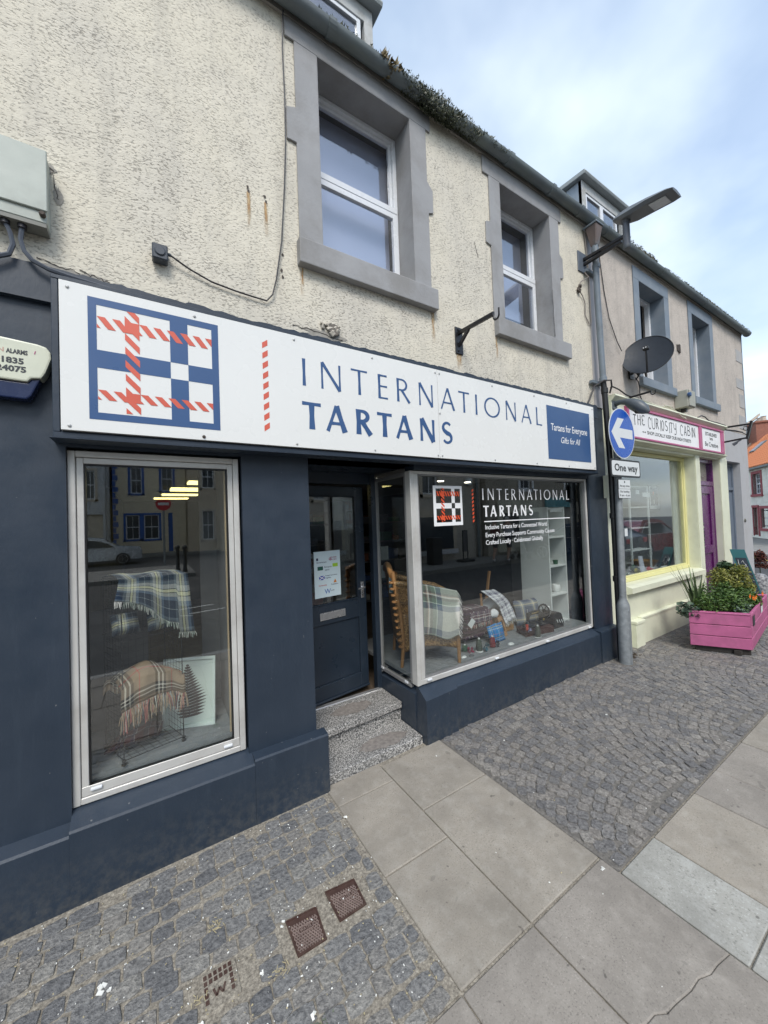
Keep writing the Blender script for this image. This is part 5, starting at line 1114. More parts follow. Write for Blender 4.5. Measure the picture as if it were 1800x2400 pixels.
slab(0.862, 1.243, -0.215, -0.022, SLB); slab(1.243, 1.742, -0.51, -0.062, SLB); slab(0.862, 1.243, -0.715, -0.215, SLB); slab(1.243, 1.742, -1.205, -0.51, SLB)
slab(0.862, 1.243, -1.205, -0.715, SLB)
for a, b in ((-3.0, -2.4), (-2.4, -1.8), (-1.8, -1.2), (-1.2, -0.6), (-0.6, 0.0), (0.0, 0.42), (0.42, 0.862)): slab(a, b, -2.0, -1.21, SLG2)
slab(0.862, 1.243, -2.0, -1.21, SLG2)
ck = [(1.246, -1.572), (1.29, -1.588), (1.335, -1.592), (1.37, -1.612), (1.42, -1.618), (1.50, -1.632), (1.56, -1.634), (1.61, -1.652), (1.66, -1.655), (1.739, -1.668)]
slab(0, 0, 0, 0, SLG2, [(a, b+0.0004) for a, b in ck] + [(1.739, -1.213), (1.246, -1.213)])
slab(0, 0, 0, 0, SLG2, [(1.246, -1.997), (1.739, -1.997)] + [(a, b-0.0004) for a, b in ck][::-1])
slab(1.742, 2.062, -1.722, -1.297, SLL); slab(1.742, 2.062, -2.6, -1.722, SLL)
xs_ = [2.062, 2.562, 2.885, 3.355, 3.90, 4.4, 4.95, 5.45, 6.0, 6.5, 7.05, 7.6, 8.1, 8.65, 9.2, 9.8, 10.4]
for i in range(len(xs_)-1):
    slab(xs_[i], xs_[i+1], -1.95, -1.297, SLG2 if i % 3 else SLB); slab(xs_[i], xs_[i+1], -2.6, -1.95, SLG2)
for i in range(-5, 4): slab(i*0.435, i*0.435+0.435, -2.6, -2.003, SLG2)
for i in range(-6, 18): slab(i*0.6, i*0.6+0.6, -2.89, -2.605, SLG2)
# iron covers
IRON = M('rusty_cast_iron', (0.078, 0.042, 0.034), 0.6, 0.25, 14, 0.2, 60, metal=0.3, grime=(0.14, 0.11, 0.09), gs=10, ga=0.5)
IRONL = M('worn_iron_rib', (0.34, 0.26, 0.23), 0.5, 0.2, 20, metal=0.4)
def cover(pts, label, word_, rows=11):
    cx = sum(p[0] for p in pts)/4; cy = sum(p[1] for p in pts)/4
    t = thing('water_cover', label, 'utility cover', (cx, cy, 0))
    zt = 0.001
    f = MB(); inn = [(cx+(p[0]-cx)*0.93, cy+(p[1]-cy)*0.93) for p in pts]
    for i in range(4):
        a, b, c, d = pts[i], pts[(i+1) % 4], inn[(i+1) % 4], inn[i]; f.hexa([(*a, -0.03), (*b, -0.03), (*c, -0.03), (*d, -0.03), (*a, zt+0.002), (*b, zt+0.002), (*c, zt+0.002), (*d, zt+0.002)])
    f.build('frame', IRON, t); MB().hexa([(*p, -0.03) for p in inn]+[(*p, -0.001) for p in inn]).build('lid', IRON, t)
    P = lambda u, v: (inn[0][0]*(1-u)*(1-v)+inn[1][0]*u*(1-v)+inn[2][0]*u*v+inn[3][0]*(1-u)*v, inn[0][1]*(1-u)*(1-v)+inn[1][1]*u*(1-v)+inn[2][1]*u*v+inn[3][1]*(1-u)*v)
    m = MB(); n = rows
    def rib(u0, v0, u1, v1):
        # clip against unit square and the name panel band
        a, b = P(u0, v0), P(u1, v1); m.bar((*a, 0.0), (*b, 0.0), 0.0028, 0.003)
    for s_ in (1, -1):
        for i in range(-n, n+1):
            c = i/n*1.0
            us = []
            for kk in range(0, 21):
                v = 0.04+0.78*kk/20; u = 0.5+c+s_*(v-0.43)*0.62
                us.append((u, v) if 0.03 < u < 0.97 and not (0.25 < u < 0.75 and 0.50 < v < 0.66) else None)
            st_ = None
            for q in range(21):
                if us[q] and st_ is None: st_ = us[q]
                if (us[q] is None or q == 20) and st_ is not None:
                    e_ = us[q-1] if us[q] is None else us[q]
                    if e_ != st_: rib(*st_, *e_)
                    st_ = None
    m.build('ribs', IRONL, t)
    m = MB()
    for (u0, v0, u1, v1) in ((0.25, 0.50, 0.75, 0.50), (0.25, 0.66, 0.75, 0.66), (0.25, 0.50, 0.25, 0.66), (0.75, 0.50, 0.75, 0.66)):
        a, b = P(u0, v0), P(u1, v1); m.bar((*a, 0.0005), (*b, 0.0005), 0.002, 0.003)
    m.build('name_panel', IRONL, t)
    tm = text_mesh(word_, 0.1, 0, 0, 0, bold=0.002, res=1); xs2 = [p[0] for p in tm.v]; ww = max(xs2)-min(xs2)
    tm.v = [(*P(0.29+0.42*(p[0]-min(xs2))/ww, 0.525+0.11*p[2]/0.075), 0.0022) for p in tm.v]; tm.build('lettering', IRONL, t, fix=False)
cover([(0.611, -0.771), (0.735, -0.771), (0.742, -0.642), (0.607, -0.624)], 'rusty square WATER cover nearest the paving slabs', 'WATER')
cover([(0.428, -0.795), (0.543, -0.799), (0.553, -0.660), (0.426, -0.646)], 'rusty square WATER cover to the left of the other one', 'WATER')
t = thing('water_cover', 'small worn concrete cover marked W with rusty iron squares among the setts', 'utility cover', (0.168, -0.71, 0))
MB().hexa([(0.098, -0.79, -0.03), (0.232, -0.785, -0.03), (0.232, -0.655, -0.03), (0.105, -0.655, -0.03), (0.098, -0.79, 0.001), (0.232, -0.785, 0.001), (0.232, -0.655, 0.001), (0.105, -0.655, 0.001)]).build('slab', MORT, t, bevel=0.004)
m = MB()
for i in range(6):
    for j in range(5):
        if (j >= 3) or i in (0, 5):
            if j < 3 and i in (0, 5) or j >= 3: m.obox((0.126+i*0.0165+0.002*j*0, -0.752+j*0.020, 0.0005), 0.011, 0.014, 0.004)
m.build('iron_squares', IRON, t)
m = MB(); Wp = [(0.148, -0.722), (0.156, -0.748), (0.1665, -0.728), (0.177, -0.748), (0.186, -0.722)]
for i in range(4): m.bar((*Wp[i], 0.0015), (*Wp[i+1], 0.0015), 0.0065, 0.004)
m.build('letter', IRON, t)
# litter, shells and straw bits in the joints
LIT = M('white_litter', (0.72, 0.72, 0.68), 0.8, 0.1, 20); STR = M('straw_litter', (0.42, 0.36, 0.22), 0.9, 0.2, 20)
r = random.Random(77); ml, ms_ = MB(), MB()
for i in range(900):
    if r.random() < 0.72: x, y = r.uniform(-0.55, 0.86), r.uniform(-1.2, -0.09)
    elif r.random() < 0.8: x, y = r.uniform(1.75, 7.5), r.uniform(-1.29, -0.07)
    else: x, y = r.uniform(0.87, 3.5), r.uniform(-1.8, -0.05)
    if 0.8 < x < 1.65 and y > -0.02: continue
    s = r.choice((0.002, 0.003, 0.004, 0.003)); (ml if r.random() < 0.55 else ms_).obox((x, y, gz(x)+0.002), s*r.uniform(1, 2.2), s, 0.0015, Euler((r.uniform(-.3, .3), r.uniform(-.3, .3), r.uniform(0, 3))).to_matrix())
for x, y, s in ((0.42, -0.64, 0.009), (0.41, -0.655, 0.007), (0.10, -0.80, 0.012), (-0.18, -0.50, 0.017), (-0.165, -0.52, 0.010), (0.30, -0.77, 0.008), (0.865, -0.31, 0.011), (0.42, -0.98, 0.012), (1.69, -1.245, 0.012), (2.1, -0.35, 0.008), (3.0, -0.6, 0.008), (1.6, -0.2, 0.005)):
    for q in range(3): ml.obox((x+r.uniform(-s, s)*.7, y+r.uniform(-s, s)*.7, gz(x)+0.003), s*r.uniform(.8, 1.6), s*.7, 0.003, Euler((r.uniform(-.4, .4), r.uniform(-.4, .4), r.uniform(0, 3))).to_matrix())
tag(stuff(ml.build('white_litter', LIT, org=(0.2, -0.7, 0.0))), 'tiny white crumbs and shell bits scattered over the setts', 'litter')
for i in range(60):
    cx, cy = r.choice(((0.19, -0.50), (0.105, -0.73), (0.36, -0.80))); ms_.obox((cx+r.gauss(0, .014), cy+r.gauss(0, .012), 0.004), r.uniform(.006, .02), 0.0018, 0.0015, Euler((r.uniform(-.3, .3), r.uniform(-.3, .3), r.uniform(0, 3))).to_matrix())
tag(stuff(ms_.build('straw_litter', STR, org=(0.2, -0.6, 0.0))), 'dry straw and dead moss lying in the joints of the setts', 'litter')
GRASS = M('fresh_green_moss', (0.09, 0.16, 0.03), 0.9, 0.3, 30); m = MB()
for i in range(260):
    cx, cy = r.gauss(0.40, .022), r.gauss(-1.035, .014); hh = r.uniform(.006, .016); a = r.uniform(0, 6.28); m.quad((cx, cy, 0), (cx+0.003*cos(a), cy+0.003*sin(a), 0), (cx+0.006*cos(a+1), cy+0.006*sin(a+1), hh))
tag(stuff(m.build('moss_tuft', GRASS, org=(0.4, -1.03, 0), fix=False)), 'small bright green moss tuft at the bottom edge of the setts', 'moss')
m = MB()
for i in range(70):
    x, y = 4.30+r.uniform(0, .22), -0.10-r.uniform(0, .10); m.obox((x, y, gz(x)+0.006), r.uniform(.01, .035), 0.004, 0.004, Euler((r.uniform(-.4, .4), r.uniform(-.4, .4), r.uniform(0, 3))).to_matrix())
tag(stuff(m.build('dead_leaves', M('dead_leaf', (0.06, 0.045, 0.03), 0.9, 0.4, 20), org=(4.4, -.15, .03))), 'dark dead leaves swept behind the foot of the sign pole', 'litter')

# ================================================================ sign pole
GALV, _t, _b = newmat('galvanised_steel'); _v = coords(_t)
_t.links.new(ramp(_t, noise(_t, _v, 18, 4, 0.6), [(0.3, (0.19, 0.205, 0.215)), (0.7, (0.30, 0.32, 0.33))]), _b.inputs['Base Color']); _b.inputs['Metallic'].default_value = 0.35; _b.inputs['Roughness'].default_value = 0.55; bump(_t, _b, noise(_t, _v, 70, 3), 0.1, 0.002)
PO = thing('sign_pole', 'grey galvanised pole standing on the setts carrying the one way signs', 'pole', (4.19, -0.2, 0.035))
MB().tube([(4.185, -0.2, 0.60), (4.20, -0.2, 1.5), (4.232, -0.2, 2.62)], 0.034, 16).build('shaft', GALV, PO, smooth=True)
MB().lathe((4.185, -0.2, 0.02), [(0.062, 0), (0.062, 0.60), (0.056, 0.63), (0.036, 0.68), (0.036, 0.70)], 20).build('base_tube', GALV, PO, smooth=True)
MB().hexa([(4.185-0.02, -0.268, 0.14), (4.185+0.062, -0.232, 0.14), (4.185+0.05, -0.20, 0.14), (4.15, -0.22, 0.14), (4.185-0.02, -0.268, 0.60), (4.185+0.062, -0.232, 0.60), (4.185+0.05, -0.20, 0.60), (4.15, -0.22, 0.60)]).build('access_door', GALV, PO, bevel=0.006)
DS = thing('arrow_sign', 'round blue road sign with a white arrow pointing left on the grey pole', 'road sign', (4.24, -0.25, 2.19))
RB = M('road_sign_blue', (0.010, 0.085, 0.42), 0.3, 0.03, 4); RW = M('retroreflective_white', (0.66, 0.68, 0.68), 0.4, 0.03, 6, bs=0.05, bscale=300)
XC, ZC = 4.232, 2.449
MB().lathe((XC, -0.252, ZC), [(0.268, 0), (0.268, 0.004)], 64, 'y').build('rim', RW, DS); 
m = MB(); m.quad(*[(XC+0.259*cos(2*pi*i/64), -0.2572, ZC+0.259*sin(2*pi*i/64)) for i in range(64)]); m.build('blue_face', RB, DS, fix=False)
ar = [(-0.225, 0.0), (-0.02, 0.185), (-0.115+0.20, 0.185), (-0.065, 0.062), (0.225, 0.062), (0.225, -0.058), (-0.065, -0.058), (0.085, -0.175), (-0.02, -0.175)]
ar = [(-0.222, 0.0), (-0.085, 0.158), (0.045, 0.158), (-0.055, 0.052), (0.222, 0.052), (0.222, -0.048), (-0.055, -0.048), (0.045, -0.158), (-0.085, -0.158)]
m = MB(); m.quad(*[(XC+a, -0.2578, ZC+b) for a, b in (ar[0], ar[1], ar[2], ar[3])]); m.quad(*[(XC+a, -0.2578, ZC+b) for a, b in (ar[0], ar[3], ar[6])]); m.quad(*[(XC+a, -0.2578, ZC+b) for a, b in (ar[0], ar[6], ar[7], ar[8])]); m.quad(*[(XC+a, -0.2578, ZC+b) for a, b in (ar[3], ar[4], ar[5], ar[6])]); m.build('white_arrow', RW, DS, fix=False)
m = MB(); m.box(XC-0.2, XC+0.2, -0.248, -0.236, ZC+0.10, ZC+0.13); m.box(XC-0.2, XC+0.2, -0.248, -0.236, ZC-0.13, ZC-0.10); m.build('channel', GALV, DS)
def roundrect(x0, x1, z0, z1, rr, n=5):
    p = []
    for cx, cz, a0 in ((x1-rr, z0+rr, -90), (x1-rr, z1-rr, 0), (x0+rr, z1-rr, 90), (x0+rr, z0+rr, 180)):
        p += [(cx+rr*cos(rad(a0+90*i/n)), cz+rr*sin(rad(a0+90*i/n))) for i in range(n+1)]
    return p
OW = thing('one_way_sign', 'white plate with a black border reading One way under the blue arrow', 'road sign', (4.28, -0.25, 1.98))
DKG = M('black_sign_border', (0.015, 0.016, 0.018), 0.45, 0.1, 6)
MB().prism(roundrect(3.975, 4.600, 1.985, 2.172, 0.030), -0.252, -0.240).build('plate', DKG, OW)
m = MB(); m.quad(*[(a, -0.2525, b) for a, b in roundrect(3.995, 4.582, 2.003, 2.154, 0.020)]); m.build('white_face', RW, OW, fix=False)
fitted('One way', 4.045, 4.54, 2.048, 0.108, OW, -0.2531, DKG, 0.003)
PK = thing('parking_plate', 'small white restriction plate under the One way plate', 'road sign', (4.25, -0.245, 1.76))
bx('plate', RW, PK, 4.135, 4.372, -0.245, -0.240, 1.862, 1.956, 0.0); bx('plate', RW, PK, 4.130, 4.368, -0.245, -0.240, 1.764, 1.858, 0.0)
bx('channel', DKG, PK, 4.126, 4.374, -0.2395, -0.232, 1.760, 1.960)
m = MB(); m.quad(*[(4.252+0.012*cos(2*pi*i/16), -0.2456, 1.934+0.012*sin(2*pi*i/16)) for i in range(16)]); m.build('roundel', DKG, PK, fix=False)
fitted('At any time', 4.15, 4.355, 1.882, 0.032, PK, -0.2456, DKG, 0.0006); fitted('No loading', 4.155, 4.345, 1.822, 0.032, PK, -0.2456, DKG, 0.0006); fitted('8 am - 6 pm', 4.145, 4.355, 1.782, 0.032, PK, -0.2456, DKG, 0.0006)
tag(bx('pole_sticker', RW, None, 4.215, 4.275, -0.2395, -0.2375, 1.36, 1.44, org=(4.24, -0.24, 1.36)), 'small blank white sticker on the grey pole below the plates', 'sticker')
tag(bx('wall_conduit_box', CREAM, None, 4.28, 4.37, -0.06, -0.013, 1.78, 2.03, org=(4.32, -0.03, 1.78)), 'cream painted box fixed behind the pole beside the black pipe', 'electrical box')

# ================================================================ planter
PL = thing('planter_box', 'big pink painted wooden planter standing on a timber skid', 'planter', (5.9, -0.6, 0.04))
PK1 = M('pink_timber_paint', (0.40, 0.098, 0.215), 0.65, 0.14, 7, 0.4, 30, grime=(0.26, 0.08, 0.15), gs=6, ga=0.6)
A_, B_, F_, G_ = Vector((5.085, -0.453)), Vector((5.355, -0.902)), Vector((6.735, -0.735)), Vector((6.32, -0.30))
ctr = (A_+B_+F_+G_)/4
def inset(p, d_): return p+(ctr-p).normalized()*d_
def plank(P, Q, z0, z1, inn, mat, name='plank'):
    Pi, Qi = inset(P, inn), inset(Q, inn)
    MB().hexa([(P.x, P.y, z0), (Q.x, Q.y, z0), (Qi.x, Qi.y, z0), (Pi.x, Pi.y, z0), (P.x, P.y, z1), (Q.x, Q.y, z1), (Qi.x, Qi.y, z1), (Pi.x, Pi.y, z1)]).build(name, mat, PL, bevel=0.004)
for P, Q in ((A_, B_), (B_, F_), (F_, G_), (G_, A_)):
    e = 0.0015
    for z0, z1 in ((0.100, 0.215), (0.221, 0.338), (0.344, 0.462)): plank(P+(ctr-P).normalized()*r.uniform(0, .004), Q+(ctr-Q).normalized()*r.uniform(0, .004), z0, z1, 0.04, PK1)
for P, Q in ((A_, B_), (B_, F_), (F_, G_), (G_, A_)): plank(P-(ctr-P)*0.005, Q-(ctr-Q)*0.005, 0.463, 0.480, 0.062, PK1, 'rim_board')
Ai, Bi, Fi, Gi = [inset(p, 0.05) for p in (A_, B_, F_, G_)]
MB().hexa([(p.x, p.y, 0.11) for p in (Ai, Bi, Fi, Gi)]+[(p.x, p.y, 0.43) for p in (Ai, Bi, Fi, Gi)]).build('soil', M('dark_soil', (0.03, 0.022, 0.016), 1.0, 0.3, 30, 0.6, 60), PL)
SK = M('dark_wet_timber', (0.035, 0.03, 0.026), 0.9, 0.3, 10, 0.3, 40)
m = MB(); m.bar((5.17, -0.47, 0.068), (5.40, -0.87, 0.068), 0.05, 0.055); m.bar((6.3, -0.4, 0.068), (6.6, -0.7, 0.068), 0.05, 0.055); m.bar((5.28, -0.80, 0.062), (6.5, -0.66, 0.062), 0.06, 0.045); m.build('skid', SK, PL)
dFB = (F_-B_).normalized()
pc = B_+dFB*0.16; nrm2 = Vector((dFB.y, -dFB.x))
def sideplate(s0, s1, z0, z1, mat, name):
    a = B_+dFB*s0+nrm2*0.004; b = B_+dFB*s1+nrm2*0.004; MB().quad((a.x, a.y, z0), (b.x, b.y, z0), (b.x, b.y, z1), (a.x, a.y, z1)).build(name, mat, PL, fix=False)
sideplate(0.10, 0.23, 0.33, 0.44, CHAR, 'slate_plaque'); sideplate(0.72, 0.88, 0.36, 0.45, RW, 'white_plaque')
# foliage
def leafmat(name, a, b):
    m_, t_, b_ = newmat(name); g = N(t_, 'ShaderNodeAttribute'); g.attribute_name = 'tone'
    t_.links.new(ramp(t_, g.outputs['Fac'], [(0, a), (1, b)]), b_.inputs['Base Color']); b_.inputs['Roughness'].default_value = 0.5
    b_.inputs['Subsurface Weight'].default_value = 0.0
    return m_
def foliage(name, par, mat, blobs, n, size, seed, flat=0.5, narrow=0.45):
    r_ = random.Random(seed); m = MB(); tones = []
    for i in range(n):
        c, rad_ = r_.choice(blobs); 
        d_ = Vector((r_.gauss(0, 1), r_.gauss(0, 1), r_.gauss(0, 1))).normalized()*(r_.random()**0.4)
        p = Vector(c)+Vector((d_.x*rad_[0], d_.y*rad_[1], d_.z*rad_[2])); p.z = max(p.z, 0.42)
        ax = Vector((r_.gauss(0, 1), r_.gauss(0, 1), r_.gauss(0, 1)*flat+0.2)).normalized(); up = (d_*0.8+Vector((0, 0, 0.7))+Vector((r_.gauss(0, .5), r_.gauss(0, .5), r_.gauss(0, .5)))).normalized()
        sd_ = ax.cross(up).normalized(); s = size*r_.uniform(0.6, 1.4); bend = up*s*0.15
        tip = p+ax*s; m.quad(p, p+ax*s*0.45+sd_*s*narrow*0.5+bend, tip, p+ax*s*0.45-sd_*s*narrow*0.5+bend)
        tn = r_.random(); tones += [tn]*4
    o = m.build(name, mat, par, fix=False); at = o.data.attributes.new('tone', 'FLOAT', 'POINT'); at.data.foreach_set('value', tones); return o
def stems(name, par, mat, pairs, rr):
    m = MB()
    for a, b in pairs:
        a, b = Vector(a), Vector(b); m.tube([a, (a+b)/2+Vector((random.uniform(-.02, .02), random.uniform(-.02, .02), 0.01)), b], [rr, rr*.8, rr*.4], 5)
    return m.build(name, mat, par)
LF1 = leafmat('leaf_mid_green', (0.025, 0.065, 0.015), (0.10, 0.17, 0.03)); LF2 = leafmat('leaf_yellow_green', (0.07, 0.10, 0.015), (0.32, 0.30, 0.07)); LF3 = leafmat('leaf_dark_green', (0.012, 0.035, 0.014), (0.05, 0.10, 0.035)); LF4 = leafmat('leaf_grey_green', (0.04, 0.07, 0.05), (0.16, 0.22, 0.15)); STM = M('green_stem', (0.06, 0.08, 0.03), 0.8, 0.3, 20); LFS = leafmat('leaf_spiky', (0.03, 0.06, 0.025), (0.12, 0.17, 0.07))
t = thing('leafy_plant', 'mid green bushy plant filling the front of the pink planter', 'plant', (5.6, -0.6, 0.43))
foliage('foliage', t, LF1, [((5.32, -0.58, 0.54), (0.13, 0.15, 0.12)), ((5.52, -0.74, 0.53), (0.12, 0.10, 0.11)), ((5.55, -0.5, 0.60), (0.16, 0.13, 0.14)), ((5.75, -0.70, 0.56), (0.13, 0.11, 0.12)), ((5.95, -0.68, 0.58), (0.15, 0.1, 0.12)), ((5.42, -0.66, 0.62), (0.07, 0.07, 0.1)), ((5.66, -0.62, 0.66), (0.08, 0.07, 0.1))], 4200, 0.034, 1); stems('stem', t, STM, [((5.3+i*0.07, -0.6-0.03*(i % 3), 0.42), (5.3+i*0.075, -0.62-0.03*(i % 3), 0.6)) for i in range(9)], 0.006)
t = thing('leafy_plant', 'tall yellow green shrub rising from the middle of the pink planter', 'plant', (5.95, -0.55, 0.43))
foliage('foliage', t, LF2, [((5.95, -0.58, 0.74), (0.15, 0.12, 0.13)), ((6.15, -0.64, 0.70), (0.13, 0.11, 0.15)), ((5.78, -0.52, 0.78), (0.10, 0.09, 0.12)), ((6.02, -0.66, 0.84), (0.08, 0.08, 0.08)), ((5.86, -0.62, 0.70), (0.2, 0.08, 0.05)), ((6.3, -0.66, 0.60), (0.12, 0.08, 0.12))], 3600, 0.032, 2); stems('stem', t, STM, [((5.8+i*0.06, -0.56, 0.42), (5.72+i*0.09, -0.56, 0.78)) for i in range(7)], 0.006)
t = thing('leafy_plant', 'dark green upright plant at the back of the pink planter', 'plant', (6.2, -0.48, 0.43))
foliage('foliage', t, LF3, [((6.25, -0.47, 0.80), (0.10, 0.09, 0.13)), ((6.15, -0.48, 0.62), (0.14, 0.12, 0.14))], 1500, 0.040, 3, narrow=0.7); stems('stem', t, STM, [((6.2, -0.48, 0.42), (6.25, -0.47, 0.85))], 0.008)
t = thing('trailing_plant', 'grey green trailing plant spilling over the left corner of the pink planter', 'plant', (5.15, -0.44, 0.43))
foliage('foliage', t, LF4, [((5.13, -0.43, 0.46), (0.09, 0.09, 0.10)), ((5.55, -0.78, 0.50), (0.12, 0.05, 0.05))], 420, 0.045, 4, narrow=0.9); stems('stem', t, STM, [((5.18, -0.46, 0.44), (5.06, -0.38, 0.40)), ((5.18, -0.46, 0.44), (5.12, -0.42, 0.55))], 0.004)
t = thing('spiky_plant', 'spiky sword leaved plant at the left end of the pink planter', 'plant', (5.42, -0.42, 0.43)); r = random.Random(12)
for i in range(22):
    a = r.uniform(1.9, 5.2) if i < 15 else r.uniform(0, 6.28); L = r.uniform(0.34, 0.58); lean = r.uniform(0.15, 0.75); m = MB(); tones = []
    d_ = Vector((cos(a)*lean, sin(a)*lean*0.6, 1)).normalized(); sd_ = Vector((-sin(a), cos(a), 0)); P0 = Vector((5.42+r.uniform(-.03, .03), -0.42+r.uniform(-.03, .03), 0.43)); pv = None; vs = []
    for k in range(6):
        u = k/5; p = P0+d_*L*u+Vector((cos(a), sin(a)*.6, 0))*lean*0.10*u*u-Vector((0, 0, 0.05))*u*u*lean; w = 0.019*(1-u**1.6)+0.001; vs += [p-sd_*w, p+Vector((0, 0, -.004)), p+sd_*w]
    fs = [(3*k, 3*k+1, 3*k+4, 3*k+3) for k in range(5)]+[(3*k+1, 3*k+2, 3*k+5, 3*k+4) for k in range(5)]
    o = m.add(vs, fs).build('leaf_blade', LFS, t, fix=False, smooth=False); at = o.data.attributes.new('tone', 'FLOAT', 'POINT'); at.data.foreach_set('value', [r.random()]*18)
t = thing('flowering_plant', 'orange nasturtiums flowering near the right edge of the pink planter', 'plant', (6.1, -0.75, 0.43)); OR_ = M('orange_petal', (0.75, 0.16, 0.015), 0.6, 0.1, 10)
foliage('foliage', t, LF1, [((6.0, -0.76, 0.50), (0.3, 0.05, 0.06))], 600, 0.035, 6, narrow=0.9)
for x, y, z in ((5.70, -0.835, 0.60), (5.76, -0.835, 0.585), (5.83, -0.83, 0.59), (6.2, -0.80, 0.575), (6.26, -0.79, 0.56), (5.66, -0.82, 0.62)):
    m = MB()
    for q in range(5): a = 2*pi*q/5; m.quad((x, y, z), (x+.02*cos(a-.5), y-.01, z+.02*sin(a-.5)), (x+.032*cos(a), y-.014, z+.032*sin(a)), (x+.02*cos(a+.5), y-.01, z+.02*sin(a+.5)))
    m.build('flower', OR_, t, fix=False)
# chalkboard, stone, bush
t = thing('chalkboard', 'teal edged chalkboard leaning beyond the planter with a white chalk drawing', 'chalkboard', (7.5, -0.1, 0.04)); TE = M('teal_paint', (0.02, 0.12, 0.13), 0.5, 0.1, 6)
def cb_(u, v, off=0):  # v up the board, leaning back to the wall
    base_ = Vector((7.45, -0.44, 0.03)); top_ = Vector((7.45, -0.20, 0.985)); du = Vector((0.20, -0.33, 0))*1.0; p = base_+(top_-base_)*v+du*0+Vector((0.05, -0.155, 0))*(u-0.0)*1.0
    return p+Vector((-0.85, -0.25, 0.2))*off
m = MB().hexa([cb_(0, 0), cb_(1, 0), cb_(1, 0)+Vector((.025, .008, 0)), cb_(0, 0)+Vector((.025, .008, 0)), cb_(0, 1), cb_(1, 1), cb_(1, 1)+Vector((.025, .008, 0)), cb_(0, 1)+Vector((.025, .008, 0))]); m.build('frame', TE, t)
m = MB().quad(cb_(.14, .05, .004), cb_(.9, .05, .004), cb_(.9, .87, .004), cb_(.14, .87, .004)); m.build('board', M('blackboard', (0.02, 0.03, 0.045), 0.7, 0.1, 6), t, fix=False)
m = MB(); CH = [[(.3, .84), (.25, .78), (.35, .70), (.5, .68), (.62, .74), (.7, .78), (.72, .72)], [(.45, .80), (.6, .83), (.62, .78)], [(.3, .62), (.85, .52)], [(.3, .56), (.5, .54)], [(.4, .50), (.55, .46), (.45, .42), (.6, .38)], [(.55, .36), (.8, .30)]]
for c in CH:
    for i in range(len(c)-1): m.bar(cb_(*c[i], .008), cb_(*c[i+1], .008), 0.011, 0.003)
m.build('chalk_drawing', RW, t)
# stone guard and bush at the corner
t = thing('guard_stone', 'worn grey kerb stone standing at the foot of the far corner', 'stone', (9.35, -0.06, 0.035)); MB().lathe((9.36, -0.08, 0.03), [(0.15, 0), (0.145, 0.2), (0.12, 0.31), (0.07, 0.36), (0.01, 0.375)], 12).build('stone', granite('grey_guard_stone', (0.09, 0.09, 0.10), (0.20, 0.20, 0.21), (0.34, 0.34, 0.34), 25)[0], t, smooth=True)
t = thing('red_bush', 'low dark red leaved bush just past the far corner of the building', 'bush', (10.3, 0.12, 0.0)); foliage('foliage', t, leafmat('leaf_dark_red', (0.05, 0.012, 0.010), (0.17, 0.05, 0.03)), [((10.3, 0.10, 0.45), (0.16, 0.16, 0.2)), ((10.2, 0.10, 0.62), (0.10, 0.10, 0.12)), ((10.35, 0.1, 0.3), (0.14, 0.14, 0.1))], 1500, 0.05, 9); MB().lathe((10.3, 0.12, 0.02), [(0.13, 0), (0.16, 0.22)], 12).build('pot', SLATE, t); stems('stem', t, STM, [((10.3, .12, .2), (10.25, .1, .6))], .01)

# ================================================================ moss on the gutters
MO = leafmat('moss_dark', (0.02, 0.03, 0.014), (0.085, 0.09, 0.045)); MOD = leafmat('moss_dry', (0.10, 0.07, 0.03), (0.30, 0.24, 0.12))
def moss(name, label, segs, seed, mat, dens=2600, hang=0.04, up=0.05, size=0.022):
    r_ = random.Random(seed); m = MB(); tones = []
    for x0, x1, hh in segs:
        for i in range(int((x1-x0)*dens*hh)):
            x = r_.uniform(x0, x1); e = min(1, (x-x0)/0.08, (x1-x)/0.08); lump = 0.6+0.4*sin(x*23)+0.3*sin(x*61+1)
            a = r_.uniform(-0.3, 1.15); y = -0.074-0.045+0.085*r_.random(); z = 4.885+r_.uniform(-hang*hh*e, up*hh*e*max(0.3, lump))
            if y < -0.10: y -= 0.012*hh
            s = size*r_.uniform(.5, 1.3); d_ = Vector((r_.gauss(0, .5), r_.gauss(-.3, .4), r_.gauss(.5, .6))).normalized(); sd_ = d_.cross(Vector((r_.gauss(0, 1), r_.gauss(0, 1), .2))).normalized()
            p = Vector((x, y, z)); m.quad(p-sd_*s*.3, p+sd_*s*.3, p+d_*s); tones += [r_.random()]*3
    o = m.build(name, mat, org=(segs[0][0], -0.15, 4.88), fix=False); at = o.data.attributes.new('tone', 'FLOAT', 'POINT'); at.data.foreach_set('value', tones)
    tag(stuff(o), label, 'moss')
moss('gutter_moss', 'thick dark green moss spilling over the gutter near the big upper window', [(1.58, 2.48, 1.0), (1.75, 2.2, 1.5), (2.48, 2.80, 0.6)], 1, MO, 5200, 0.070, 0.042, 0.016)
moss('gutter_moss', 'thin line of small moss sprouts along the near end of the gutter', [(0.95, 1.55, 0.25)], 2, MO, 2600, 0.0, 0.10, 0.022)
moss('dry_grass', 'small tuft of dry brown grass in the gutter above the big upper window', [(1.42, 1.60, 0.9)], 3, MOD, 2500, 0.06, 0.07, 0.04)
moss('gutter_moss', 'long ragged strip of moss along the gutter of the pinkish building', [(4.85, 5.7, 0.7), (5.9, 9.5, 0.35), (6.6, 8.6, 0.35)], 4, MO, 5200, 0.03, 0.07, 0.015)
moss('gutter_moss', 'dry brownish moss patches on the gutter of the pinkish building', [(5.2, 5.6, 0.5), (7.4, 7.9, 0.4)], 5, MOD, 3000, 0.03, 0.07, 0.018)
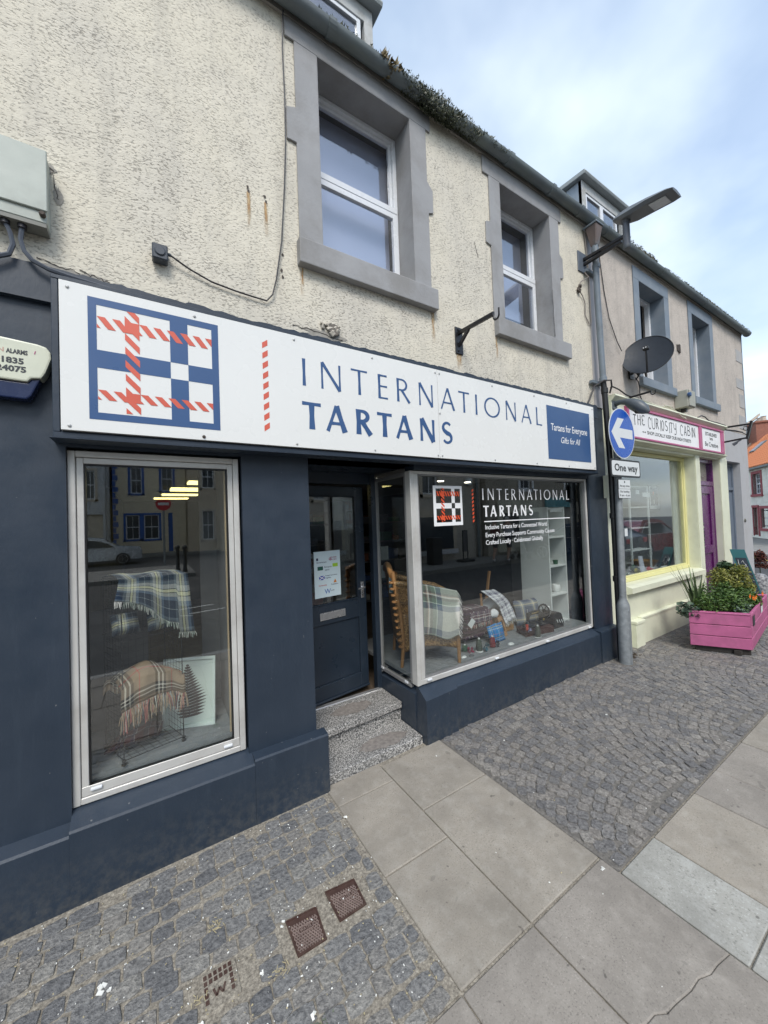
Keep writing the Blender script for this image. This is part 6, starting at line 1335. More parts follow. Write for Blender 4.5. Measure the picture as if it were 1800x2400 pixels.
# ================================================================ tartans
T1 = tartan('tartan_blue_yellow', [(0, (0.018, 0.030, 0.050)), (0.22, (0.13, 0.16, 0.18)), (0.32, (0.50, 0.50, 0.46)), (0.44, (0.01, 0.01, 0.015)), (0.46, (0.80, 0.76, 0.48)), (0.54, (0.01, 0.01, 0.015)), (0.56, (0.55, 0.54, 0.46)), (0.66, (0.14, 0.19, 0.26)), (0.76, (0.018, 0.030, 0.050)), (0.98, (0.30, 0.32, 0.32))], 2.6)
T2 = tartan('tartan_camel', [(0, (0.30, 0.215, 0.14)), (0.22, (0.006, 0.006, 0.006)), (0.30, (0.62, 0.58, 0.50)), (0.34, (0.006, 0.006, 0.006)), (0.42, (0.62, 0.58, 0.50)), (0.46, (0.006, 0.006, 0.006)), (0.54, (0.30, 0.215, 0.14)), (0.75, (0.50, 0.03, 0.03)), (0.775, (0.30, 0.215, 0.14))], 2.2)
T3 = tartan('tartan_pale_grey', [(0, (0.60, 0.59, 0.53)), (0.22, (0.16, 0.19, 0.24)), (0.34, (0.55, 0.60, 0.52)), (0.36, (0.17, 0.22, 0.18)), (0.45, (0.13, 0.115, 0.105)), (0.50, (0.60, 0.40, 0.32)), (0.515, (0.75, 0.72, 0.66)), (0.54, (0.13, 0.115, 0.105)), (0.60, (0.17, 0.22, 0.18)), (0.68, (0.58, 0.65, 0.56)), (0.70, (0.15, 0.19, 0.25)), (0.82, (0.60, 0.59, 0.53))], 1.15)
T4 = tartan('tartan_white_navy', [(0, (0.72, 0.72, 0.74)), (0.30, (0.10, 0.10, 0.16)), (0.38, (0.72, 0.72, 0.74)), (0.44, (0.10, 0.10, 0.16)), (0.60, (0.30, 0.27, 0.34)), (0.72, (0.72, 0.72, 0.74)), (0.94, (0.08, 0.08, 0.14))], 4.5)
T5 = tartan('tartan_cushion', [(0, (0.10, 0.12, 0.16)), (0.28, (0.26, 0.28, 0.30)), (0.40, (0.66, 0.58, 0.38)), (0.50, (0.26, 0.28, 0.30)), (0.62, (0.07, 0.09, 0.14))], 2.0)
T6 = tartan('tartan_bright_blue', [(0, (0.02, 0.20, 0.48)), (0.22, (0.55, 0.62, 0.62)), (0.28, (0.02, 0.20, 0.48)), (0.44, (0.62, 0.50, 0.10)), (0.49, (0.02, 0.03, 0.08)), (0.55, (0.02, 0.20, 0.48)), (0.78, (0.55, 0.12, 0.08)), (0.81, (0.02, 0.20, 0.48))], 2.6)
T7 = tartan('tartan_dark_wine', [(0, (0.05, 0.010, 0.014)), (0.35, (0.014, 0.018, 0.04)), (0.55, (0.34, 0.33, 0.33)), (0.57, (0.05, 0.010, 0.014)), (0.8, (0.015, 0.02, 0.05)), (0.95, (0.3, 0.3, 0.3))], 2.2)
T8 = tartan('stripe_plum', [(0, (0.07, 0.04, 0.07)), (0.25, (0.55, 0.53, 0.50)), (0.30, (0.12, 0.05, 0.07)), (0.45, (0.6, 0.57, 0.52)), (0.52, (0.06, 0.05, 0.08)), (0.75, (0.3, 0.24, 0.24)), (0.8, (0.08, 0.03, 0.05))], 3.0)
FRW = M('pale_fringe', (0.50, 0.50, 0.46), 0.95, 0.25, 40); FRC = M('camel_fringe', (0.42, 0.31, 0.21), 0.95, 0.35, 60); FRD = M('dark_fringe', (0.06, 0.06, 0.07), 0.95, 0.3, 60); FRB = M('blue_fringe', (0.30, 0.34, 0.30), 0.95, 0.4, 60); FRR = M('rose_fringe', (0.40, 0.14, 0.12), 0.95, 0.3, 60)
from mathutils import noise as mnoise
def wrinkle(p, a):
    p = Vector(p); q = mnoise.noise_vector(p*9.0)*a+mnoise.noise_vector(p*24.0)*a*0.35; q.x *= 0.4; return tuple(p+q)
def cloth(name, mat, par, f, nu, nv, ur=(0, 1), vr=(0, 1), thick=0.004, amp=0.006):
    m = MB(); vs = [wrinkle(f(i/nu, j/nv), amp) for j in range(nv+1) for i in range(nu+1)]
    m.uv = [(ur[0]+(ur[1]-ur[0])*i/nu, vr[0]+(vr[1]-vr[0])*j/nv) for j in range(nv+1) for i in range(nu+1)]
    m.add(vs, [(j*(nu+1)+i, j*(nu+1)+i+1, (j+1)*(nu+1)+i+1, (j+1)*(nu+1)+i) for j in range(nv) for i in range(nu)])
    o = m.build(name, mat, par, smooth=True); md = o.modifiers.new('thickness', 'SOLIDIFY'); md.thickness = thick; md.offset = 0; return o
def fringe(name, par, mats, f, n, L, seed, v=1.0, side='v', gravity=(0, 0, -1), spread=0.35, rr=0.0018):
    r_ = random.Random(seed); ms = [MB() for _ in mats]
    for i in range(n):
        u = (i+r_.random())/n; p = Vector(f(u, v)) if side == 'v' else Vector(f(v, u)); g = Vector(gravity); l = L*r_.uniform(.65, 1.15)
        d_ = Vector((r_.gauss(0, spread), r_.gauss(0, spread*.5)-0.1, 0)); k = min(len(mats)-1, int(r_.random()*len(mats)))
        ms[k].tube([p, p+(g+d_*.6).normalized()*l*.5, p+(g+d_*.6).normalized()*l*.5+(g+d_*.2).normalized()*l*.5], [rr, rr*.9, rr*.7], 4)
    for mm, mt in zip(ms, mats):
        if mm.v: mm.build(name, mt, par)

# ================================================================ left window display
WIRE = M('black_wire', (0.015, 0.015, 0.016), 0.4, 0.1, 10, metal=0.3)
RK = thing('wire_rack', 'black wire grid shelf rack standing in the left shop window', 'rack', (-0.07, 0.22, 0.452))
a_, b_, c_, d_ = Vector((-0.144, 0.085)), Vector((0.121, 0.150)), Vector((0.045, 0.365)), Vector((-0.235, 0.315))
def grid(P, Q, R_, S_, nu, nv, name, w=0.0014):
    m = MB(); P, Q, R_, S_ = map(Vector, (P, Q, R_, S_))
    for i in range(nu+1): t_ = i/nu; m.bar(P.lerp(Q, t_), S_.lerp(R_, t_), w*(2 if i in (0, nu) else 1))
    for j in range(nv+1): t_ = j/nv; m.bar(P.lerp(S_, t_), Q.lerp(R_, t_), w*(2 if j in (0, nv) else 1))
    m.build(name, WIRE, RK)
v3 = lambda p, z: (p.x, p.y, z)
LV = [0.475, 0.775, 1.065, 1.36]
for z in LV: grid(v3(a_, z), v3(b_, z), v3(c_, z), v3(d_, z), 8, 7, 'wire_shelf')
for k in range(3):
    grid(v3(b_, LV[k]), v3(c_, LV[k]), v3(c_, LV[k+1]), v3(b_, LV[k+1]), 6, 9, 'wire_panel'); grid(v3(d_, LV[k]), v3(a_, LV[k]), v3(a_, LV[k+1]), v3(d_, LV[k+1]), 6, 9, 'wire_panel'); grid(v3(c_, LV[k]), v3(d_, LV[k]), v3(d_, LV[k+1]), v3(c_, LV[k+1]), 8, 9, 'wire_panel')
for p in (a_, b_, c_, d_):
    MB().tube([v3(p, 0.466), v3(p, 1.362)], 0.0028, 6).build('upright', WIRE, RK)
    for z in LV: MB().lathe(v3(p, z-0.004), [(0.006, 0), (0.010, 0.002), (0.010, 0.006), (0.006, 0.008)], 10).build('connector', BLKP, RK)
    MB().lathe(v3(p, 0.4525), [(0.009, 0), (0.012, 0.004), (0.012, 0.010), (0.006, 0.014)], 10).build('foot', BLKP, RK)
# blanket on top
def f1(u, v):
    A = a_.lerp(b_, u*1.16-0.02); D = d_.lerp(c_, u*1.1-0.02)
    drop = 0.10+0.10*sin(u*2.2)**2+0.10*max(0, u-0.45)*2.0 + (0.05 if u > 0.8 else 0)
    if v < 0.45:
        t_ = v/0.45; p = D.lerp(A, t_*0.98); z = 1.372+0.014*sin(u*9+t_*3)*t_+0.012*sin(t_*3.1)
    else:
        t_ = (v-0.45)/0.55; p = A+Vector((0.0, -0.012-0.022*t_-0.012*sin(u*17+1)*t_)); p.x += 0.05*max(0, u-.7)*t_*2 - 0.06*(0.3-u if u < 0.3 else 0)*t_; z = 1.372-drop*t_-0.004*sin(u*14)
    return (p.x, p.y, z)
BK = thing('tartan_blanket', 'blue green and yellow tartan blanket thrown over the top of the wire rack', 'blanket', (0.0, 0.2, 1.37))
cloth('cloth', T1, BK, f1, 40, 26, (0, 1.1), (0, 0.9)); fringe('fringe', BK, [FRW, FRB], f1, 90, 0.032, 1)
# cushions
def cushion(name, label, mat, cx, cy, cz, w, h, dp, rot, tilt, uv=(0.9, 0.7)):
    t = thing(name, label, 'cushion', (cx, cy, cz)); mt = Matrix.Translation((cx, cy, cz+h/2)) @ Matrix.Rotation(rot, 4, 'Z') @ Matrix.Rotation(tilt, 4, 'X')
    n = 14
    for sgn in (-1, 1):
        m = MB(); vs = []
        for j in range(n+1):
            for i in range(n+1):
                u, v = i/n*2-1, j/n*2-1; pin = 1-0.07*(1-abs(u))*abs(v)**3-0.0; e = max(0, (1-u**4)*(1-v**4))**0.5
                vs.append(tuple(mt @ Vector((u*w/2*(1-0.08*(1-v*v)*u*u), sgn*e*dp/2, v*h/2*(1-0.08*(1-u*u)*v*v)))))
        m.uv = [(i/n*uv[0], j/n*uv[1]) for j in range(n+1) for i in range(n+1)]
        m.add(vs, [(j*(n+1)+i, j*(n+1)+i+1, (j+1)*(n+1)+i+1, (j+1)*(n+1)+i) for j in range(n) for i in range(n)]); m.build('cushion_front' if sgn < 0 else 'cushion_back', mat, t, smooth=True, fix=False)
    return t
cushion('tartan_cushion', 'blue and yellow tartan cushion lying on the right of the rack shelf below the blanket', T1, 0.030, 0.190, 1.068, 0.145, 0.115, 0.09, rad(12), rad(-25), (0.5, 0.42))
cushion('tartan_cushion', 'blue and yellow tartan cushion half hidden at the left of the rack shelf', T1, -0.135, 0.200, 1.068, 0.130, 0.12, 0.09, rad(18), rad(-25), (0.55, 0.45))
# camel blanket with fringe on the middle shelf
def f2(u, v):
    A = a_.lerp(b_, u*1.06-0.02); D = d_.lerp(c_, u*1.0)
    hump = 0.085*(0.35+sin(pi*min(1, u*1.0+0.06))**0.8)
    if v < 0.55:
        t_ = v/0.55; p = D.lerp(A, 0.15+t_*0.85); z = 0.79+hump*sin(pi*(0.18+0.55*t_))+0.006*sin(u*11+t_*5)
    else:
        t_ = (v-0.55)/0.45; p = A+Vector((0.004*sin(u*13), -0.02*sin(t_*2.6)-0.008-0.006*sin(u*21))); z = 0.79+hump*sin(pi*0.73)-t_*(0.11+0.02*sin(u*5))
    return (p.x, p.y, z)
BK = thing('tartan_blanket', 'camel black and white checked blanket with a long fringe on the lower rack shelf', 'blanket', (-0.04, 0.2, 0.78))
cloth('cloth', T2, BK, f2, 40, 24, (0.1, 1.0), (0, 0.75)); fringe('fringe', BK, [FRC, FRC, FRD, FRW, FRC, FRR], f2, 150, 0.095, 2, spread=0.3, rr=0.0021)
def f2b(u, v): return (-0.235+u*0.12, 0.20+0.05*v+0.01*sin(u*8), 0.80+0.05*sin(pi*v)+0.015*sin(u*9)-0.03*(1-u))
cloth('cloth', T2, BK, f2b, 12, 10, (0, 0.4), (0, 0.5))
# pile of dark wraps
BK = thing('folded_wraps', 'pile of dark wine and navy tartan wraps lying on the bottom of the wire rack', 'blankets', (-0.08, 0.22, 0.48))
for k in range(3):
    def f3(u, v, k=k):
        P = Vector((-0.235+0.03*k, 0.20-0.02*k)); e1 = Vector((0.245-0.03*k, 0.045)); e2 = Vector((0.02, 0.13)); p = P+e1*u+e2*v; ed = min(1, min(u, 1-u, v, 1-v)*6)
        return (p.x, p.y, 0.480+k*0.016+ed*(0.018+0.007*sin(u*9+k)+0.006*sin(v*11)))
    cloth('folded_cloth', T7, BK, f3, 18, 12, (0.3*k, 0.3*k+.8), (0, 0.5), 0.008)
# framed fern
PF = thing('framed_picture', 'white framed black fern print leaning in the left shop window', 'picture', (0.16, 0.28, 0.452))
Q0, Q1, Q2, Q3 = Vector((0.020, 0.330, 0.453)), Vector((0.288, 0.228, 0.453)), Vector((0.307, 0.300, 0.832)), Vector((0.036, 0.405, 0.838))
def pf(u, v, o=0.0):
    p = Q0.lerp(Q1, u).lerp(Q3.lerp(Q2, u), v); n_ = (Q1-Q0).cross(Q3-Q0).normalized(); return p+n_*(o if n_.y < 0 else -o)
def pbox(u0, u1, v0, v1, o0, o1): return MB().hexa([pf(u0,v0,o0), pf(u1,v0,o0), pf(u1,v1,o0), pf(u0,v1,o0), pf(u0,v0,o1), pf(u1,v0,o1), pf(u1,v1,o1), pf(u0,v1,o1)])
FW = M('white_frame_paint', (0.62, 0.70, 0.67), 0.4, 0.03, 4); PAP = M('print_paper', (0.58, 0.66, 0.62), 0.6, 0.02, 3)
fr = MB(); 
for q in ((0, 1, 0, 0.045), (0, 1, 0.955, 1), (0, 0.06, 0.045, 0.955), (0.94, 1, 0.045, 0.955)): fr.merge(pbox(*q, -0.018, 0.0))
fr.build('frame', FW, PF, bevel=0.002); pbox(0.06, 0.94, 0.045, 0.955, -0.014, -0.011).build('print', PAP, PF)
FERN = M('fern_ink', (0.045, 0.03, 0.03), 0.7, 0.3, 40)
def stem(s): return (0.45+0.06*s-0.02*sin(s*3), 0.88-0.72*s)
def leafq(m, p0, ang, L, w, o):
    ca, sa = cos(ang), sin(ang); asp = 0.75
    P = lambda a, b: pf(p0[0]+(a*ca-b*sa)/asp*0.98, p0[1]+(a*sa+b*ca)*0.75, o)
    m.quad(P(0, -w/2), P(L*.5, -w*.62), P(L, 0), P(L*.5, w*.62), P(0, w/2))
for i in range(19):
    s = i/18; p0 = stem(s); L = 0.03+0.27*(s/0.72)**0.9 if s < 0.72 else 0.30-0.30*(s-0.72)
    for sg in (-1, 1):
        ang = rad(38-26*s) if sg > 0 else pi-rad(30-34*s); m = MB()
        leafq(m, p0, ang, L*(1.0 if sg > 0 else 0.78), 0.034+0.010*s, -0.0095-0.0001*(i % 3)); m.build('fern_frond', FERN, PF, fix=False)
m = MB()
for i in range(20): a, b = stem(i/20), stem((i+1)/20); m.bar(pf(*a, -0.0088), pf(*b, -0.0088), 0.004, 0.0015)
m.build('fern_stem', FERN, PF)

# ================================================================ rattan chair with throw
RAT, _t, _b = newmat('woven_rattan'); _v = coords(_t, (1, 1, 1), (0, 0, 0.43))
w1 = N(_t, 'ShaderNodeTexWave'); w1.inputs['Scale'].default_value = 22; w1.inputs['Distortion'].default_value = 5; w1.inputs['Detail Scale'].default_value = 3; w1.bands_direction = 'DIAGONAL'; _t.links.new(_v, w1.inputs['Vector'])
_n = noise(_t, _v, 85, 3, 0.6); _c = ramp(_t, _n, [(0.34, (0.09, 0.04, 0.015)), (0.5, (0.30, 0.165, 0.06)), (0.66, (0.50, 0.31, 0.13))]); _c = mix(_t, 0.35, _c, ramp(_t, w1.outputs[0], [(0.2, 0.5), (0.7, 1.0)]), 'MULTIPLY')
_t.links.new(_c, _b.inputs['Base Color']); _b.inputs['Roughness'].default_value = 0.5; bump(_t, _b, _n, 0.7, 0.006)
CANE = M('cane_pole', (0.30, 0.155, 0.06), 0.4, 0.2, 9, 0.2, 60)
CH = thing('rattan_armchair', 'honey brown rattan armchair in the corner of the big shop window', 'chair', (1.95, 0.35, 0.43))
OO = Vector((1.70, 0.29, 0.43)); E1 = Vector((0.908, -0.42, 0)); E2 = Vector((0.42, 0.908, 0))
def cp(a, b, z): return OO+E1*a+E2*b+Vector((0, 0, z))
for a, b, top, lean in ((0.0, 0.0, 0.62, -0.05), (0.0, 0.42, 0.62, -0.05)):
    MB().tube([cp(-0.02, b, 0.0), cp(0, b, 0.20), cp(-0.02, b, 0.45), cp(lean-0.02, b+(0.02 if b else -.0), top+0.15)], [0.014, 0.017, 0.018, 0.018], 10).build('rear_leg', CANE, CH, smooth=True)
for b in (0.0, 0.42): MB().tube([cp(0.46, b, 0.0), cp(0.46, b, 0.18), cp(0.455, b, 0.42), cp(0.45, b, 0.52)], [0.014, 0.017, 0.017, 0.015], 10).build('front_leg', CANE, CH, smooth=True)
def weave(P, name='woven_panel', n=10):
    m = MB(); nu = n; vs = [P(i/nu, j/nu) for j in range(nu+1) for i in range(nu+1)]; m.add(vs, [(j*(nu+1)+i, j*(nu+1)+i+1, (j+1)*(nu+1)+i+1, (j+1)*(nu+1)+i) for j in range(nu) for i in range(nu)])
    o = m.build(name, RAT, CH, smooth=True); md = o.modifiers.new('t', 'SOLIDIFY'); md.thickness = 0.012; return o
weave(lambda u, v: cp(0.0+0.46*u, 0.0, 0.115+0.035*sin(pi*u)*(1-v)+v*(0.42-0.02*u-0.115)))          # near side
weave(lambda u, v: cp(0.0+0.46*u, 0.42, 0.13+v*0.30))
weave(lambda u, v: cp(0.46, 0.42*u, 0.12+0.035*sin(pi*u)*(1-v)+v*0.14))      # apron
weave(lambda u, v: cp(0.0+0.46*u, 0.42*v, 0.235-0.015*sin(pi*u)*sin(pi*v)), 'seat')
weave(lambda u, v: cp(-0.02-0.055*v, -0.0+0.42*u, 0.15+v*(0.58+0.06*sin(pi*u))), 'backrest')
MB().tube([cp(-0.075, 0.0, 0.74)]+[cp(-0.08, 0.42*i/10, 0.745+0.062*sin(pi*i/10)) for i in range(1, 10)]+[cp(-0.075, 0.42, 0.74)], 0.024, 10).build('top_rail', CANE, CH, smooth=True)
for b in (0.0, 0.42): MB().tube([cp(-0.06, b, 0.68), cp(0.06, b, 0.66), cp(0.22, b, 0.605), cp(0.38, b, 0.565), cp(0.47, b, 0.525), cp(0.465, b, 0.40)], [0.022, 0.026, 0.028, 0.028, 0.024, 0.016], 10).build('arm', RAT, CH, smooth=True)
weave(lambda u, v: cp(0.0+0.46*u, 0.42, 0.40+v*(0.20-0.08*u)), 'arm_panel')
m = MB()
for k in range(11): z = 0.16+k*0.052; m.lathe(cp(-0.02-0.006*k, -0.004, z), [(0.022, 0), (0.0235, 0.006), (0.022, 0.014)], 10)
m.build('cane_binding', CANE, CH, smooth=True)
TW = thing('tartan_throw', 'pale cream and grey checked fringed throw hanging over the rattan chair', 'blanket', (1.95, 0.2, 1.0))
def f4(u, v):
    a = 0.045+0.40*u; arm = 0.665-0.115*(a/0.46)+0.02
    if v < 0.22:
        t_ = v/0.22; b = 0.10*(1-t_)-0.015; z = arm-0.05*(1-t_)**2+0.016
    else:
        t_ = (v-0.22)/0.78; b = -0.032-0.030*sin(t_*2.4)-0.008*sin(u*15+t_*3)*t_; z = arm+0.016-t_*(0.455-0.115*u-0.03*sin(u*6))
    return tuple(cp(a+0.02*sin(v*3), b, z))
cloth('cloth', T3, TW, f4, 36, 34, (0.12, 1.05), (0.05, 1.2), 0.006); fringe('fringe', TW, [FRW, FRW, FRD], f4, 110, 0.05, 5, v=1.0, side='u', gravity=(0.45, -0.1, -0.8), spread=0.3, rr=0.0022)
tag(bx('teal_price_tag', M('teal_card', (0.02, 0.16, 0.20), 0.6), None, 1.672, 1.676, 0.36, 0.43, 1.02, 1.16, org=(1.674, 0.4, 1.02)), 'teal card hanging behind the side pane next to the rattan chair', 'tag')
for k, (x, z0, z1, l) in enumerate(((1.95, 1.22, 1.36, 'upper pale notice pinned in the dark behind the side pane'), (1.95, 1.04, 1.17, 'lower pale notice pinned in the dark behind the side pane'))):
    tag(bx('notice', M('pale_notice', (0.30, 0.32, 0.30), 0.7, 0.05, 30), None, x, x+0.09, 1.0, 1.003, z0, z1, org=(x, 1.0, z0)), l, 'notice')

# ================================================================ white shelf unit
SU = thing('shelf_unit', 'tall narrow white shelf unit at the right end of the big shop window', 'shelves', (3.75, 0.41, 0.428)); WP = M('white_melamine', (0.66, 0.68, 0.67), 0.5, 0.03, 3)
bx('side_panel', WP, SU, 3.595, 3.612, 0.235, 0.60, 0.4285, 1.70, 0.001); bx('side_panel', WP, SU, 3.893, 3.910, 0.235, 0.60, 0.4285, 1.70, 0.001); bx('back_panel', M('pale_green_back', (0.52, 0.58, 0.54), 0.6, 0.03, 3), SU, 3.6125, 3.8925, 0.59, 0.60, 0.4285, 1.70)
for z in (0.44, 0.735, 1.045, 1.36, 1.672): bx('shelf', WP, SU, 3.6125, 3.8925, 0.237, 0.5895, z, z+0.018, 0.001)
WC = M('white_ceramic', (0.70, 0.71, 0.70), 0.25, 0.03, 6)
t = thing('tealight_holder', 'round white tealight holder on the white shelf', 'candle holder', (3.80, 0.30, 0.754)); MB().lathe((3.805, 0.31, 0.7535), [(0.03, 0), (0.046, 0.02), (0.047, 0.055), (0.036, 0.082), (0.032, 0.08), (0.03, 0.03)], 18).build('bowl', WC, t, smooth=True)
t = thing('dark_bottle', 'small dark bottle at the left of the shelf below the middle', 'bottle', (3.66, 0.30, 0.754)); MB().lathe((3.66, 0.30, 0.7535), [(0.026, 0), (0.028, 0.01), (0.028, 0.10), (0.012, 0.125), (0.012, 0.16)], 14).build('bottle', BLKP, t, smooth=True)
t = thing('green_pot', 'tiny green plant pot on the upper part of the white shelf', 'pot', (3.80, 0.30, 1.063)); MB().lathe((3.80, 0.30, 1.0635), [(0.022, 0), (0.028, 0.045), (0.02, 0.045), (0.018, 0.02)], 12).build('pot', M('dark_green_glaze', (0.03, 0.09, 0.05), 0.3), t, smooth=True)
t = thing('blue_jar', 'blue grey jar beside the tiny green pot on the white shelf', 'jar', (3.68, 0.33, 1.063)); MB().lathe((3.68, 0.33, 1.0635), [(0.034, 0), (0.036, 0.08), (0.03, 0.10)], 14).build('jar', M('blue_grey_glaze', (0.06, 0.10, 0.14), 0.3), t, smooth=True)
bx('leaflet_label', WP, SU, 3.65, 3.86, 0.233, 0.2345, 1.645, 1.675)

# wooden drawer box, scarf, cushion
BXW = M('honey_wood', (0.34, 0.185, 0.07), 0.45, 0.2, 5, 0.1, 30)
t = thing('wooden_box', 'honey coloured wooden box under the white and navy scarf', 'box', (3.02, 0.50, 0.43)); bx('box_body', BXW, t, 2.87, 3.18, 0.40, 0.60, 0.4285, 0.605, 0.003); bx('box_lid', BXW, t, 2.862, 3.188, 0.392, 0.608, 0.6055, 0.625, 0.003); bx('drawer_front', BXW, t, 2.885, 3.165, 0.392, 0.3995, 0.445, 0.59, 0.002)
SCF = thing('tartan_scarf', 'white navy and grey checked scarf draped over the wooden box', 'scarf', (3.0, 0.45, 0.63))
def f5(u, v):
    if v < 0.55:
        t_ = v/0.55; A = Vector((2.72, 0.40, 0.895)).lerp(Vector((2.99, 0.47, 0.86)), u); Bq = Vector((2.93, 0.36, 0.70)).lerp(Vector((3.12, 0.40, 0.735)), u); p = A.lerp(Bq, t_); p.y -= 0.03*sin(pi*t_)+0.008*sin(u*12); return tuple(p)
    t_ = (v-0.55)/0.45; Bq = Vector((2.93, 0.36, 0.70)).lerp(Vector((3.12, 0.40, 0.735)), u); Cq = Vector((2.99, 0.345, 0.53)).lerp(Vector((3.16, 0.36, 0.565)), u); p = Bq.lerp(Cq, t_); p.y -= 0.012*sin(u*14)*t_; return tuple(p)
cloth('cloth', T4, SCF, f5, 22, 30, (0, 0.55), (0, 1.0), 0.005); fringe('fringe', SCF, [FRW], f5, 36, 0.035, 7, rr=0.0022)
# something for the scarf to stand on: soft roll
MB().tube([(2.80, 0.50, 0.66), (2.90, 0.49, 0.72), (2.98, 0.50, 0.72), (3.06, 0.48, 0.66)], [0.03, 0.06, 0.07, 0.03], 12).build('scarf_roll', T4, SCF, smooth=True)
MB().tube([(2.78, 0.36, 0.66), (2.84, 0.35, 0.665), (2.90, 0.37, 0.655)], [0.03, 0.045, 0.02], 12).build('scarf_roll', T4, SCF, smooth=True)
MB().tube([(2.76, 0.43, 0.63), (2.74, 0.425, 0.86)], 0.012, 6).build('display_stick', CANE, SCF)
cushion('tartan_cushion', 'navy yellow and grey tartan cushion behind the sewing machine', T5, 3.46, 0.44, 0.4285, 0.37, 0.275, 0.11, rad(-6), rad(-12), (1.1, 0.9))
# stack of striped scarves on glass plinth
t = thing('glass_plinth', 'low glass topped plinth left of the wooden box', 'display stand', (2.62, 0.45, 0.43)); bx('glass_top', GLASS, t, 2.42, 2.80, 0.34, 0.60, 0.470, 0.476); m = MB(); [m.box(x, x+0.012, y, y+0.012, 0.4285, 0.4695) for x in (2.43, 2.77) for y in (0.35, 0.57)]; m.build('plinth_leg', DGREY, t)
t = thing('folded_scarves', 'stack of folded plum and grey striped scarves left of the wooden box', 'scarves', (2.62, 0.46, 0.48)); r = random.Random(3)
for k, mt in enumerate((T8, M('plum_wool', (0.05, 0.02, 0.035), 0.95), T7, M('grey_wool', (0.05, 0.045, 0.05), 0.95), M('plum_wool', (0.05, 0.02, 0.035), 0.95), T8)):
    def f6(u, v, k=k): 
        e = min(1, min(u, 1-u)*8, min(v, 1-v)*6); return (2.44+0.31*u+0.006*k, 0.36+0.2*v, 0.480+k*0.045+0.030*e+0.003*sin(u*8+k))
    cloth('folded_scarf', mt, t, f6, 14, 8, (0.2*k, 0.2*k+0.5), (0, 0.4), 0.014)
m = MB(); 
for k in range(6): z = 0.487+k*0.045; m.box(2.452+0.006*k, 2.738+0.006*k, 0.365, 0.555, z, z+0.026)
m.build('scarf_core', M('plum_wool', (0.05, 0.02, 0.035), 0.95), t)
def f7(u, v): return (2.50+0.28*u, 0.345-0.012*v-0.004*sin(u*20), 0.712-0.0*u-v*0.10-0.02*u*0)
cloth('hanging_scarf', T8, t, f7, 20, 6, (0, 1.2), (0, 0.3), 0.006); fringe('fringe', t, [FRW, FRD, FRR], f7, 46, 0.04, 8, rr=0.0022)
m = MB().prism([(2.33, 0.675), (2.385, 0.725), (2.425, 0.69), (2.372, 0.635)], 0.200, 0.2025); tag(m.build('price_tag', RW, org=(2.38, 0.2, 0.63)), 'white swing tag hanging beside the throw fringe', 'tag')
# pouch and card
t = thing('tartan_pouch', 'bright blue tartan pouch leaning in front of the wooden box', 'pouch', (2.74, 0.25, 0.43))
def f8(u, v): return (2.65+0.215*u+0.005*v, 0.235+0.02*u+0.05*v-0.022*sin(pi*u)*sin(pi*v), 0.432+0.150*v-0.0*u)
cloth('pouch_body', T6, t, f8, 12, 10, (0, 0.9), (0, 0.65), 0.02)
KR = M('kraft_card', (0.40, 0.22, 0.10), 0.8, 0.1, 8)
t = thing('card_frame', 'brown card frame leaning against the wooden box behind the blue pouch', 'card', (2.93, 0.31, 0.43)); 
def cf(a, b): return (2.86+0.125*a+0.02*b*0, 0.27+0.05*a+0.06*b, 0.432+0.185*b)
m = MB()
for q in ((0, 1, 0, .25), (0, 1, .8, 1), (0, .2, .25, .8), (.75, 1, .25, .8)):
    P = [cf(q[0], q[2]), cf(q[1], q[2]), cf(q[1], q[3]), cf(q[0], q[3])]; m.hexa([*P, *[(p[0], p[1]+.006, p[2]) for p in P]])
m.build('card', KR, t)
# sewing machine
SM = thing('sewing_machine', 'old black hand cranked sewing machine on a dark wooden base', 'sewing machine', (3.30, 0.22, 0.43)); MAH = M('dark_mahogany', (0.055, 0.020, 0.016), 0.3, 0.2, 6); SB2 = M('black_japanning', (0.008, 0.008, 0.009), 0.15, 0.2, 8); GOLD = M('gold_decal', (0.45, 0.32, 0.10), 0.35, 0.2, 30, metal=0.6)
MB().hexa([(3.06,0.165,0.4285),(3.43,0.105,0.4285),(3.50,0.265,0.4285),(3.13,0.33,0.4285),(3.06,0.165,0.487),(3.43,0.105,0.487),(3.50,0.265,0.487),(3.13,0.33,0.487)]).build('wooden_base', MAH, SM, bevel=0.004)
bx('bed_plate', SB2, SM, 3.14, 3.45, 0.175, 0.27, 0.4875, 0.505, 0.006)
MB().tube([(3.415, 0.235, 0.505), (3.412, 0.235, 0.54), (3.40, 0.235, 0.59), (3.37, 0.235, 0.615), (3.30, 0.235, 0.622), (3.22, 0.235, 0.618), (3.195, 0.235, 0.60)], [0.040, 0.027, 0.025, 0.024, 0.019, 0.019, 0.020], 12).build('arm', SB2, SM, smooth=True)
MB().tube([(3.195, 0.235, 0.635), (3.195, 0.235, 0.55)], 0.016, 10).build('head', SB2, SM, smooth=True); MB().tube([(3.195, 0.235, 0.67), (3.195, 0.235, 0.51)], 0.004, 8).build('needle_bar', CHROME, SM)
m = MB(); WX = 3.462
m.tube([(WX, 0.235+0.062*cos(2*pi*i/28), 0.612+0.062*sin(2*pi*i/28)) for i in range(29)], 0.0085, 8, False)
for i in range(6): a = 2*pi*i/6; m.tube([(WX, 0.235, 0.612), (WX, 0.235+0.058*cos(a), 0.612+0.058*sin(a))], 0.005, 5)
m.lathe((WX-0.012, 0.235, 0.612), [(0.018, 0), (0.018, 0.024)], 12, 'x'); m.build('hand_wheel', SB2, SM, smooth=True)
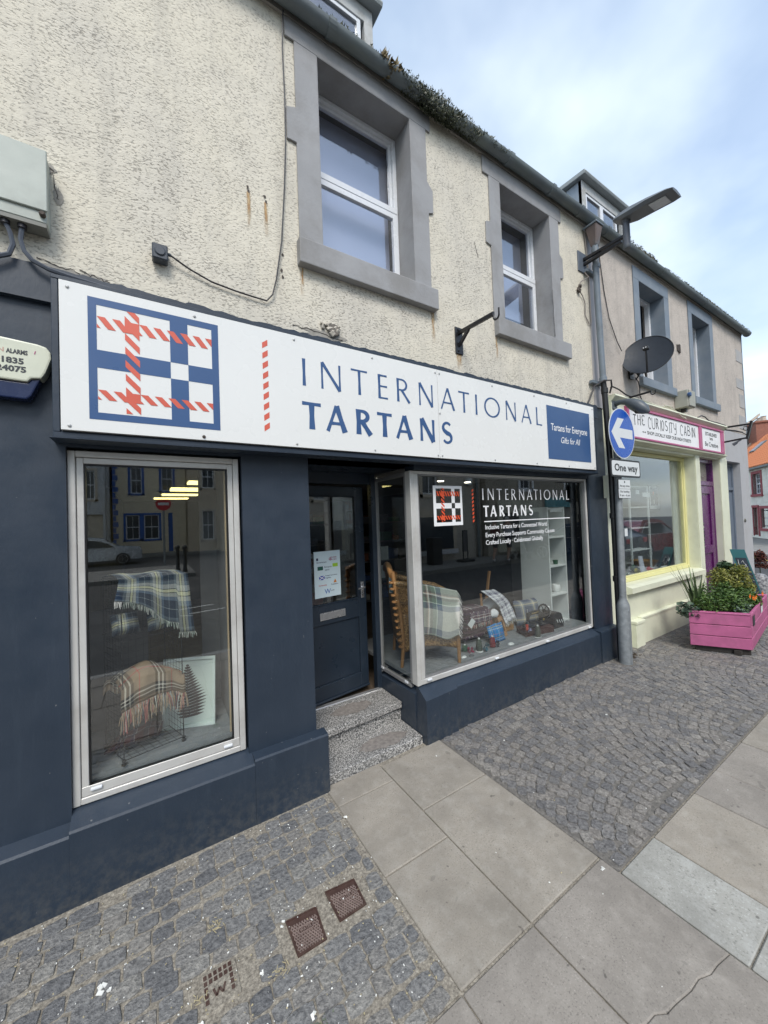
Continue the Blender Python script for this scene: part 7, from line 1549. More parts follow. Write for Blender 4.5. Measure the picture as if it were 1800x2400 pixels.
MB().tube([(WX+0.01, 0.235+0.070*cos(2*pi*i/28), 0.612+0.070*sin(2*pi*i/28)) for i in range(29)], 0.0035, 6, False).build('wheel_rim', CHROME, SM, smooth=True)
MB().lathe((3.41, 0.207, 0.538), [(0.014, 0), (0.014, 0.003)], 14, 'y').build('badge', GOLD, SM); m = MB()
for k in range(7): m.box(3.235+k*0.018, 3.247+k*0.018, 0.2145, 0.2155, 0.615, 0.628)
m.build('gold_lettering', GOLD, SM)
t = thing('leather_case', 'rounded black leather case with pale straps beside the sewing machine', 'case', (3.60, 0.2, 0.43)); MB().prism([(3.51, 0.429), (3.675, 0.429), (3.67, 0.50), (3.64, 0.575), (3.59, 0.595), (3.53, 0.585), (3.505, 0.54)], 0.15, 0.30).build('case_body', BLKP, t, bevel=0.012, seg=2); m = MB(); [m.obox((3.555+k*0.04, 0.147, 0.505-0.006*k), 0.010, 0.004, 0.035, Euler((0, -0.5, 0)).to_matrix()) for k in range(4)]; m.build('strap', RW, t)
# thread cones, shells
def cone(x, y, h, rr, col, label, base=True):
    t = thing('thread_cone', label, 'thread cone', (x, y, 0.429)); 
    if base: MB().lathe((x, y, 0.4285), [(rr*1.25, 0), (rr*1.25, 0.006), (rr*1.1, 0.008)], 16).build('cone_base', WC, t, smooth=True)
    MB().lathe((x, y, 0.437), [(rr, 0), (rr*1.05, h*.3), (rr*.85, h*.85), (rr*.5, h)], 16).build('thread', M('thread_%d' % int(col[0]*1000+col[1]*100000), col, 0.8, 0.15, 90, 0.2, 300), t, smooth=True)
    MB().lathe((x, y, 0.437+h), [(rr*.35, 0), (rr*.3, h*.12)], 12).build('cone_tip', WC, t, smooth=True)
cone(2.433, 0.176, 0.100, 0.027, (0.05, 0.065, 0.05), 'tall dark green thread cone second from the chair'); cone(2.60, 0.172, 0.088, 0.026, (0.16, 0.012, 0.02), 'deep red thread cone in front of the blue tartan pouch', False); cone(3.155, 0.097, 0.10, 0.026, (0.065, 0.07, 0.055), 'olive thread cone in front of the sewing machine'); cone(2.33, 0.25, 0.05, 0.028, (0.03, 0.09, 0.05), 'squat green thread reel nearest the chair leg', False)
t = thing('cotton_reel', 'small orange red cotton reel standing on the sewing machine base', 'cotton reel', (3.12, 0.19, 0.488)); MB().lathe((3.118, 0.19, 0.4875), [(0.014, 0), (0.014, 0.05)], 12).build('reel', M('orange_red_thread', (0.5, 0.06, 0.03), 0.8), t)
def rosette(x, y, z, col, label, s=0.03, seed=1):
    r_ = random.Random(seed); m = MB()
    for i in range(26):
        a = r_.uniform(0, 6.28); d_ = Vector((cos(a), -0.4+r_.uniform(-.3, .3), sin(a)*.8)).normalized()*s*r_.uniform(.5, 1.1); p = Vector((x, y, z))+d_*.3; sd_ = d_.cross(Vector((0, 1, 0.3))).normalized()*s*.25; m.quad(p, p+d_*.6+sd_, p+d_, p+d_*.6-sd_)
    tag(m.build('fabric_flower', M(label[:10].replace(' ', '_')+'_ribbon', col, 0.9, 0.2, 30), org=(x, y, z-s), fix=False), label, 'fabric flower')
rosette(2.475, 0.145, 0.468, (0.03, 0.10, 0.13), 'teal fabric flower pinned in front of the dark green cone', 0.036, 1); rosette(2.345, 0.205, 0.448, (0.28, 0.02, 0.06), 'crimson fabric flower lying by the chair leg', 0.036, 2); rosette(2.64, 0.16, 0.462, (0.03, 0.03, 0.04), 'dark fabric flower beside the red thread cone', 0.03, 3); rosette(3.10, 0.155, 0.505, (0.30, 0.30, 0.45), 'small lilac fabric flower on the sewing machine base', 0.026, 4)
def shell(x, y, s, label, mat):
    t_ = MB().lathe((x, y, 0.4285), [(s, 0), (s*.95, s*.25), (s*.6, s*.55), (s*.1, s*.65)], 14); o = t_.build('shell', mat, org=(x, y, 0.43), smooth=True); o.scale = (1.3, 0.8, 1); tag(o, label, 'shell')
shell(2.794, 0.126, 0.028, 'white scallop shell on the grey deck in front of the pouch', WC); shell(2.225, 0.155, 0.022, 'white striped shell right beside the chair leg', WC); shell(2.301, 0.141, 0.022, 'flat grey shell between the chair leg and the green cone', DGREY)
m = MB().bar((3.00, 0.62, 0.62), (3.09, 0.62, 1.03), 0.022); tag(m.build('wooden_stick', CANE, org=(3.0, 0.62, 0.6)), 'brown wooden stick standing up behind the checked scarf', 'stick')

# ================================================================ curiosity window display
t = thing('lattice_shelf', 'white open lattice shelf in the curiosity shop window', 'shelves', (6.1, 0.6, 0.745)); ys0, ys1 = 0.44, 0.60
m = MB()
for x in (5.86, 6.44): m.box(x, x+0.022, ys0, ys0+0.02, 0.7455, 2.0)
m.box(6.155, 6.167, ys0+0.14, ys0+0.152, 0.7455, 1.98); m.build('upright', WP, t)
for z in (1.035, 1.36, 1.67, 1.975): bx('shelf', WP, t, 5.882, 6.44, ys0, ys0+0.15, z, z+0.016)
tag(bx('white_card', WP, None, 6.20, 6.42, 0.41, 0.414, 1.83, 1.895, org=(6.3, 0.41, 1.83)), 'blank white card hung on the lattice shelf', 'card'); tag(bx('white_card', WP, None, 6.02, 6.12, 0.42, 0.424, 1.87, 1.93, org=(6.07, 0.42, 1.87)), 'small square white card at the top of the lattice shelf', 'card')
tag(bx('green_notice', M('pale_green_card', (0.35, 0.55, 0.42), 0.6), None, 5.10, 5.22, 0.235, 0.237, 1.66, 1.78, org=(5.16, 0.236, 1.66)), 'pale green notice stuck in the curiosity window behind the pole', 'notice')
t = thing('framed_picture', 'dark framed picture with an orange flower in the curiosity window', 'picture', (6.9, 0.55, 1.64)); bx('frame', BLKP, t, 6.62, 7.20 - 0.22, 0.50, 0.52, 1.63, 2.02); bx('mount', WP, t, 6.635, 6.965, 0.497, 0.4995, 1.645, 2.005); bx('picture', NAVYD, t, 6.66, 6.90, 0.494, 0.4965, 1.70, 1.99)
m = MB(); [m.quad((6.76, 0.4935, 1.90), (6.76+.03*cos(a), 0.4935, 1.90+.03*sin(a)), (6.76+.04*cos(a+.4), 0.4935, 1.90+.04*sin(a+.4)), (6.76+.02*cos(a+.8), 0.4935, 1.90+.02*sin(a+.8))) for a in (0, 1.2, 2.4, 3.7, 5.0)]; m.build('orange_flower', OR_, t, fix=False)
m = MB(); m.quad(*[(6.77+.015*cos(2*pi*i/14), 0.4935, 1.76+.04*sin(2*pi*i/14)) for i in range(14)]); m.build('pale_oval', RW, t, fix=False)
t = thing('toy_duck', 'black and white wooden duck on the curiosity window sill', 'ornament', (6.5, 0.32, 0.745)); DB = M('black_duck_paint', (0.015, 0.018, 0.02), 0.4); 
MB().tube([(6.34, 0.33, 0.80), (6.42, 0.33, 0.795), (6.52, 0.33, 0.795), (6.62, 0.33, 0.81), (6.68, 0.33, 0.84)], [0.008, 0.035, 0.045, 0.035, 0.020], 12).build('duck_body', DB, t, smooth=True); MB().tube([(6.40, 0.31, 0.775), (6.50, 0.305, 0.77), (6.60, 0.31, 0.785)], [0.015, 0.025, 0.012], 10).build('white_belly', WC, t, smooth=True)
MB().tube([(6.67, 0.33, 0.83), (6.70, 0.33, 0.865), (6.725, 0.33, 0.87)], [0.02, 0.026, 0.018], 10).build('duck_head', DB, t, smooth=True); MB().tube([(6.73, 0.33, 0.868), (6.765, 0.33, 0.855)], [0.01, 0.003], 8).build('bill', DB, t); MB().tube([(6.668, 0.315, 0.83), (6.69, 0.306, 0.858), (6.71, 0.31, 0.89)], [0.008, 0.007, 0.004], 6).build('white_collar', WC, t)
t = thing('wicker_basket', 'round wicker basket behind the toy duck', 'basket', (6.6, 0.62, 0.745)); MB().lathe((6.62, 0.62, 0.7455), [(0.13, 0), (0.19, 0.09), (0.18, 0.09), (0.12, 0.01)], 20).build('basket', RAT, t, smooth=True)
t = thing('red_toy', 'red toy shoe standing on the curiosity window sill', 'toy', (6.0, 0.28, 0.745)); MB().tube([(5.95, 0.28, 0.80), (6.0, 0.28, 0.775), (6.08, 0.28, 0.765), (6.13, 0.28, 0.758)], [0.03, 0.03, 0.022, 0.01], 10).build('toy_body', M('toy_red', (0.5, 0.015, 0.02), 0.35), t, smooth=True)
t = thing('leaning_plaque', 'tall pale plaque leaning between the toys in the curiosity window', 'plaque', (5.75, 0.28, 0.745)); MB().hexa([(5.66, 0.24, 0.7455), (5.77, 0.24, 0.7455), (5.77, 0.255, 0.7455), (5.66, 0.255, 0.7455), (5.80, 0.33, 0.98), (5.90, 0.33, 0.98), (5.90, 0.345, 0.98), (5.80, 0.345, 0.98)]).build('plaque', M('lilac_grey_board', (0.50, 0.50, 0.56), 0.6), t)
t = thing('soft_toy', 'green and yellow soft toys heaped at the foot of the lattice shelf', 'toys', (5.85, 0.36, 0.745)); 
for x, y, z, s, c in ((5.85, 0.42, 0.80, 0.055, (0.03, 0.12, 0.05)), (5.78, 0.36, 0.78, 0.035, (0.6, 0.5, 0.05)), (5.82, 0.34, 0.765, 0.025, (0.6, 0.5, 0.05)), (5.92, 0.36, 0.775, 0.04, (0.10, 0.14, 0.17))): MB().lathe((x, y, z), [(s*.1, -s), (s*.8, -s*.6), (s, 0), (s*.75, s*.65), (s*.1, s)], 12).build('toy', M('toy_%d' % int(c[0]*999+c[1]*99999), c, 0.7), t, smooth=True)
t = thing('glass_bowl', 'clear glass bowl at the near corner of the curiosity window', 'bowl', (5.45, 0.3, 0.745)); MB().lathe((5.45, 0.30, 0.7455), [(0.03, 0), (0.05, 0.02), (0.055, 0.05), (0.05, 0.05), (0.045, 0.02)], 16).build('bowl', GLASS, t, smooth=True)
# ================================================================ far terrace across the side street
FP1 = Vector((27, 4.03, 0)); FD = Vector((-0.855, -0.518, 0)).normalized(); FB = Vector((0.518, -0.855, 0)).normalized()
def fp(t_, b_, z): return FP1+FD*t_+FB*b_+Vector((0, 0, z))
def fbox(m, t0, t1, b0, b1, z0, z1): return m.hexa([fp(t0,b0,z0), fp(t1,b0,z0), fp(t1,b1,z0), fp(t0,b1,z0), fp(t0,b0,z1), fp(t1,b0,z1), fp(t1,b1,z1), fp(t0,b1,z1)])
FWH = M('white_painted_stone', (0.78, 0.76, 0.68), 0.85, 0.06, 4, 0.6, 5, grime=(0.5, 0.48, 0.42), gs=1.5, ga=0.5, bd=0.04); FRED = M('dull_red_margin', (0.28, 0.055, 0.065), 0.7, 0.1, 6); PANT = M('orange_pantile', (0.52, 0.19, 0.085), 0.8, 0.25, 9, rnd=0.0, grime=(0.35, 0.12, 0.06), gs=2.5, ga=0.6); FST = M('grey_rubble_stone', (0.24, 0.215, 0.19), 0.9, 0.25, 3, 0.6, 9, bd=0.05); BRK = M('red_brick', (0.27, 0.115, 0.08), 0.9, 0.15, 14); COP = M('pale_skew_stone', (0.50, 0.42, 0.34), 0.8, 0.1, 5)
TB = thing('house', 'white painted house with an orange pantile roof and red window surrounds across the side street', 'house', tuple(fp(-1, 2, 0)))
wins = [(0.10, 1.30, 2.16, 3.46), (0.86, 2.06, 0.41, 1.63)]
def fwall(par, t0, t1, z0, z1, holes, mat):
    w_ = wall(MB(), t0, t1, z0, z1, holes, 0.0, 0.3); w_.v = [tuple(fp(*p)) for p in w_.v]; return w_.build('wall', mat, par, fix=False)
fwall(TB, -5.0, 7.0, 0.0, 3.7, [(0.24, 1.16, 2.27, 3.33), (1.0, 1.95, 0.55, 1.52), (0.10, 0.62, 0.14, 1.58)], FWH)
m = MB()
for k in range(9):   # rough courses standing slightly proud
    z = 0.3+k*0.38; t0 = 1.35
    while t0 < 4.5:
        w_ = 0.4+0.3*((k*7+int(t0*3)) % 4)/4; fbox(m, t0, t0+w_-0.03, -0.018, -0.001, z, z+0.33); t0 += w_
m.build('stone_course', FWH, TB)
for (a, b, c, d_) in ((0.10, 1.30, 2.16, 3.46), (0.86, 2.10, 0.41, 1.65)):
    m = MB(); fbox(m, a, a+0.14, -0.03, 0.12, c, d_); fbox(m, b-0.14, b, -0.03, 0.12, c, d_); fbox(m, a+0.14, b-0.14, -0.03, 0.12, d_-0.14, d_); fbox(m, a-0.04, b+0.04, -0.07, 0.12, c-0.02, c+0.11); w0 = m.build('window', FRED, TB)
    m = MB(); A, B, Cq, Dq = a+0.14, b-0.14, c+0.11, d_-0.14; fbox(m, A, A+0.05, 0.13, 0.17, Cq, Dq); fbox(m, B-0.05, B, 0.13, 0.17, Cq, Dq); fbox(m, A+0.05, B-0.05, 0.13, 0.17, Cq, Cq+0.06); fbox(m, A+0.05, B-0.05, 0.13, 0.17, Dq-0.05, Dq); fbox(m, A+0.05, B-0.05, 0.125, 0.17, (Cq+Dq)/2-0.03, (Cq+Dq)/2+0.03)
    for k in (1/3, 2/3): fbox(m, A+(B-A)*k-0.014, A+(B-A)*k+0.014, 0.135, 0.16, Cq, Dq)
    for k in (0.25, 0.75): fbox(m, A, B, 0.135, 0.16, Cq+(Dq-Cq)*k-0.014, Cq+(Dq-Cq)*k+0.014)
    m.build('sash_bars', UPVC, w0); m = MB(); fbox(m, A, B, 0.18, 0.20, Cq, Dq); m.build('window_glass', M('dark_far_glass', (0.05, 0.06, 0.07), 0.1, 0.1, 5), w0)
m = MB(); fbox(m, 0.02, 0.10, -0.03, 0.12, 0.1, 1.66); fbox(m, 0.62, 0.76, -0.03, 0.12, 0.1, 1.66); fbox(m, 0.02, 0.76, -0.05, 0.12, 1.58, 1.70); d0 = m.build('door', FRED, TB); m = MB(); fbox(m, 0.10, 0.62, 0.16, 0.20, 0.14, 1.60); m.build('door_leaf', M('grey_green_door', (0.25, 0.26, 0.21), 0.6), d0); m = MB(); fbox(m, 0.18, 0.5, 0.150, 0.159, 0.9, 1.45); m.build('door_glass', M('dark_far_glass', (0.05, 0.06, 0.07)), d0)
MB().hexa([fp(-5.0,-.12,3.62), fp(7,-.12,3.62), fp(7,2.2,5.90), fp(-5.0,2.2,5.90), fp(-5.0,-.12,3.68), fp(7,-.12,3.68), fp(7,2.2,5.96), fp(-5.0,2.2,5.96)]).hexa([fp(-5.0,2.2,5.90), fp(7,2.2,5.90), fp(7,4.5,3.62), fp(-5.0,4.5,3.62), fp(-5.0,2.2,5.96), fp(7,2.2,5.96), fp(7,4.5,3.68), fp(-5.0,4.5,3.68)]).build('roof', PANT, TB)
# pantiles: rolls and courses as real ridges
tile = MB(); nseg = 5
for q in range(nseg+1): pass
rows_ = 15; roof_o = None; tl_mesh = None
def tile_mesh():
    m = MB(); w_, l_ = 0.24, 0.20; pr2 = [(0, 0.0), (0.06, 0.045), (0.12, 0.0), (0.18, -0.012), (0.24, 0.0)]
    vs = [(a, 0, h+0.02) for a, h in pr2]+[(a, l_, h) for a, h in pr2]+[(a, 0, h-0.005) for a, h in pr2]; m.add(vs, [(i, i+1, i+6, i+5) for i in range(4)]+[(i, i+10, i+11, i+1) for i in range(4)]); return m
tm_ = tile_mesh(); big = MB(); cnt = 0; tme = tm_.mesh('pantile', fix=False, smooth=False); tme.materials.append(PANT)
slope = Vector((0, 1, 0)); e_t = FD; e_b = (FB*2.32+Vector((0, 0, 2.28))).normalized(); e_n = e_t.cross(e_b); e_n = e_n if e_n.z > 0 else -e_n
RM = Matrix((e_t, e_b, e_n)).transposed().to_4x4()
for j in range(16):
    for i in range(46):
        t0 = -5.0+i*0.24; P = fp(t0, -0.12, 3.69)+e_b*(j*0.20); M4 = Matrix.Translation(P) @ RM
        if t0 < 2.5 and cnt < 300 and -3.6 < t0:
            o = bpy.data.objects.new('pantile', tme); COL.objects.link(o); o.parent = TB; o.matrix_basis = Matrix.Translation(P-worg(TB)) @ RM; cnt += 1
        else: big.merge(tm_, M4)
stuff(big.build('pantiles', PANT, TB, fix=False))
m = MB(); a = fp(-2.6, 1.0, 0); 
def rp(t_, s_, h): return fp(t_, -0.12, 3.69)+e_b*s_+e_n*h
m.hexa([rp(-2.9, 1.55, 0), rp(-2.2, 1.55, 0), rp(-2.2, 2.35, 0), rp(-2.9, 2.35, 0), rp(-2.9, 1.55, 0.09), rp(-2.2, 1.55, 0.09), rp(-2.2, 2.35, 0.09), rp(-2.9, 2.35, 0.09)]); m.build('skylight', GUT, TB)
m = MB().quad(rp(-2.84, 1.61, .095), rp(-2.26, 1.61, .095), rp(-2.26, 2.29, .095), rp(-2.84, 2.29, .095)); m.build('skylight_glass', M('pale_skylight', (0.55, 0.55, 0.62), 0.15), TB, fix=False)
m = MB(); fbox(m, -5.3, -4.15, 1.75, 2.65, 4.8, 6.75); fbox(m, -5.38, -4.07, 1.70, 2.72, 6.7501, 6.85); ch = m.build('chimney', BRK, TB)
m = MB(); m.lathe(fp(-4.9, 2.2, 6.85), [(0.14, 0), (0.12, 0.25), (0.15, 0.30)], 12); m.lathe(fp(-4.4, 2.2, 6.85), [(0.14, 0), (0.12, 0.25), (0.15, 0.30)], 12); m.build('chimney_pot', COP, ch)
m = MB(); fbox(m, -5.0, 7.0, -0.2, -0.12, 3.55, 3.64); m.build('gutter', GUT, TB)
GB = thing('house', 'taller grey stone house with a slate roof standing behind the orange roofed house', 'house', tuple(fp(-8, 2, 0)))
m = MB(); fbox(m, -11, -5.45, 0, 4.8, 0, 5.2); m.add([fp(-5.45, 0, 5.2), fp(-5.45, 4.8, 5.2), fp(-5.45, 2.4, 7.3), fp(-5.6, 0, 5.2), fp(-5.6, 4.8, 5.2), fp(-5.6, 2.4, 7.3)], [(0, 1, 2), (3, 5, 4), (0, 2, 5, 3), (1, 4, 5, 2)]); m.build('wall', FST, GB)
m = MB().hexa([fp(-11,-.1,5.15), fp(-5.65,-.1,5.15), fp(-5.65,2.4,7.35), fp(-11,2.4,7.35), fp(-11,-.1,5.22), fp(-5.65,-.1,5.22), fp(-5.65,2.4,7.42), fp(-11,2.4,7.42)]); m.build('roof', M('pale_slate', (0.22, 0.25, 0.28), 0.6, 0.15, 5), GB)
m = MB(); m.hexa([fp(-5.68,-.15,5.2), fp(-5.40,-.15,5.2), fp(-5.40,2.4,7.42), fp(-5.68,2.4,7.42), fp(-5.68,-.15,5.34), fp(-5.40,-.15,5.34), fp(-5.40,2.4,7.56), fp(-5.68,2.4,7.56)]); m.build('skew_coping', COP, GB)
m = MB(); m.hexa([fp(-5.1,-.1,3.72), fp(-4.9,-.1,3.72), fp(-4.9,2.2,5.98), fp(-5.1,2.2,5.98), fp(-5.1,-.1,3.86), fp(-4.9,-.1,3.86), fp(-4.9,2.2,6.12), fp(-5.1,2.2,6.12)]); m.build('skew_coping', COP, TB)
# far pavement and side street markings
m = MB().add([fp(-14, -2.6, -0.02), fp(12, -2.6, -0.02), fp(12, 0, -0.02), fp(-14, 0, -0.02)], [(0, 1, 2, 3)]); structure(m.build('pavement', PAVE, fix=False))
m = MB(); fbox(m, -14, 12, -2.75, -2.6001, -0.16, -0.01); structure(m.build('kerb', MATS['granite_kerb']))
YL = M('worn_yellow_line', (0.55, 0.42, 0.10), 0.9, 0.2, 10)
m = MB(); m.add([fp(-14, -3.0, -0.154), fp(12, -3.0, -0.154), fp(12, -2.88, -0.154), fp(-14, -2.88, -0.154)], [(0, 1, 2, 3)]); structure(m.build('road_marking', YL, fix=False))

# ================================================================ the other side of the street (seen in the glass)
def obuild(label, x0, x1, yf, depth, h, mat, trim, holes, doors=(), sashes=True, roofm=None, name='house'):
    t = thing(name, label, 'building', ((x0+x1)/2, yf-depth/2, 0))
    w_ = wall(MB(), x0, x1, -0.16, h, list(holes)+list(doors), yf-0.3, yf); w_.build('wall', mat, t, fix=False)
    MB().box(x0, x1, yf-depth, yf-0.9, -0.16, h).build('wall', mat, t)
    m = MB().hexa([(x0,yf+.15,h), (x1,yf+.15,h), (x1,yf-depth/2,h+depth*.35), (x0,yf-depth/2,h+depth*.35), (x0,yf+.15,h+.1), (x1,yf+.15,h+.1), (x1,yf-depth/2,h+depth*.35+.1), (x0,yf-depth/2,h+depth*.35+.1)]); m.build('roof', roofm or SLATE, t)
    for a, b, c, d_ in holes:
        m = MB(); w = 0.13
        for q in ((a-w, a, c-w, d_+w), (b, b+w, c-w, d_+w), (a, b, d_, d_+w), (a-w-.03, b+w+.03, c-w-.001, c)): m.box(q[0], q[1], yf+0.0005, yf+0.03, q[2], q[3])
        wo_ = m.build('window', trim, t)
        m = MB(); ubox(m, a, b, c, d_, 0.06, yf-0.14, yf-0.10); m.box(a+.06, b-.06, yf-0.139, yf-0.10, (c+d_)/2-.03, (c+d_)/2+.03)
        if sashes: m.box((a+b)/2-.015, (a+b)/2+.015, yf-0.136, yf-0.11, c+.06, d_-.06)
        m.build('sash', UPVC, wo_); bx('window_glass', M('dark_far_glass', (0.05, 0.06, 0.07)), wo_, a, b, yf-0.17, yf-0.15, c, d_)
    for a, b, c, d_ in doors: bx('door', trim, t, a, b, yf-0.2, yf-0.15, c, d_)
    return t
CR = M('warm_cream_render', (0.78, 0.68, 0.50), 0.9, 0.06, 2); BLT = M('bright_blue_trim', (0.03, 0.12, 0.42), 0.6, 0.05, 4); BRN = M('brown_grey_harling', (0.46, 0.42, 0.36), 0.9, 0.1, 3, 0.3, 40); TAN = M('tan_render', (0.55, 0.46, 0.34), 0.9, 0.08, 2); PGR = M('pale_grey_render_far', (0.50, 0.51, 0.52), 0.9, 0.06, 2); STN = M('sandstone_trim', (0.55, 0.48, 0.38), 0.85, 0.1, 4)
cb = obuild('cream house with bright blue trim reflected in the left shop window', -2.25, 2.04, -28.0, 7, 7.4, CR, BLT, [(-1.25, -0.60, 4.1, 5.9), (0.55, 1.25, 4.3, 6.0), (-1.55, -0.78, 0.98, 2.62), (-0.52, 0.36, 0.95, 2.62)], [(0.92, 1.20, 0.0, 2.75)])
m = MB()
for k in range(19): m.box(-2.25, -1.95 if k % 2 else -2.08, -27.999, -27.96, -0.1+k*0.39, -0.1+k*0.39+0.33)
m.build('quoin_stone', BLT, cb)
obuild('tan house with stone window surrounds reflected at the right of the left shop window', 2.06, 12, -26.5, 7, 7.6, TAN, STN, [(2.95, 3.7, 0.75, 2.8), (2.98, 3.75, 4.4, 6.0), (5.2, 6.0, 0.75, 2.8)])
obuild('pale grey house with a dark shopfront reflected at the left of the left shop window', -12, -2.4, -25.0, 7, 8, PGR, STN, [(-3.3, -2.85, 3.5, 5.2), (-5, -4.2, 3.5, 5.2)], [(-6, -2.5, 0.0, 2.6)])
sb = obuild('brown harled shop reflected in the big window and the door glass', 4.6, 11.6, -8.6, 7, 5.6, BRN, STN, [(8.55, 9.35, 2.55, 4.0), (5.8, 6.6, 2.55, 4.0)])
m = MB(); m.box(8.15, 10.15, -8.59, -8.54, 0.25, 1.95); sf = m.build('shopfront', STN, sb); bx('shop_window', M('dark_far_glass', (0.05, 0.06, 0.07)), sf, 8.3, 9.95, -8.535, -8.53, 0.45, 1.68); bx('sill', UPVC, sf, 8.15, 10.15, -8.53, -8.5, 0.25, 0.42)
MB().tube([(11.3, -8.5, 0), (11.3, -8.5, 5.4)], 0.06, 8).build('downpipe', GUT, sb); bx('wall_box', UPVC, sb, 10.75, 11.0, -8.59, -8.45, 2.95, 3.25)
s2 = obuild('cream fronted shop with a green sign reflected behind the white window lettering', 11.62, 21.0, -8.3, 7, 5.6, M('grey_beige_render', (0.30, 0.27, 0.22), 0.9, 0.1, 3), UPVC, [(13.8, 14.6, 2.8, 4.2), (17.2, 18.0, 2.8, 4.2)])
bx('shopfront', M('pale_shopfront', (0.50, 0.48, 0.38), 0.7), s2, 12.2, 15.2, -8.29, -8.22, 0.1, 2.3); bx('shop_window', M('dark_far_glass', (0.05, 0.06, 0.07)), s2, 12.5, 14.9, -8.215, -8.21, 0.7, 1.75); bx('sign_panel', M('teal_sign', (0.10, 0.30, 0.33), 0.6), s2, 15.5, 17.6, -8.29, -8.2, 1.95, 2.4)
structure(MB().box(4.6, 21, -8.6, -6.9, -0.16, -0.02).box(-3.5, 4.0, -28, -25.6, -0.16, -0.02).box(-12, 1.3, -16.9, -13.0, -0.16, -0.03).build('pavement', PAVE))
t = thing('litter_bin', 'black street bin reflected at the left edge of the big window', 'bin', (8.55, -8.0, -0.02)); bx('body', BLACK, t, 8.30, 8.75, -8.2, -7.8, -0.02, 0.95, 0.03)
t = thing('advertising_board', 'thin black pavement sign reflected in the big window', 'sign', (9.9, -7.8, -0.02)); bx('base', BLKP, t, 9.55, 10.15, -8.0, -7.6, -0.02, 0.06, 0.02); m = MB(); ubox(m, 9.72, 9.98, 0.06, 1.15, 0.03, -7.82, -7.79); m.build('frame', BLACK, t); bx('panel', DGREY, t, 9.75, 9.95, -7.815, -7.80, 0.35, 1.12)
t = thing('no_entry_sign', 'red no entry sign on a pole reflected in the left shop window', 'road sign', (0.41, -16.9, -0.1)); MB().tube([(0.41, -16.9, -0.1), (0.41, -16.9, 2.9)], 0.045, 8).build('pole', GALV, t); MB().lathe((0.41, -16.84, 2.73), [(0.30, 0), (0.30, -0.01)], 32, 'y').build('disc', M('sign_red', (0.55, 0.02, 0.03), 0.4), t); bx('white_bar', RW, t, 0.20, 0.62, -16.835, -16.82, 2.67, 2.79)
for k, (x, y) in enumerate(((1.0, -13.6), (0.78, -14.0))):
    t = thing('bollard', ['black bollard reflected right of the no entry pole', 'black bollard reflected just left of its neighbour'][k], 'bollard', (x, y, -0.03), 'black bollards across the street'); MB().lathe((x, y, -0.03), [(0.09, 0), (0.08, 0.1), (0.065, 0.12), (0.065, 0.85), (0.09, 0.88), (0.085, 0.95), (0.03, 1.0)], 12).build('post', BLACK, t, smooth=True)
WL = M('white_road_line', (0.55, 0.55, 0.53), 0.9, 0.15, 8)
m = MB()
for x, y in ((0.8, -7.0), (0.95, -6.4), (1.9, -7.3), (1.95, -6.9)): m.quad((x-.35, y, -.155), (x+.35, y-.1, -.155), (x+.35, y-.02, -.155), (x-.35, y+.08, -.155))
structure(m.build('road_marking', WL, fix=False))
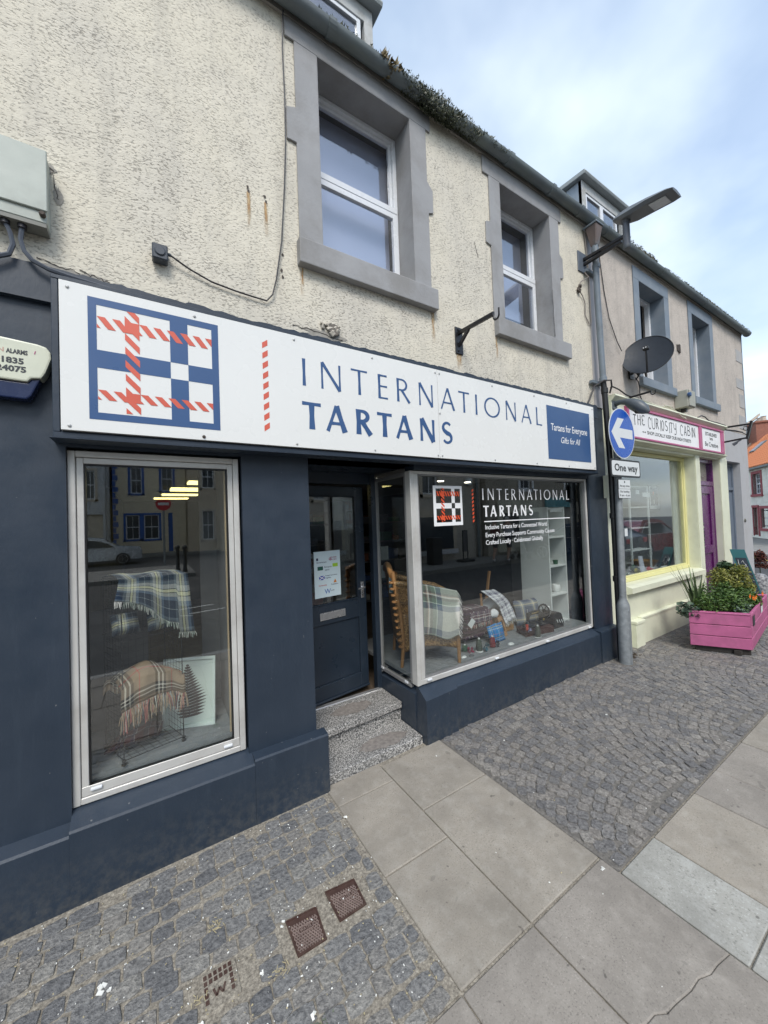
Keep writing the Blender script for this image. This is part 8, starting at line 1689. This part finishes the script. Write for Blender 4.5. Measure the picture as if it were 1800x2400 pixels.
# parked cars
TYRE = M('tyre_rubber', (0.02, 0.02, 0.02), 0.8); RIM = M('alloy_rim', (0.5, 0.5, 0.52), 0.3, metal=0.7); CGL = M('car_glass', (0.02, 0.025, 0.03), 0.05)
def car(label, loc, rot, paint, L=4.0):
    t = thing('parked_car', label, 'car', loc); t.rotation_euler[2] = rot
    def B_(m, name, mat, **k):
        me = m.mesh(name, (0, 0, 0), **k); me.materials.append(mat); o = bpy.data.objects.new(name, me); COL.objects.link(o); o.parent = t; return o
    prof = [(-2.0, 0.32, .72), (-2.02, 0.62, .80), (-1.93, 0.80, .78), (-1.05, 0.90, .76), (-0.35, 1.34, .60), (0.2, 1.42, .58), (1.1, 1.38, .58), (1.72, 1.0, .70), (1.98, 0.90, .74), (2.02, 0.5, .78), (1.97, 0.30, .72)]
    m = MB(); n = len(prof); vs = []
    for sgn in (-1, 1): vs += [(x*L/4, sgn*w, z) for x, z, w in prof]
    fs = [tuple(range(n)), tuple(range(2*n-1, n-1, -1))]+[(i, (i+1) % n, (i+1) % n+n, i+n) for i in range(n)]
    B_(m.add(vs, fs), 'body', paint, bevel=0.05, seg=3, smooth=True)
    m = MB()
    for s_ in (-1, 1):
        m.add([(-0.95*L/4, s_*.755, .92), (-0.36*L/4, s_*.625, 1.28), (1.02*L/4, s_*.605, 1.31), (1.55*L/4, s_*.71, 1.0), (1.5*L/4, s_*.745, .92)], [(0, 1, 2, 3, 4)])
    m.add([(-1.0*L/4, -.66, .955), (-1.0*L/4, .66, .955), (-0.42*L/4, .55, 1.325), (-0.42*L/4, -.55, 1.325)], [(0, 1, 2, 3)]); B_(m, 'windows', CGL, fix=False)
    m = MB()
    for s_ in (-1, 1): m.tube([(-0.95*L/4, s_*.775, .90), (-0.36*L/4, s_*.645, 1.30), (1.02*L/4, s_*.625, 1.33), (1.58*L/4, s_*.73, .99), (1.5*L/4, s_*.76, .905), (-0.95*L/4, s_*.78, .89)], 0.012, 5)
    B_(m, 'window_trim', CHROME)
    for x in (-1.25, 1.28):
        for s_ in (-1, 1):
            w = B_(MB().lathe((x*L/4, s_*.72, .31), [(.31, -.1), (.31, .1)], 24, 'y'), 'wheel', TYRE); mm = MB()
            for k in range(5): a = 2*pi*k/5; mm.bar((x*L/4, s_*.825, .31), (x*L/4+.2*cos(a), s_*.825, .31+.2*sin(a)), .05, .02)
            mm.tube([(x*L/4+.21*cos(2*pi*i/20), s_*.825, .31+.21*sin(2*pi*i/20)) for i in range(21)], .016, 5, False); ro = mm.mesh('rim'); ro.materials.append(RIM); o = bpy.data.objects.new('rim', ro); COL.objects.link(o); o.parent = w
    for s_ in (-1, 1):
        B_(MB().box(-2.03*L/4, -1.9*L/4, s_*.62-.14, s_*.62+.14, .62, .74), 'headlight', RIM, bevel=0.02); B_(MB().box(1.93*L/4, 2.03*L/4, s_*.62-.12, s_*.62+.12, .70, .86), 'tail_light', M('sign_red', (0.55, 0.02, 0.03)), bevel=0.02)
    return t
car('metallic red parked car reflected in the curiosity shop window', (16.6, -4.6, -0.16), pi, M('metallic_red', (0.30, 0.02, 0.035), 0.25, 0.05, 3, metal=0.3, coat=0.5), 4.2)
car('silver parked car reflected in the left shop window', (-2.6, -21.9, -0.16), pi, M('metallic_silver', (0.45, 0.47, 0.50), 0.25, 0.05, 3, metal=0.4, coat=0.5))
car('dark blue parked car reflected at the right edge of the big window', (13.9, -5.6, -0.16), rad(90), M('metallic_dark_blue', (0.03, 0.04, 0.07), 0.25, 0.05, 3, metal=0.3, coat=0.5))
# two people walking past, seen only in the glass
SKIN = M('skin', (0.45, 0.28, 0.20), 0.6)
def person(label, x, y, shirt, trousers, hair, lean=0.0, h=1.55):
    t = thing('person', label, 'person', (x, y, -0.02)); k = h/1.7
    joints = [(0, 0, .92), (0, .0, 1.12), (lean*.5, 0, 1.32), (lean, 0, 1.46), (lean*1.1, 0, 1.56), (.09, .02, .90), (.10, .10, .50), (.10, .0, .08), (.11, .14, .03), (-.09, -.02, .90), (-.12, -.12, .50), (-.14, -.30, .10), (-.14, -.18, .03),
              (.19+lean, 0, 1.40), (.24+lean, .08, 1.12), (.24+lean, .26, .98), (-.19+lean, 0, 1.40), (-.25+lean, .02, 1.12), (-.24+lean, .2, .96)]
    edges = [(0,1),(1,2),(2,3),(3,4),(0,5),(5,6),(6,7),(7,8),(0,9),(9,10),(10,11),(11,12),(3,13),(13,14),(14,15),(3,16),(16,17),(17,18)]
    rr = [.14,.13,.15,.09,.055,.095,.065,.04,.04,.095,.065,.04,.04,.06,.042,.03,.06,.042,.03]
    me = bpy.data.meshes.new('body'); me.from_pydata([(a*k, b*k, c*k) for a, b, c in joints], edges, []); o = bpy.data.objects.new('body', me); COL.objects.link(o); o.parent = t
    sk = o.modifiers.new('skin', 'SKIN'); sv = me.skin_vertices[0].data
    for i, q in enumerate(rr): sv[i].radius = (q*k, q*k)
    sv[0].use_root = True; sb_ = o.modifiers.new('sub', 'SUBSURF'); sb_.levels = 1; sb_.render_levels = 1
    m_, tt, bb_ = newmat('clothes'); g = N(tt, 'ShaderNodeNewGeometry'); sp_ = N(tt, 'ShaderNodeSeparateXYZ'); tc_ = N(tt, 'ShaderNodeTexCoord'); tt.links.new(tc_.outputs['Object'], sp_.inputs[0])
    tt.links.new(ramp(tt, math_(tt, 'DIVIDE', sp_.outputs[2], 1.7), [(0, (.5, .5, .5)), (.06, SKIN.diffuse_color[:3]), (.061, (0.42, 0.27, 0.20)), (.30, trousers), (.55, shirt), (.84*k, (0.42, 0.27, 0.20))], 'CONSTANT'), bb_.inputs['Base Color']); me.materials.append(m_)
    hc = Vector((lean*1.15*k, .02, 1.63*k))
    mm = MB().lathe(hc, [(.02*k, -.12*k), (.065*k, -.09*k), (.085*k, -.01*k), (.078*k, .07*k), (.03*k, .115*k)], 16).mesh('head', smooth=True); mm.materials.append(SKIN); ho = bpy.data.objects.new('head', mm); COL.objects.link(ho); ho.parent = t
    mm = MB().lathe(hc+Vector((0, -.015, .02)), [(.088*k, -.04*k), (.094*k, .02*k), (.08*k, .085*k), (.03*k, .12*k)], 16).mesh('hair', smooth=True); mm.materials.append(M('hair_%d' % int(hair[0]*100), hair, .8)); ho2 = bpy.data.objects.new('hair', mm); COL.objects.link(ho2); ho2.parent = t
    return t
pa = person('person in a pale shirt with a walking frame reflected in the big window', 10.95, -6.7, (0.45, 0.47, 0.50), (0.02, 0.025, 0.04), (0.5, 0.5, 0.48), 0.05); pa.rotation_euler[2] = rad(-90)
pb = person('person in a dark red top walking beside another reflected in the big window', 10.55, -7.0, (0.12, 0.02, 0.03), (0.03, 0.03, 0.04), (0.1, 0.07, 0.05), 0.0, 1.5); pb.rotation_euler[2] = rad(-90)
t = thing('walking_frame', 'wheeled walking frame pushed by the reflected person in a pale shirt', 'walking frame', (11.5, -6.7, -0.02)); m = MB()
for s_ in (-.22, .22): m.tube([(11.3, -6.7+s_, .82), (11.45, -6.7+s_, .45), (11.38, -6.7+s_, .12)], .014, 6); m.tube([(11.45, -6.7+s_, .45), (11.75, -6.7+s_, .12)], .014, 6)
m.tube([(11.45, -6.92, .45), (11.45, -6.48, .45)], .012, 6); m.build('frame', CHROME, t)
for x in (11.38, 11.75):
    for s_ in (-.22, .22): MB().lathe((x, -6.7+s_, .09), [(.1, -.015), (.1, .015)], 16, 'y').build('wheel', TYRE, t)
